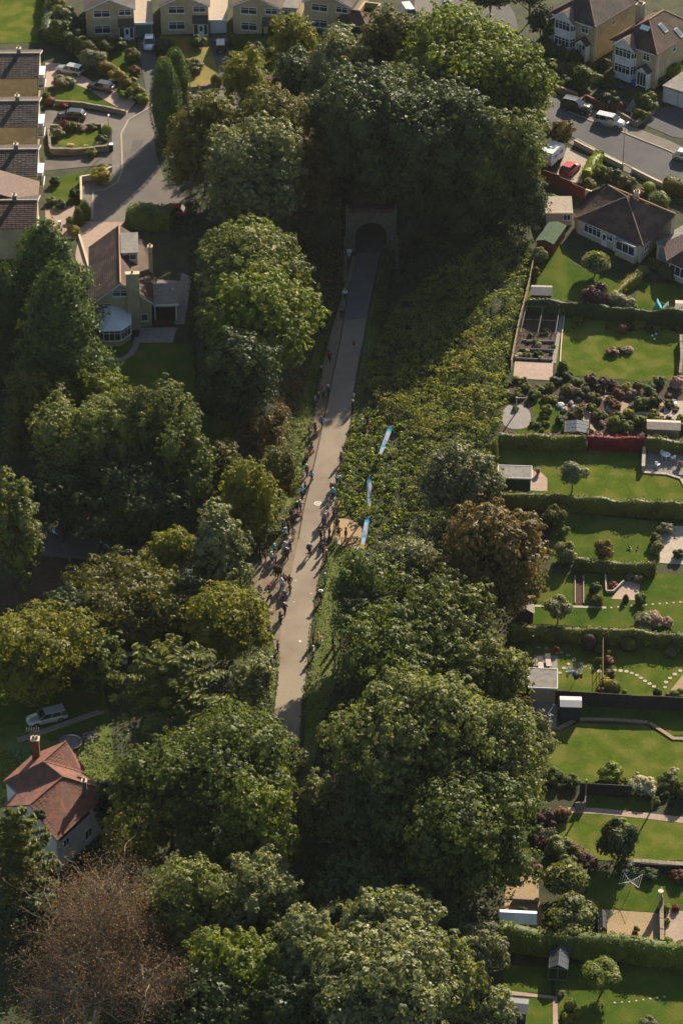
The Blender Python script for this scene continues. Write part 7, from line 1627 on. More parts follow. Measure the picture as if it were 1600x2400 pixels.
# ---------------------------------------------------------------- shrubs
S = shrub
for px, py, r, pal, kind, asp, lb in [
 (128, 15, 24, 'yellow', 'bush', 1.1, 'yellow-leaved shrub at the top beside the first gabled house'), (150, 40, 26, 'grey', 'bush', 1, 'pale shrub between corner lawn and gabled house'),
 (140, 75, 28, 'green', 'bush', 1, 'bushy green shrub right of the dark hedge'), (172, 62, 24, 'dark', 'bush', 1, 'dark shrub against the cream side wall'), (175, 100, 30, 'dark', 'bush', .9, 'dark shrub above the silver estate'),
 (205, 112, 28, 'olive', 'bush', .9, 'olive shrub right of the dark one above the estate'), (240, 108, 26, 'green', 'bush', .8, 'green shrub under the lower window of the first gabled house'), (270, 104, 20, 'dark', 'bush', .8, 'small dark shrub beside the first porch'),
 (215, 140, 28, 'grey', 'bush', .8, 'grey-green shrub between estate and lawn'), (248, 158, 20, 'copper', 'bush', .8, 'buff-coloured shrub at the bend of the front border'), (272, 175, 18, 'gold', 'bush', .8, 'small golden shrub in the front border'),
 (300, 195, 20, 'copper', 'bush', .8, 'tan shrub in the front border'), (318, 215, 20, 'yellow', 'bush', .8, 'yellow shrub near the street corner'), (335, 232, 16, 'lime', 'bush', .8, 'lime shrub at the tip of the front border'), (290, 222, 12, 'lime', 'bush', .8, 'tiny lime shrub below the tan one'),
 (308, 130, 18, 'olive', 'bush', 1, 'olive shrub beside the white hatchback'), (315, 165, 14, 'russet', 'bush', .8, 'rusty low shrub beside the dark drive'),
 (145, 190, 20, 'grey', 'bush', .6, 'silvery low plant beside the silver estate'), (165, 192, 14, 'grey', 'bush', .6, 'smaller silvery plant by the triangular lawn'),
 (118, 236, 12, 'russet', 'ball', .8, 'russet ball at the corner of the triangular lawn'), (150, 247, 10, 'red', 'bush', .6, 'red-flowering plant on the stone wall'), (108, 225, 10, 'green', 'bush', .9, 'small green shrub by the second house'),
 (152, 290, 12, 'red', 'bush', .7, 'red roses beside the teal saloon'), (170, 295, 16, 'olive', 'bush', .7, 'olive shrub beside the red roses'), (195, 300, 10, 'pink', 'bush', .6, 'pink-flowering plant above the square lawn'), (215, 296, 10, 'green', 'bush', .7, 'small green shrub above the square lawn'),
 (250, 305, 13, 'lime', 'ball', 1.2, 'clipped lime column at the corner of the square lawn'), (135, 310, 14, 'grey', 'bush', .8, 'pale shrub at the left corner of the square lawn'), (230, 338, 12, 'white', 'bush', .7, 'white-flowering plant at the right of the square lawn'), (238, 328, 14, 'dark', 'bush', .9, 'dark shrub right of the square lawn'),
 (155, 356, 12, 'pink', 'bush', .5, 'pink bedding below the square lawn'), (180, 356, 12, 'pink', 'bush', .5, 'second clump of pink bedding below the square lawn'), (214, 356, 14, 'yellow', 'bush', .7, 'yellow shrub below the square lawn'), (165, 340, 8, 'white', 'bush', .6, 'white flowers on the lower edge of the square lawn'), (200, 342, 6, 'white', 'bush', .6, 'few white flowers right on the square lawn'),
 (235, 410, 24, 'gold', 'bush', .7, 'golden shrub spilling over the cream wall'), (242, 392, 15, 'green', 'ball', .6, 'flat clipped bush above the golden shrub'), (128, 425, 12, 'dark', 'bush', .9, 'dark shrub at the left of the third lawn'), (120, 470, 12, 'grey', 'bush', .7, 'pale shrub below the third lawn'), (140, 478, 14, 'dark', 'bush', .7, 'dark shrub below the third lawn'), (175, 455, 12, 'dark', 'bush', 1.2, 'dark clipped block right of the third lawn'),
 (172, 540, 14, 'gold', 'bush', .8, 'golden shrub at the foot of the cone conifers'), (165, 515, 10, 'lime', 'bush', .8, 'small lime shrub between the cone conifers'),
 (408, 132, 12, 'lime', 'bush', 1.1, 'lime-tipped shrub above the cypress pair'), (430, 150, 18, 'yellow', 'bush', .7, 'yellowish shrub on the dry lawn'), (455, 155, 20, 'olive', 'bush', .7, 'olive shrub on the dry lawn'), (465, 98, 18, 'green', 'bush', .8, 'green shrub under the second porch'), (548, 92, 16, 'green', 'bush', .9, 'green shrub beside the second driveway'),
 (507, 188, 14, 'olive', 'ball', 1.2, 'clipped drum-shaped bush at the mouth of the second drive'), (385, 108, 22, 'dark', 'bush', .9, 'dark shrub right of the white hatchback'), (382, 145, 16, 'russet', 'bush', .8, 'rust shrub right of the first drive'), (600, 120, 22, 'dark', 'bush', .9, 'dark shrub on the third front lawn'), (640, 130, 20, 'green', 'bush', .9, 'green shrub on the third front lawn'),
 (740, 86, 20, 'dark', 'bush', .9, 'dark shrub below the fourth house'), (790, 90, 18, 'olive', 'bush', .9, 'olive shrub left of the fourth porch'),
 (1262, 118, 20, 'green', 'bush', .9, 'green shrub by the white garage door of the cream-bayed house'), (1300, 122, 24, 'dark', 'bush', .8, 'dark shrub under the cream bays'), (1318, 126, 16, 'bright', 'bush', .9, 'bright shrub under the cream bays'), (1345, 132, 18, 'dark', 'bush', .8, 'dark shrub right of the bright one'), (1280, 150, 16, 'bright', 'bush', .8, 'small bright shrub down the front garden'),
 (1330, 165, 24, 'olive', 'bush', .8, 'olive shrub in the middle of the first semi garden'), (1368, 185, 30, 'green', 'bush', .9, 'big green shrub in front of the first semi'), (1360, 158, 14, 'yellow', 'bush', .8, 'yellowish bush below the porch of the first semi'), (1415, 150, 16, 'dark', 'bush', 1, 'dark shrub between the two semis'), (1320, 190, 18, 'dark', 'bush', .8, 'dark shrub by the stone wall'),
 (1432, 235, 24, 'dark', 'bush', .8, 'dark shrub behind the red brick wall'), (1450, 248, 18, 'russet', 'bush', .8, 'rust-tinged shrub above the parked people carrier'), (1512, 240, 26, 'green', 'bush', .9, 'large green shrub right of the garden steps'), (1500, 270, 18, 'olive', 'bush', .8, 'olive bush by the white sign'), (1580, 165, 24, 'lime', 'bush', .9, 'lime shrub above the white garage doors'), (1560, 190, 16, 'bright', 'bush', .9, 'bright shrub beside the white garage doors'), (1610, 140, 24, 'yellow', 'bush', .9, 'yellow shrub at the right edge near the garages'),
 (1405, 400, 16, 'bright', 'bush', .8, 'green shrub on the corner below the lime hedge'), (1440, 412, 18, 'dark', 'bush', .8, 'dark shrub in the bungalow front garden'), (1470, 425, 16, 'olive', 'bush', .8, 'olive shrub in the bungalow front garden'), (1520, 438, 16, 'lime', 'ball', .8, 'lime ball beside the bungalow steps'), (1545, 470, 26, 'green', 'bush', .7, 'green shrub right of the bungalow steps'), (1380, 430, 14, 'yellow', 'bush', .8, 'yellow shrub at the bungalow hip'), (1495, 450, 14, 'russet', 'bush', .8, 'russet shrub beside the steps'),
 (1395, 620, 33, 'silver', 'spiky', 1.0, 'spiky silver-leaved shrub in the bungalow garden'), (1397, 695, 32, 'purple', 'bush', 1.1, 'dark purple shrub above the dark hedge'), (1450, 712, 28, 'grey', 'bush', .8, 'grey-green shrub right of the purple one'), (1482, 725, 14, 'bright', 'bush', .8, 'small bright shrub at the foot of the golden hedge'),
 (1262, 600, 18, 'ash', 'bush', 1.2, 'grey-green shrub below the green-roofed shed'), (1252, 640, 12, 'olive', 'bush', 1.2, 'thin shrub on the pale fence'), (1248, 720, 10, 'dark', 'bush', 1, 'dark shrub beside the pale-roofed shed'), (1240, 490, 16, 'bright', 'bush', .8, 'small bright bush on the slope left of the green-roofed shed'), (1300, 470, 18, 'green', 'bush', .8, 'green shrub behind the red-brown fence'),
 (1505, 635, 14, 'grey', 'bush', .9, 'small grey shrub at the end of the golden hedge'), (1530, 620, 14, 'green', 'bush', 1, 'green shrub against the flat garage'), (1560, 640, 18, 'dark', 'bush', 1, 'dark shrub beside the right-hand bungalow'),
 (1500, 760, 14, 'bright', 'bush', .7, 'low bright plant under the dark hedge'), (1460, 768, 14, 'russet', 'bush', .6, 'russet plant under the dark hedge'), (1355, 750, 12, 'green', 'bush', .7, 'small green plant at the left under the dark hedge'),
 (1434, 824, 15, 'russet', 'bush', .5, 'russet plants on the left of the kidney bed'), (1455, 820, 10, 'dark', 'bush', .6, 'dark clump in the middle of the kidney bed'), (1474, 820, 12, 'pink', 'bush', .5, 'pink flowers on the right of the kidney bed'),
 (1545, 892, 18, 'grey', 'bush', .9, 'round pale grey shrub at the lower edge of the wide lawn'), (1588, 896, 22, 'pink', 'bush', .8, 'pink-flowering shrub at the right edge'), (1385, 890, 20, 'purple', 'bush', .8, 'purple shrub below the wide lawn'), (1415, 896, 18, 'purple', 'bush', .8, 'second purple shrub below the wide lawn'), (1432, 898, 14, 'purple', 'bush', .9, 'dark plum shrub left of the golden one'),
 (1468, 906, 14, 'gold', 'bush', 1, 'golden shrub below the wide lawn'), (1495, 905, 16, 'olive', 'bush', .9, 'olive shrub right of the golden one'), (1520, 912, 18, 'green', 'bush', .8, 'green shrub below the round grey one'), (1330, 882, 16, 'dark', 'bush', .8, 'dark shrub below the vegetable plot corner'), (1322, 872, 12, 'yellow', 'bush', .8, 'yellow-green plant beside the vegetable plot'), (1300, 892, 16, 'dark', 'bush', .7, 'dark shrub beside the terrace gate'), (1350, 896, 18, 'green', 'bush', .8, 'green shrub left of the purple ones'),
 (1210, 888, 12, 'yellow', 'bush', .7, 'yellow-flowering plant below the pale terrace'), (1228, 892, 12, 'green', 'bush', .8, 'green plant below the pale terrace'), (1318, 860, 14, 'dark', 'cone', 1.2, 'dark upright shrub between terrace and wide lawn'), (1250, 925, 18, 'green', 'bush', .8, 'green shrub above the round terrace'), (1285, 935, 14, 'yellow', 'bush', .8, 'yellowish shrub right of the round terrace'), (1282, 960, 18, 'bright', 'bush', .7, 'bright green mound below the yellowish shrub'),
 (1330, 915, 22, 'olive', 'bush', .7, 'arching olive shrub in the cottage garden'), (1372, 915, 14, 'green', 'bush', .8, 'green shrub beside the cold frame'), (1395, 935, 18, 'olive', 'bush', .8, 'olive shrub in the centre of the cottage garden'), (1385, 955, 14, 'bright', 'bush', .8, 'bright shrub left of the paved circle'), (1410, 975, 16, 'olive', 'bush', .8, 'olive plant below the paved circle'),
 (1472, 968, 16, 'gold', 'bush', .9, 'vivid golden shrub beside the paved circle'), (1440, 990, 20, 'bright', 'bush', .9, 'leafy shrub below the paved circle'), (1465, 1000, 22, 'green', 'bush', .9, 'green shrub left of the long grey shed'), (1500, 985, 20, 'bright', 'bush', .8, 'bright shrub above the long grey shed'), (1530, 975, 20, 'yellow', 'bush', .8, 'yellow-green shrub above the grey garden shed'), (1442, 1006, 12, 'lime', 'bush', .8, 'small lime plant by the red hedge'), (1500, 945, 22, 'green', 'bush', .8, 'green shrub right of the paved circle'), (1535, 940, 20, 'dark', 'bush', .9, 'dark shrub beside the paved corner'),
 (1312, 985, 16, 'dark', 'bush', .8, 'dark shrub left of the small glass frame'), (1340, 972, 12, 'olive', 'bush', .8, 'olive plant above the small glass frame'),
 (1300, 1215, 26, 'olive', 'bush', 1.1, 'rounded shrub with a golden top at the left of the bird lawn'), (1322, 1187, 11, 'pink', 'bush', 1, 'small pale pink shrub on the long hedge'), (1325, 1298, 25, 'silver', 'bush', 1.1, 'silvery egg-shaped bush on the left below the bird lawn'), (1415, 1292, 22, 'copper', 'bush', 1.2, 'pinkish-brown egg-shaped bush below the bird lawn'), (1255, 1235, 18, 'dark', 'bush', 1, 'dark shrub between chestnut and bird lawn'), (1320, 1245, 14, 'bright', 'bush', 1, 'bright shrub under the golden-topped one'),
 (1540, 1285, 14, 'silver', 'bush', 1.2, 'silver shrub beside the paved yard'), (1535, 1265, 14, 'olive', 'bush', 1, 'olive shrub at the corner of the paved yard'), (1558, 1240, 18, 'grey', 'bush', .7, 'grey plants along the top of the paved yard'), (1590, 1300, 14, 'dark', 'bush', .8, 'dark plants inside the paved yard'),
 (1402, 1408, 13, 'olive', 'bush', 1, 'olive bush left of the triangular terrace'), (1466, 1402, 8, 'dark', 'cone', 1.5, 'small dark cone on the triangular terrace'), (1500, 1405, 14, 'green', 'bush', .9, 'green bush right of the triangular terrace'), (1395, 1380, 14, 'dark', 'bush', 1, 'dark bush above the olive one'), (1435, 1372, 11, 'red', 'bush', .6, 'red-flowering plants in the corner bed'), (1475, 1352, 10, 'grey', 'bush', .7, 'grey plants above the triangular terrace'), (1495, 1356, 12, 'grey', 'bush', .7, 'second clump of grey plants above the terrace'),
 (1510, 1458, 24, 'grey', 'bush', .7, 'pinkish-grey shrub on the lower edge of the stepping-stone lawn'), (1532, 1450, 20, 'pink', 'bush', .8, 'taller pink shrub beside the pinkish-grey one'), (1562, 1458, 14, 'pink', 'bush', .8, 'small bright pink shrub to the right'),
 (1380, 1506, 17, 'purple', 'ball', 1.3, 'plum-grey clipped dome leaning over the lawn'), (1402, 1520, 11, 'olive', 'ball', 1.1, 'small olive ball beside the plum dome'), (1430, 1504, 13, 'ash', 'bush', 1, 'loose green shrub in the line of balls'), (1430, 1530, 12, 'olive', 'bush', .8, 'olive bush below the loose green shrub'), (1473, 1510, 20, 'olive', 'ball', .85, 'wide olive clipped ball'), (1514, 1503, 13, 'lime', 'ball', 1, 'bright lime clipped ball'),
 (1402, 1550, 9, 'green', 'bush', 1, 'small green plant by the trellis'), (1425, 1548, 12, 'russet', 'bush', .7, 'orange-flowering plants at the top of the trellis'), (1430, 1578, 12, 'russet', 'bush', .7, 'orange-flowering plants round the urn'), (1436, 1612, 20, 'olive', 'ball', .9, 'brown-green clipped ball by the fence'), (1420, 1600, 14, 'gold', 'bush', .6, 'gold plant behind the brown-green ball'), (1463, 1622, 7, 'ash', 'ball', .9, 'tiny grey ball right of the brown-green one'), (1540, 1624, 11, 'dark', 'ball', 1.1, 'dark egg-shaped bush at the end of the stepping stones'), (1590, 1632, 20, 'green', 'bush', .7, 'green mound beside the gravel circle'), (1565, 1630, 7, 'russet', 'bush', .7, 'orange plant beside the dark egg'), (1575, 1525, 16, 'grey', 'bush', .6, 'grey low shrub under the long hedge'),
 (1243, 1555, 9, 'gold', 'bush', 1, 'yellow-flowering plant beside the patio'), (1405, 1618, 9, 'russet', 'bush', .7, 'brown-pink plant left of the gold one'), (1218, 1655, 18, 'purple', 'bush', 1, 'dull purple shrub left of the decking'), (1230, 1620, 14, 'russet', 'bush', 1, 'small russet shrub by the flat-roofed shed'),
 (1427, 1812, 27, 'lime', 'bush', .75, 'bright lime shrub at the bottom of the sunny lawn'), (1462, 1832, 10, 'yellow', 'bush', .8, 'yellow plant right of the lime shrub'), (1510, 1842, 28, 'white', 'bush', .7, 'shrub covered in cream flowers'), (1490, 1822, 9, 'white', 'bush', 1.3, 'small cream-flowered spire left of the flowering shrub'), (1560, 1830, 22, 'ash', 'bush', .8, 'grey-green shrub right of the cream-flowered one'), (1580, 1808, 10, 'white', 'bush', .8, 'white hydrangea head at the edge of the lawn'), (1600, 1855, 22, 'olive', 'bush', 1, 'olive shrub at the right edge below the lawn'), (1295, 1820, 24, 'green', 'bush', .8, 'green shrub in the corner of the sunny lawn'), (1340, 1832, 20, 'green', 'bush', .7, 'low green shrub along the foot of the sunny lawn'),
 (1318, 1908, 18, 'russet', 'bush', .9, 'copper-orange shrub at the start of the straight path'), (1292, 1915, 16, 'purple', 'bush', .9, 'dark shrub left of the copper-orange one'), (1310, 1985, 28, 'silver', 'bush', .8, 'pale round-leaved shrub at the left of the shadowed lawn'), (1350, 2000, 24, 'copper', 'bush', .7, 'brownish shrub below the shadowed lawn'), (1378, 2022, 22, 'purple', 'bush', .8, 'purple-flowering shrub below the shadowed lawn'), (1330, 2022, 22, 'ash', 'bush', .7, 'grey-green shrub left of the purple-flowering one'),
 (1262, 2035, 10, 'pink', 'ball', .9, 'pale pink ball beside the gravel'), (1325, 2068, 52, 'silver', 'spiky', .9, 'big spiky silver shrub above the gravel yard'), (1330, 2155, 58, 'ash', 'bush', .75, 'broad green-brown bush right of the long shed'), (1382, 2120, 16, 'grey', 'bush', .7, 'grey bush at the corner of the brick path'), (1590, 2055, 18, 'russet', 'bush', .8, 'tan shrub at the right edge below the stone edging'), (1520, 2050, 20, 'dark', 'bush', .6, 'dark planting along the stone edging'), (1460, 2032, 22, 'dark', 'bush', .7, 'dark planting at the left of the stone edging'),
 (1562, 2128, 9, 'lime', 'bush', .8, 'lime plant on top of the dividing wall'), (1563, 2160, 8, 'lime', 'bush', .8, 'second lime plant down the dividing wall'), (1563, 2205, 10, 'lime', 'bush', .8, 'lime plant at the foot of the dividing wall'), (1584, 2130, 10, 'red', 'bush', .7, 'red-flowering plant on the pink paving'), (1490, 2180, 7, 'bright', 'bush', 1.2, 'small upright potted-looking plant on the gravel'), (1595, 2212, 10, 'red', 'bush', .7, 'red plant in the corner of the pink paving'),
 (1336, 2358, 15, 'ash', 'bush', 1, 'grey-green bush below the greenhouse'), (1350, 2378, 10, 'gold', 'bush', .9, 'golden bush right of the grey-green one'), (1328, 2388, 14, 'yellow', 'bush', .8, 'yellow bush at the bottom below the greenhouse'), (1312, 2330, 10, 'grey', 'bush', .7, 'low plant between greenhouse and path'), (1520, 2400, 20, 'grey', 'bush', .7, 'pale plant at the bottom edge of the lawn'),
]: S(px, py, r * (.78 if 870 < py < 1012 and px > 1190 else 1), lb, pal, kind, asp)
def filler(poly, n, pal, r0, r1, where):
    """small unlabelled-alike plants of a crowded border share one label"""
    q = [P(*p) for p in poly]; k = 0; xs = [p.x for p in q]; ys = [p.y for p in q]; rs = random.Random(n * 7 + len(where))
    while k < n:
        x, y = rs.uniform(min(xs), max(xs)), rs.uniform(min(ys), max(ys))
        if not _inpoly(np.array([x]), np.array([y]), q)[0]: continue
        p = Vector((x, y, hp(x, y))); pl = rs.choice(pal); R_ = rs.uniform(r0, r1)
        t = thing('border_plant', 'low %s plant %s' % (dict(dark='dark green', green='mid-green', olive='olive', russet='russet', yellow='yellow-green', pink='pink-flowering', bright='bright green', copper='bronze', white='cream-flowering', purple='purple').get(pl, pl) + rs.choice(('', ' rounded', ' small') if R_ < (r0 + r1) / 2 else ('', ' large', ' spreading')), where), 'plant', p, rs.uniform(0, 6), 'border plants ' + where)
        o = bpy.data.objects.new('foliage', shrub_mesh('bush', rs.choice((1, 2, 3)), pl)); link(o, t); set_mat(o, LM[pl]); o.location = (0, 0, R_ * .5); o.scale = (R_, R_, R_ * rs.uniform(.6, 1)); k += 1
filler([(1176, 900), (1330, 905), (1330, 940), (1250, 945), (1180, 945)], 14, ('dark', 'green', 'olive'), .3, .7, 'in the border above the round terrace')
filler([(1330, 905), (1600, 910), (1600, 1010), (1510, 985), (1380, 1015), (1330, 960)], 46, ('green', 'bright', 'olive', 'russet', 'yellow', 'pink', 'dark'), .3, .75, 'in the crowded cottage garden')
filler([(1222, 800), (1300, 800), (1296, 846), (1208, 840)], 16, ('green', 'copper', 'bright', 'white'), .2, .42, 'in the lower vegetable plot')
filler([(1225, 740), (1306, 742), (1300, 790), (1216, 790)], 10, ('dark', 'olive'), .2, .35, 'under the netting frames')
filler([(1390, 395), (1600, 455), (1600, 500), (1500, 460), (1400, 420)], 18, ('dark', 'green', 'russet', 'olive'), .3, .7, 'in the bungalow front garden')
filler([(1270, 130), (1440, 170), (1440, 260), (1380, 235), (1290, 200)], 26, ('dark', 'green', 'olive'), .4, .9, 'in the sloping semi gardens')
filler([(205, 95), (310, 98), (300, 110), (210, 125)], 8, ('dark', 'green'), .4, .7, 'along the foot of the first gabled house')
filler([(1240, 765), (1590, 770), (1590, 778), (1330, 768)], 14, ('dark', 'russet', 'green'), .3, .5, 'along the dark hedge over the wide lawn')
filler([(1300, 1000), (1200, 905), (1180, 1010), (1330, 1015)], 10, ('bright', 'green'), .3, .5, 'on the rough green patch')
filler([(1360, 1838), (1600, 1845), (1600, 1890), (1530, 1885), (1400, 1845)], 12, ('dark', 'green', 'olive'), .3, .7, 'below the sunny lawn')
filler([(1480, 2034), (1610, 2044), (1610, 2062), (1470, 2050)], 10, ('dark', 'green', 'russet'), .3, .55, 'below the stone edging')
filler([(1265, 1860), (1310, 1850), (1300, 2000), (1250, 2010), (1240, 1930)], 10, ('dark', 'green', 'purple'), .4, .8, 'left of the shadowed lawn')
filler([(1180, 2120), (1260, 2125), (1300, 2200), (1400, 2215), (1395, 2225), (1180, 2205)], 8, ('dark', 'green'), .3, .6, 'round the gravel yard')
S(184, 505, 14, 'right-hand dark green conifer cone by the pinkish drive', 'green', 'cone', 1.9, 'conifer_shrub', 'conifer')
S(198, 490, 15, 'taller conifer cone behind by the cul-de-sac pavement', 'green', 'cone', 1.9, 'conifer_shrub', 'conifer')
S(1157, 1055, 11, 'narrow green column between sallow and garden corner', 'yellow', 'cone', 3.2, 'columnar_shrub', 'conifer')
S(1342, 1112, 28, 'round-headed silver tree on a thin stem in the long lawn', 'grey', 'bush', .95, 'standard_tree', 'tree', stem=1.3)
S(1308, 1426, 33, 'mop-headed silver tree beside the dark shed', 'silver', 'bush', .75, 'standard_tree', 'tree', stem=1.1)
S(1412, 2285, 44, 'umbrella-headed tree casting a dark oval on the bottom lawn', 'bright', 'bush', .55, 'standard_tree', 'tree', stem=1.6)
S(1450, 1975, 42, 'dark small tree with a bright top on the shadowed lawn', 'dark', 'bush', 1.3, 'small_tree', 'tree', stem=.8)
S(1450, 1945, 26, 'bright green crown standing behind the dark small tree', 'bright', 'bush', .9, 'small_tree', 'tree', stem=2.2)
# ---------------------------------------------------------------- garden buildings and furniture
shed((1256, 592), (1294, 600), 5.2, 2.0, 'long green-roofed shed with red-brown end on the fence line', 'wood_red', 'felt_green', .35, axis='y')
shed((1246, 712), (1290, 714), 2.3, 1.5, 'small red shed with a grey pitched roof', 'wood_red', 'paving_grey', .45)
shed((1266, 500), (1280, 504), 1.2, 1.8, 'white metal cabinet by the dark trees', 'white', 'white', .1)
shed((1582, 752), (1625, 754), 2.4, 1.7, 'pale green shed with a cream roof at the right edge', 'felt_green', 'paving', .3)
shed((1516, 1030), (1590, 1032), 1.9, 1.7, 'pale-roofed grey metal shed at the end of the cottage garden', 'metal', 'paving', .35)
shed((1168, 1150), (1242, 1152), 2.4, 1.9, 'green shed with a flat grey roof and white corner posts', 'wood_green', 'felt', .3, flatr=True, oh=.1)
shed((1214, 1462), (1248, 1463), 2.6, 1.7, 'small dark shed with a white gable', 'wood_dark', 'felt', .5, axis='y', oh=.15)
shed((1240, 1646), (1300, 1648), 3.1, 2.1, 'shed with a broad grey flat roof edged in white', 'paving', 'felt', .3, flatr=True)
shed((1313, 1690), (1358, 1692), 1.6, 2.1, 'narrow dark hut with a pale striped roof edge', 'wood_blue', 'metal', .2)
shed((1172, 2192), (1252, 2196), 1.7, 1.8, 'long grey shed with a white roof panel in the gravel yard', 'metal', 'render_white', .5)
shed((1186, 2402), (1230, 2406), 1.8, 1.8, 'blue-black shed near the bottom edge', 'wood_blue', 'lead', .3)
greenhouse((1284, 2296), (1328, 2300), 5.4, 'narrow glass greenhouse beside the round tree lawn', 1.5, .5, 'metal')
greenhouse((1322, 1024), (1378, 1026), 2.6, 'low glass frame in the cottage garden', .7, .25, 'wood')
greenhouse((1400, 2202), (1420, 2203), 2.6, 'small green-framed greenhouse beside the broad bush', 1.3, .4, 'wood_green')
def cold_frame(q4, label, nu=2, nv=2, h=.45, m='wood_grey', r=.05, net=False):
    q = [P(*p) for p in q4]; o0 = q[0].copy(); t = thing('timber_frame', label, 'garden frame', o0)
    def pt(u, v, z): p = q[0].lerp(q[1], u).lerp(q[3].lerp(q[2], u), v); return Vector((p.x - o0.x, p.y - o0.y, hp(p.x, p.y) - o0.z + z))
    for i in range(nu + 1): MB().tube([pt(i / nu, 0, h), pt(i / nu, 1, h)], r, 4).build('rail', M[m], t)
    for j in range(nv + 1): MB().tube([pt(0, j / nv, h), pt(1, j / nv, h)], r, 4).build('rail', M[m], t)
    for i in range(nu + 1):
        for j in range(nv + 1): MB().tube([pt(i / nu, j / nv, 0), pt(i / nu, j / nv, h)], r, 4).build('post', M[m], t)
    return t
cold_frame([(1218, 795), (1300, 798), (1310, 738), (1232, 734)], 'large timber netting frame over the vegetable plot', 2, 2, 1.1)
cold_frame([(1418, 926), (1462, 926), (1458, 908), (1416, 908)], 'small timber cold frame among the purple shrubs', 2, 1, .4, 'wood')
for k, (a, b) in enumerate((((1222, 800), (1300, 803)), ((1216, 820), (1298, 823)), ((1208, 842), (1295, 846)))):
    wall_run([a, b], .22, .08, ('top', 'middle', 'lowest')[k] + ' board of the raised vegetable beds', 'wood_grey', 'bed_board', 'edging')
def post(px, py, h, label, m='wood', r=.07, name='garden_post', cat='post', arm=0):
    t = thing(name, label, cat, P(px, py)); MB().tube([(0, 0, -.1), (0, 0, h)], r, 6).build('post', M[m], t); MB().disc((0, 0), r * 1.4, h, h + .06, 8).build('cap', M[m], t)
    if arm: MB().tube([(0, 0, h - .05), (arm, 0, h - .05)], r * .8, 5).build('arm', M[m], t)
post(1209, 968, 2.3, 'pale post with a crossbar on the round stone terrace', 'paving', .09, arm=1.2)
post(1380, 1012, 2.8, 'tall pale post beside the low glass frame', 'wood', .08); post(1371, 1880, 3.0, 'rustic wooden post at the corner of the shaded grass', 'wood', .09)
post(1527, 1898, 2.6, 'wooden post beside the cream-flowered shrub', 'wood', .09); post(1545, 2128, 2.2, 'square stone pillar at the head of the dividing wall', 'stone_pale', .22)
post(1252, 1588, 2.6, 'yellow-flowered climbing post at the left of the patio', 'wood', .06); post(1248, 1518, 1.6, 'short leafy post by the stepping stones', 'wood_green', .1)
# trellis screen in garden with clipped balls
t = thing('trellis', 'dark trellis screen with posts between the two sets of stepping stones', 'trellis', P(1411, 1615)); a, b = Vector((0, 0, 0)), P(1411, 1520) - P(1411, 1615)
for k in range(5): p = a.lerp(b, k / 4); MB().tube([p, p + Vector((0, 0, 1.6))], .05, 5).build('post', M['wood_dark'], t)
for z in (.5, 1.0, 1.6): MB().tube([a + Vector((0, 0, z)), b + Vector((0, 0, z))], .035, 4).build('rail', M['wood'], t)
fence([(1348, 1900), (1370, 1898), (1372, 1870)], 1.0, 'small slatted gate panel beside the rustic post', 'wood_grey', .6)
stepping_stones([(1262, 1518), (1290, 1522), (1322, 1532), (1345, 1545)], 'grey stepping stones in the shade above the patio', .26, 'paving_grey'); stepping_stones([(1312, 1578), (1325, 1562), (1345, 1548), (1362, 1556)], 'short curve of stepping stones beside the patio', .26)
stepping_stones([(1368, 1562), (1388, 1568), (1404, 1574)], 'three pale stepping stones left of the trellis', .3, n=3)
stepping_stones([(1440, 1572), (1470, 1575), (1495, 1585), (1512, 1598), (1532, 1610)], 'arc of pale stepping stones curving to the dark egg-shaped bush', .26, n=9)
stepping_stones([(1558, 1612), (1560, 1600), (1575, 1585), (1592, 1574), (1606, 1565)], 'stepping stones round the gravel circle at the right edge', .26, n=6)
stepping_stones([(1432, 1425), (1474, 1421), (1530, 1417), (1585, 1413), (1610, 1411)], 'line of small stepping stones across the lawn above the pink shrub', .17, n=12)
stepping_stones([(1440, 2352), (1475, 2350), (1520, 2343), (1556, 2338)], 'faint line of stepping stones on the bottom lawn', .13, n=8)
ribbon('path', [(1250, 1421), (1330, 1422), (1420, 1425)], .35, M['paving'], .06, 'pale slab edging leading from the dark shed to the stepping stones')
wall_run([(1418, 1352), (1420, 1390), (1436, 1390), (1462, 1365)], .3, .15, 'white-edged corner bed above the triangular terrace', 'paving', 'bed_edging', 'edging')
for x0 in (1347, 1367): wall_run([(x0, 1352), (x0, 1416)], .12, .08, ('left' if x0 == 1347 else 'right') + ' white edge of the narrow red-soil bed', 'paving', 'bed_edging', 'edging')
paving_slabs('patio', [(1242, 1590), (1306, 1590), (1306, 1538), (1252, 1536)], 'grey patio with two loungers beside the flat-roofed shed', 'paving_grey', .7, .7)
lounger(1266, 1562, 92, 'striped lounger on the left of the grey patio', group=None); lounger(1284, 1555, 92, 'plain pinkish lounger on the right of the grey patio')
plant_pot(1303, 1532, 'terracotta pot with red flowers at the corner of the grey patio'); plant_pot(1260, 1112, 'pot of dark pink flowers on the pinkish curved terrace', 'pink'); plant_pot(1427, 1586, 'pale stone urn ringed by orange flowers', 'white', .3, .5, .2, 'paving')
plant_pot(1592, 1095, 'pot of magenta flowers on the patio with white furniture', 'pink', .3); plant_pot(1445, 955, 'small bird bath like bowl on the paved circle', 'white', .16, .7, .12, 'paving')
plant_pot(1488, 2195, 'pot with a small red-based plant on the gravel', 'red', .2, .3, .25); plant_pot(1252, 1582, 'red-flowering pot at the left of the loungers', 'red', .18)
plant_pot(1292, 712, 'white pot beside the small red shed', 'white', .22, .3, .2, 'white'); plant_pot(1532, 1288, 'tan pot on the lawn edge by the paved yard', 'white', .2, .3, .15)
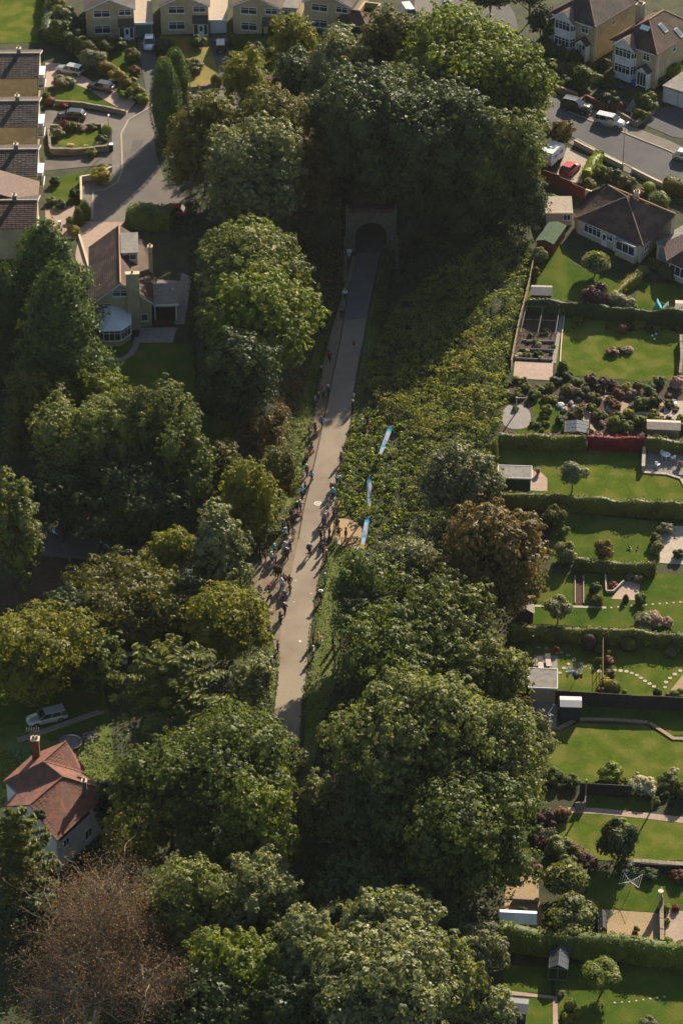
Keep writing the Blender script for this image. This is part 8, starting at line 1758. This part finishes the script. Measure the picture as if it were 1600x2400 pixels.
# kite-coloured rotary washing
t = rotary_drier(1345, 1600, 'rotary drier hung with bright red, white and blue washing', 'metal', 1.2, 1.9)
for k, (c_, x, y) in enumerate((('teal', -.5, .3), ('pink', -.8, -.4), ('lightblue', -.3, -.5), ('red', .6, -.6), ('navy', .1, -.8), ('green', .5, .3), ('beige', 0, .2), ('purple', -.1, -.3))):
    tt = thing('garment', {'teal': 'teal cloth', 'pink': 'pink cloth', 'lightblue': 'light blue cloth', 'red': 'red cloth', 'navy': 'navy trousers', 'green': 'green cloth', 'beige': 'beige cloth', 'purple': 'purple cloth'}[c_] + ' pegged on the rotary drier', 'washing', t.location + Vector((x, y, .75)), k * .8)
    MB().add([(-.3, 0, 1.0), (0, .02, .98), (.3, 0, 1.0), (.26, .04, .4), (.02, -.05, .2), (-.28, .05, .45), (-.3, .012, 1.0), (0, .032, .98), (.3, .012, 1.0), (.26, .052, .4), (.02, -.038, .2), (-.28, .062, .45)], [(0, 1, 4, 5), (1, 2, 3, 4), (11, 10, 7, 6), (10, 9, 8, 7)]).build('cloth', cloth(c_), tt)
rotary_drier(1475, 2092, 'empty rotary clothes drier over the lower lawn', 'white', 1.5, 1.7)
t = thing('clothes_airer', 'folding green airer standing on the shaded grass', 'clothes airer', P(1485, 1872)); mb = MB()
for k in range(5): mb.tube([(-1.2 + k * .1, -.3 + k * .15, 1.2 - k * .05), (1.0 + k * .1, -.3 + k * .15, .9 - k * .05)], .03, 4)
mb.tube([(-1, -.2, 0), (0, 0, 1.2), (.8, .3, 0)], .03, 4).tube([(-.3, .3, 0), (0, 0, 1.2)], .03, 4); mb.build('frame', M['felt_green'], t)
# patio with white furniture at the right edge
paving_slabs('patio', [(1512, 1108), (1640, 1118), (1640, 1062), (1510, 1058)], 'shaded patio with white furniture at the right edge', 'paving_grey', 1.2, 1.0)
table_set(1560, 1076, 'oval pale table on the shaded patio', 'white', .55); chair(1552, 1070, 20, 'white chair left of the oval table', 'white'); chair(1576, 1080, 200, 'white chair right of the oval table', 'white'); chair(1540, 1095, 120, 'white chair near the lawn edge of the patio', 'white')
wall_run([(1508, 1060), (1506, 1108)], .9, .35, 'pale wall at the left end of the shaded patio', 'paving'); chair(1580, 950, 90, 'narrow white recliner on the paved corner', 'white')
# play tent and toys
t = thing('play_tent', 'small teal and cream play tent on the lawn', 'tent', P(1548, 722)); MB().prism([(-.9, -.5, 0), (.1, -.5, 0), (-.6, -.5, 1.3)], (.1, 1.0, 0)).build('teal_panel', cloth('teal'), t); MB().prism([(.1, -.5, 0), (1.0, -.5, .1), (.9, -.5, .9)], (.1, .9, 0)).build('cream_panel', cloth('pale'), t)
MB().tube([(-.6, -.5, 1.3), (.9, -.5, .9)], .03, 5).build('pole', cloth('yellow'), t)
for px, py, lb in ((1528, 788, 'left'), (1537, 784, 'upper'), (1533, 796, 'lower')):
    t = thing('ball', lb + ' white ball lying on the wide lawn', 'ball', P(px, py)); MB().blob((0, 0, .12), .14, .14, .14, 10, 6).build('ball', M['white'], t, True)
for px, lb in ((1475, 'left'), (1494, 'right')):
    t = thing('bird', lb + ' of the two black birds on the lawn', 'bird', P(px, 1286), R(120 if lb == 'left' else 70)); MB().blob((0, 0, .22), .22, .11, .12, 10, 6).build('body', M['black'], t, True); MB().blob((.2, 0, .36), .08, .07, .075, 8, 5).build('head', M['black'], t, True)
    MB().prism([(-.15, -.05, .22), (-.45, -.06, .17), (-.45, .06, .17), (-.15, .05, .22)], (0, 0, .03)).build('tail', M['black'], t); MB().tube([(.26, 0, .36), (.36, 0, .34)], [.025, .004], 5).build('beak', M['metal'], t)
    for s in (-1, 1): MB().tube([(0, s * .04, .14), (0, s * .05, 0)], .012, 4).build('leg', M['black'], t)
# rocks and clutter of the cottage garden
for k, (px, py, r, c_) in enumerate(((1312, 952, .55, 'render_white'), (1322, 962, .5, 'paving'), (1338, 946, .4, 'paving'), (1345, 955, .35, 'render_white'), (1322, 916, .5, 'wood_grey'), (1344, 922, .3, 'white'), (1356, 935, .35, 'paving_pink'), (1362, 928, .3, 'paving'), (1316, 932, .35, 'paving_grey'))):
    where = ('biggest white rock left of the low glass frame', 'tan rock below the biggest white one', 'rock beside the white heap', 'pale rock right of the heap', 'grey dome-shaped composter above the rocks', 'small bright white tub above the rocks', 'pinkish stone by the olive shrub', 'flat pale stone by the olive shrub', 'grey stone under the composter')[k]
    t = thing('rock' if k not in (4, 5) else 'tub', where, 'rock' if k not in (4, 5) else 'container', P(px, py), k); MB().blob((0, 0, r * .35), r, r * .8, r * (.6 if k != 4 else 1.1), 9, 6, .16).build('stone' if k not in (4, 5) else 'body', M[c_], t, k in (4, 5))
# wood pallets beside the copper shrub
t = thing('pallet_stack', 'upright pale slats leaning by the big tree', 'pallet', P(1268, 1970), .2)
for k in range(5): MB().box(k * .32, k * .32 + .16, 0, .06, 0, 1.5).build('slat', M['paving'], t)
MB().box(-.05, 1.55, .063, .12, .3, .42).box(-.05, 1.55, .063, .12, 1.0, 1.12).build('rail', M['wood'], t)
# by the cottage
t = thing('timber_beam', 'long pale plank lying on the grass beside the old car', 'timber', P(45, 1742)); q = P(245, 1672) - P(45, 1742); u = q.normalized(); v = Vector((-u.y, u.x, 0))
for k in range(2): MB().prism([v * (k * .3), v * (k * .3 + .24), v * (k * .3 + .24) + Vector((0, 0, .25 + .08 * k)), v * (k * .3) + Vector((0, 0, .25 + .08 * k))], q * (1 - .05 * k)).build('plank', M['wood_grey'], t)
t = thing('paddling_pool', 'round grey-rimmed pool behind the cottage ridge', 'pool', P(165, 1745)); mb = MB(); mb.tube([(1.25 * math.cos(a), 1.25 * math.sin(a), .32) for a in np.linspace(0, 6.2832, 25)], .1, 6, False); mb.build('rim', M['metal'], t); MB().disc((0, 0), 1.2, .03, .2, 24).build('cover', M['paving_grey'], t); mb = MB().disc((0, 0), 1.24, 0, .28, 24); mb.f = mb.f[2:]; mb.build('side', M['wood_green'], t)
t = thing('fire_pit', 'round grey heap of ash and stones beside the pool', 'fire pit', P(213, 1730)); rs = random.Random(3)
for k in range(26):
    a, rr = k * 2.4, .16 * math.sqrt(k) * 1.1; MB().blob((rr * math.cos(a), rr * math.sin(a), .08 + .2 * (1 - rr)), .2, .17, .14, 6, 4, .2).build('stone', M['paving_grey'] if k % 3 else M['wood_dark'], t)
t = thing('netting_cage', 'green fruit netting behind the cottage', 'netting', P(30, 1785)); netm = mat('green_netting', (.03, .22, .12), None, 3, .8)
mb = MB()
for k in range(9): mb.tube([(k * .25, 0, 0), (k * .25, 0, 1.4), (k * .25, 1.2, 1.4)], .02, 4)
for z in (.35, .7, 1.05, 1.4): mb.tube([(0, 0, z), (2, 0, z)], .02, 4)
mb.build('net', netm, t); [MB().tube([(x, 0, 0), (x, 0, 1.5)], .04, 5).build('post', M['wood_green'], t) for x in (0, 1, 2)]
tt = thing('picnic_furniture', 'white garden table half hidden under the trees left of the cedar', 'table', P(305, 1545), .3); MB().box(-1.1, 1.1, -.35, .35, .7, .76).build('tabletop', M['white'], tt); MB().box(-.8, -.7, -.3, .3, 0, .7).box(.7, .8, -.3, .3, 0, .7).build('legs', M['white'], tt)
chair(318, 1532, 70, 'white chair behind the hidden garden table', 'white'); chair(292, 1560, 250, 'grey-white chair in front of the hidden garden table', 'white')
# railing beside the lane
q0, q1 = P(78, 1306), P(248, 1330); t = thing('railing', 'rusty handrail beside the shaded lane', 'railing', q0); d = q1 - q0
MB().tube([(0, 0, 1.0), tuple(d + Vector((0, 0, 1.0)))], .05, 6).build('rail', mat('rusty_metal', (.22, .13, .10), None, 4, .7), t)
for k in range(5): p = d * k / 4; MB().tube([p, p + Vector((0, 0, 1.0))], .04, 5).build('post', M['metal'], t)
# by the path
t = thing('information_sign', 'white notice box on a short post near the tunnel', 'sign', P(818, 606)); MB().tube([(0, 0, 0), (0, 0, 1.0)], .05, 6).build('post', M['metal'], t); MB().box(-.35, .35, -.06, .06, 1.0, 1.5).build('board', M['white'], t); MB().box(-.2, .2, -.05, .05, .45, .85).build('notice', M['render_white'], t)
for px, py, lb in ((884, 682, 'black bollard on the right of the path below the tunnel'),): 
    t = thing('bollard', lb, 'bollard', P(px, py)); MB().disc((0, 0), .09, 0, 1.1, 10, .08).build('post', M['black'], t); MB().disc((0, 0), .1, 1.103, 1.16, 10, .04).build('cap', M['black'], t)
t = thing('manhole_cover', 'round pale cover painted on the path', 'manhole cover', P(745, 1181) + Vector((0, 0, .055))); MB().disc((0, 0), .5, 0, .02, 28).build('cover', mat('pale_cover', (.55, .50, .40), (.42, .37, .29), 3, .8), t)
mb = MB(); mb.tube([(.2 * math.cos(a), .2 * math.sin(a), .025) for a in np.linspace(0, 6.283, 17)], .02, 4, False); mb.build('ring', M['path_edge'], t)
for k, (px, py) in enumerate(((692, 1362), (688, 1412), (703, 1504), (729, 1392))):
    t = thing('chalk_mark', ('pale spot on the path by the left-hand crowd', 'faint pale spot below the first one', 'brightest white spot low on the path', 'dim pale spot right of the others')[k], 'mark', P(px, py) + Vector((0, 0, .055))); MB().disc((0, 0), (.2, .18, .14, .16)[k], 0, .01, 12).build('mark', M['white' if k == 2 else 'paving'], t)
t = thing('post_top_bin', 'round white-lidded bin below the third flag', 'bin', P(841, 1300)); MB().disc((0, 0), .24, 0, .8, 14, .26).build('bin', M['black'], t); MB().blob((0, 0, .82), .32, .32, .12, 14, 6).build('lid', M['white'], t, True)
feather_flag((882, 1076), None, 'feather flag nearest the tunnel, leaning right', 5.2, .28, -8)
feather_flag((861, 1202), None, 'upright narrow feather flag in the middle', 5.4, -.02, 40)
feather_flag((843, 1288), None, 'feather flag beside the tan platform', 5.2, .14, -30)
# timber viewing bench and rail on the platform
q0 = P(800, 1276); t = thing('viewing_rail', 'dark timber rail across the tan platform', 'railing', q0)
for k in range(4): MB().box(k * .75 - .05, k * .75 + .05, -.05, .05, 0, 1.0).build('post', M['wood'], t)
for z in (.5, .95): MB().box(-.1, 2.35, -.08, -.052, z, z + .1).build('rail', M['wood'], t)
t = thing('bench', 'timber bench on the tan platform beside the rail', 'bench', P(826, 1268), .3); MB().box(-.7, .7, -.2, .2, .42, .48).build('seat', M['wood_dark'], t); [MB().box(x - .04, x + .04, -.18, .18, 0, .42).build('leg', M['wood_dark'], t) for x in (-.6, .6)]
# front-garden clutter of the semis
for px, py, c_, lb in ((1432, 172, 'navy', 'large blue tub beside the bays'), (1455, 208, 'navy', 'second blue tub below the bay'), (1486, 196, 'blue', 'bright blue crate beside the porch')):
    t = thing('tub', lb, 'container', P(px, py)); MB().disc((0, 0), .42, 0, .5, 12, .5).build('tub', cloth(c_), t)
t = thing('roadside_sign', 'white rectangular sign by the corner wall', 'sign', P(1486, 275), .4); MB().box(-.6, .6, -.03, .03, .3, .95).build('board', M['white'], t); MB().box(-.5, -.44, -.03, .03, 0, .3).box(.44, .5, -.03, .03, 0, .3).build('post', M['metal'], t)
t = thing('garden_steps', 'pale steps climbing to the skylight house', 'steps', P(1470, 262), R(65))
for k in range(8): MB().box(k * .55, k * .55 + .5, -.5, .5, 0, .12 + .05 * k).build('step', M['paving_grey'], t)
t = thing('garden_steps', 'pale steps down to the bungalow front', 'steps', P(1525, 470), R(50))
for k in range(5): MB().box(k * .5, k * .5 + .45, -.6, .6, 0, .12 + .05 * k).build('step', M['paving'], t)
for px, py, lb in ((1252, 400, 'white and red bin behind the fence'),): 
    t = thing('gas_bottle', lb, 'container', P(1290, 470)); MB().disc((0, 0), .28, 0, .7, 12).build('body', M['white'], t, True); MB().disc((0, 0), .2, .703, .85, 12, .12).build('cap', cloth('red'), t)
t = thing('wheelie_bin', 'black and white bin at the edge of the cul-de-sac pavement', 'bin', P(261, 352)); MB().box(-.28, .28, -.3, .3, .05, 1.0).build('body', M['black'], t); MB().box(-.3, .3, -.33, .33, 1.003, 1.1).build('lid', M['white'], t)
for px, py, lb in ((140, 526, 'white barrel beside the conifer on the pinkish driveway'), (1518, 965, 'tan rock')):
    if 'barrel' in lb: t = thing('tub', lb, 'container', P(px, py)); MB().disc((0, 0), .25, 0, .6, 10).build('body', M['white'], t)
# ---------------------------------------------------------------- people on and beside the path
PR = person
for a in [
 (808, 703, 'white', 'black', 'person in white near the shaded tunnel end of the path', 'walk', .98, 260),
 (801, 747, 'black', 'black', 'person in black below the one in white near the tunnel', 'stand', .98, 250),
 (772, 848, 'maroon', 'black', 'person in a dark red top on the shaded left strip', 'walk', .95, 80),
 (753, 885, 'black', 'dark', 'person all in black against the left verge', 'stand', 1, 0),
 (769, 930, 'navy', 'black', 'tall person in navy at the shadow edge', 'stand', 1.02, 200),
 (757, 933, 'grey', 'black', 'person in grey beside the navy one', 'hips', .98, 320),
 (747, 934, 'yellow', 'black', 'child in yellow between grey and pink', 'stand', .72, 330),
 (738, 940, 'pink', 'white', 'small child in pink left of the yellow child', 'stand', .62, 340),
 (754, 1004, 'blue', 'denim', 'person in a blue jacket at the first sunlit bend', 'walk', 1, 60),
 (739, 1018, 'black', 'black', 'person in black with a red cap bending over a bicycle', 'push', 1, 200),
 (724, 1016, 'maroon', 'black', 'small dark red figure on the verge by the bicycle', 'stand', .75, 0),
 (731, 1062, 'grey', 'black', 'person in grey stooping by the orange pushchair', 'push', .98, 190),
 (719, 1116, 'navy', 'black', 'person in navy on the left shoulder of the path', 'stand', 1, 330),
 (730, 1130, 'lightblue', 'denim', 'person in a light blue shirt next to the navy one', 'walk', 1, 50),
 (715, 1157, 'black', 'navy', 'person in black behind the dark pair', 'stand', 1, 0),
 (708, 1169, 'teal', 'black', 'person in dark teal, front of the dark pair', 'camera', 1, 330),
 (704, 1200, 'grey', 'black', 'grey-haired person with a stick on the left kerb', 'point', 1, 10),
 (697, 1203, 'black', 'black', 'person in black just left of the grey-haired one', 'stand', 1, 10),
 (682, 1210, 'black', 'darkgreen', 'person crouched low in the weeds', 'sit', .95, 30),
 (697, 1217, 'purple', 'black', 'person seated on the left bank in purple', 'sit', .95, 10),
 (687, 1229, 'black', 'black', 'person in black standing on the bank', 'hips', 1, 320),
 (663, 1240, 'darkgreen', 'black', 'figure in dark green half lost in the weeds', 'sit', 1, 0),
 (677, 1252, 'black', 'black', 'bareheaded person in black on the bank', 'stand', 1.02, 0),
 (687, 1263, 'pale', 'beige', 'person in peach behind the tall dark man', 'stand', .96, 300),
 (680, 1291, 'grey', 'denim', 'tall person in grey and denim with hands raised', 'camera', 1.05, 20),
 (670, 1266, 'white', 'black', 'white-capped person leaning over behind the tall one', 'push', 1, 190),
 (644, 1303, 'teal', 'black', 'person in teal and white at the far left of the crowd', 'stand', 1, 40),
 (668, 1298, 'lightblue', 'black', 'person in pale blue in the left crowd', 'hips', 1, 320),
 (663, 1313, 'grey', 'grey', 'person all in grey in the left crowd', 'stand', 1, 0),
 (672, 1312, 'black', 'black', 'person in black with a rucksack in the left crowd', 'stand', 1, 80),
 (611, 1318, 'black', 'black', 'dark figure under the trees at the junction', 'stand', 1.02, 0),
 (622, 1318, 'brown', 'black', 'person in brown beside the dark figure', 'stand', .95, 0),
 (637, 1322, 'white', 'blue', 'person in white and blue at the junction', 'walk', 1, 30),
 (646, 1320, 'beige', 'brown', 'person in beige just right of white and blue', 'stand', .97, 200),
 (648, 1354, 'dark', 'black', 'left of the dark pair in the middle of the junction', 'stand', 1, 60),
 (656, 1354, 'brown', 'black', 'right of the dark pair in the middle of the junction', 'stand', 1, 240),
 (678, 1378, 'black', 'black', 'lone person in black at the edge of the asphalt', 'walk', 1.03, 250),
 (665, 1374, 'maroon', 'black', 'person in maroon with the pushchair group', 'hips', 1.02, 280),
 (660, 1385, 'white', 'denim', 'white-capped person in front of the maroon one', 'push', 1, 300),
 (680, 1392, 'pink', 'black', 'person in pale pink right of the pushchair', 'stand', .95, 200),
 (663, 1410, 'purple', 'black', 'small child in purple in front of the pushchair', 'stand', .6, 250),
 (631, 1402, 'black', 'black', 'red-capped person in black with a bag', 'stand', 1.03, 0),
 (609, 1401, 'white', 'navy', 'person in white with a navy rucksack by the round tree', 'stand', 1, 300),
 (613, 1416, 'blue', 'blue', 'person crouching in bright blue at the tree edge', 'sit', .8, 330),
 (667, 1441, 'black', 'black', 'person in black walking away below the crowd', 'walk', 1, 70),
 (657, 1464, 'black', 'navy', 'person in black with arm out at the left edge of the asphalt', 'point', 1.03, 20),
 (651, 1530, 'maroon', 'black', 'person in maroon alone on the left edge', 'stand', 1, 0),
 (638, 1568, 'pale', 'black', 'person in a peach top among the ivy', 'stand', 1, 0),
 (618, 1657, 'navy', 'navy', 'person in navy at the foot of the ivy', 'walk', 1, 20),
 (829, 815, 'red', 'black', 'small child in red running on the path', 'walk', .66, 260),
 (829, 944, 'white', 'navy', 'person in white on the right verge', 'stand', 1, 180),
 (827, 965, 'black', 'black', 'person in black with an orange bag on the right verge', 'stand', 1, 190),
 (861, 999, 'black', 'black', 'dark standing figure in the weeds by the first flag', 'stand', 1.02, 200),
 (848, 999, 'lightblue', 'white', 'light blue figure sitting in the weeds', 'sit', .9, 180),
 (866, 1010, 'orange', 'brown', 'orange figure sitting in the weeds', 'sit', .9, 180),
 (798, 1088, 'dark', 'black', 'dark person on the right edge above the group', 'stand', 1, 180),
 (789, 1136, 'white', 'navy', 'person in a white top on the right edge', 'hips', 1, 200),
 (797, 1143, 'blue', 'navy', 'person in blue beside the white top', 'stand', 1, 180),
 (780, 1172, 'teal', 'navy', 'person in a turquoise shirt with a long shadow', 'walk', 1.03, 250),
 (778, 1158, 'maroon', 'black', 'person in maroon behind the turquoise shirt', 'stand', 1, 230),
 (792, 1197, 'white', 'maroon', 'person in white with a navy bag on the right verge', 'stand', 1, 180),
 (760, 1221, 'white', 'black', 'person in a white shirt facing away on the path', 'walk', 1.03, 260),
 (768, 1219, 'red', 'red', 'child in red holding hands with the white shirt', 'walk', .72, 260),
 (783, 1215, 'navy', 'navy', 'person in navy bending at the head of the platform', 'push', .9, 200),
 (757, 1236, 'blue', 'navy', 'person in blue in the middle of the right-hand group', 'stand', 1, 200),
 (763, 1232, 'grey', 'navy', 'person in grey beside the blue one', 'stand', 1, 180),
 (752, 1270, 'black', 'black', 'person in black with an outstretched arm', 'point', 1.02, 200),
 (760, 1262, 'beige', 'black', 'slim person in beige beside the outstretched arm', 'stand', 1, 180),
 (772, 1260, 'purple', 'navy', 'maroon-haired person in purple on the platform edge', 'hips', .98, 190),
 (789, 1244, 'dark', 'denim', 'person with shorts and a rucksack on the platform', 'walk', 1.03, 200),
 (810, 1266, 'black', 'black', 'dark person standing alone on the platform', 'stand', 1.04, 180),
 (793, 1262, 'brown', 'black', 'person in brown leaning on the rail', 'hips', 1, 270),
 (761, 1283, 'navy', 'navy', 'pair-like broad figure in navy at the path edge', 'sit', 1.1, 200),
 (789, 1280, 'white', 'blue', 'child in white and blue below the rail', 'stand', .75, 180),
 (758, 1302, 'maroon', 'maroon', 'person in maroon beside the flag-side verge', 'hips', 1, 180),
 (765, 1318, 'maroon', 'black', 'fair-haired person in maroon on the grass', 'stand', 1.02, 180),
 (762, 1372, 'green', 'black', 'person in a vivid green top on the grass', 'stand', 1, 180),
 (752, 1413, 'dark', 'black', 'person with a pale sun hat on the grass', 'stand', 1, 190),
 (725, 1303, 'darkgreen', 'black', 'person with a rucksack walking alone in mid path', 'walk', 1.05, 80),
 (734, 1512, 'maroon', 'black', 'stout dark person beside two children on the right verge', 'stand', 1.02, 180),
 (746, 1502, 'yellow', 'orange', 'child in yellow and orange beside the stout person', 'stand', .7, 180),
 (753, 1508, 'pink', 'white', 'child in pink and white at the end of the row', 'sit', .75, 180),
 (734, 1543, 'white', 'black', 'person in white and black below the children', 'hips', 1, 180),
 (780, 1520, 'black', 'black', 'person in black under the tree edge, left', 'stand', 1, 180),
 (783, 1540, 'black', 'brown', 'person in black and brown below the left one under the tree', 'stand', 1, 180),
 (798, 1518, 'purple', 'black', 'person in purple deepest under the tree', 'stand', 1, 180),
 (784, 1576, 'pink', 'black', 'person in pink at the edge of the tree shade', 'stand', 1, 180),
 (793, 1571, 'maroon', 'black', 'person in maroon beside the pink one in the shade', 'stand', 1, 180),
 (128, 1266, 'white', 'black', 'person in white walking on the shaded lane', 'walk', 1, 10),
 (252, 1298, 'lightblue', 'black', 'person in light blue beside a dark one on the lane', 'walk', 1, 190),
 (238, 1296, 'black', 'black', 'dark person on the lane left of the light blue one', 'walk', 1, 190),
]:
    ex = None; lb = a[4]
    for k, v in (('red cap', 'redcap'), ('red-capped', 'redcap'), ('white-capped', 'whitecap'), ('sun hat', 'sunhat'), ('rucksack', 'pack')):
        if k in lb: ex = v
    hr = 'greyhair' if 'grey-haired' in lb else 'blond' if 'fair' in lb else random.choice(('brownhair', 'blackhair', 'brownhair', 'greyhair'))
    PR(*a, hair=hr, extra=ex, shorts=('shorts' in lb or 'child in red' in lb))
# cyclists and bicycles
for px, py, ang, lb, top, col in ((588, 1366, 25, 'in the front at the junction', 'black', 'darkgreen'), (575, 1362, 20, 'behind at the junction', 'darkgreen', 'grey')):
    p = P(px, py); bicycle(px, py, ang, 'bicycle ridden ' + lb, col); q = p + Vector((-.22 * math.cos(R(ang)), -.22 * math.sin(R(ang)), 0))
    person(px, py, top, 'black', 'cyclist in dark clothes riding ' + lb, 'ride', 1.0, ang, extra='helmet', pos=q)
bicycle(736, 1022, 200, 'red bicycle held on the left strip of the path', 'red'); bicycle(655, 1392, 150, 'dark bicycle among the pushchair group', 'grey'); bicycle(826, 1274, 10, 'bicycle leaning on the platform rail', 'black')
pushchair(724, 1066, 230, 'orange pushchair with a grey hood on the left strip', 'orange'); pushchair(668, 1404, 300, 'purple-pink pushchair in the left crowd', 'purple')
for px, py, c_, lb in ((633, 1398, 'dark', 'dark holdall on the ground by the red-capped person'), (824, 957, 'orange', 'small orange bag on the right verge')):
    t = thing('bag', lb, 'bag', P(px, py)); MB().blob((0, 0, .16), .26, .16, .17, 10, 6).build('bag', cloth(c_), t, True); MB().tube([(-.15, 0, .28), (0, 0, .42), (.15, 0, .28)], .015, 5).build('handle', M['black'], t)
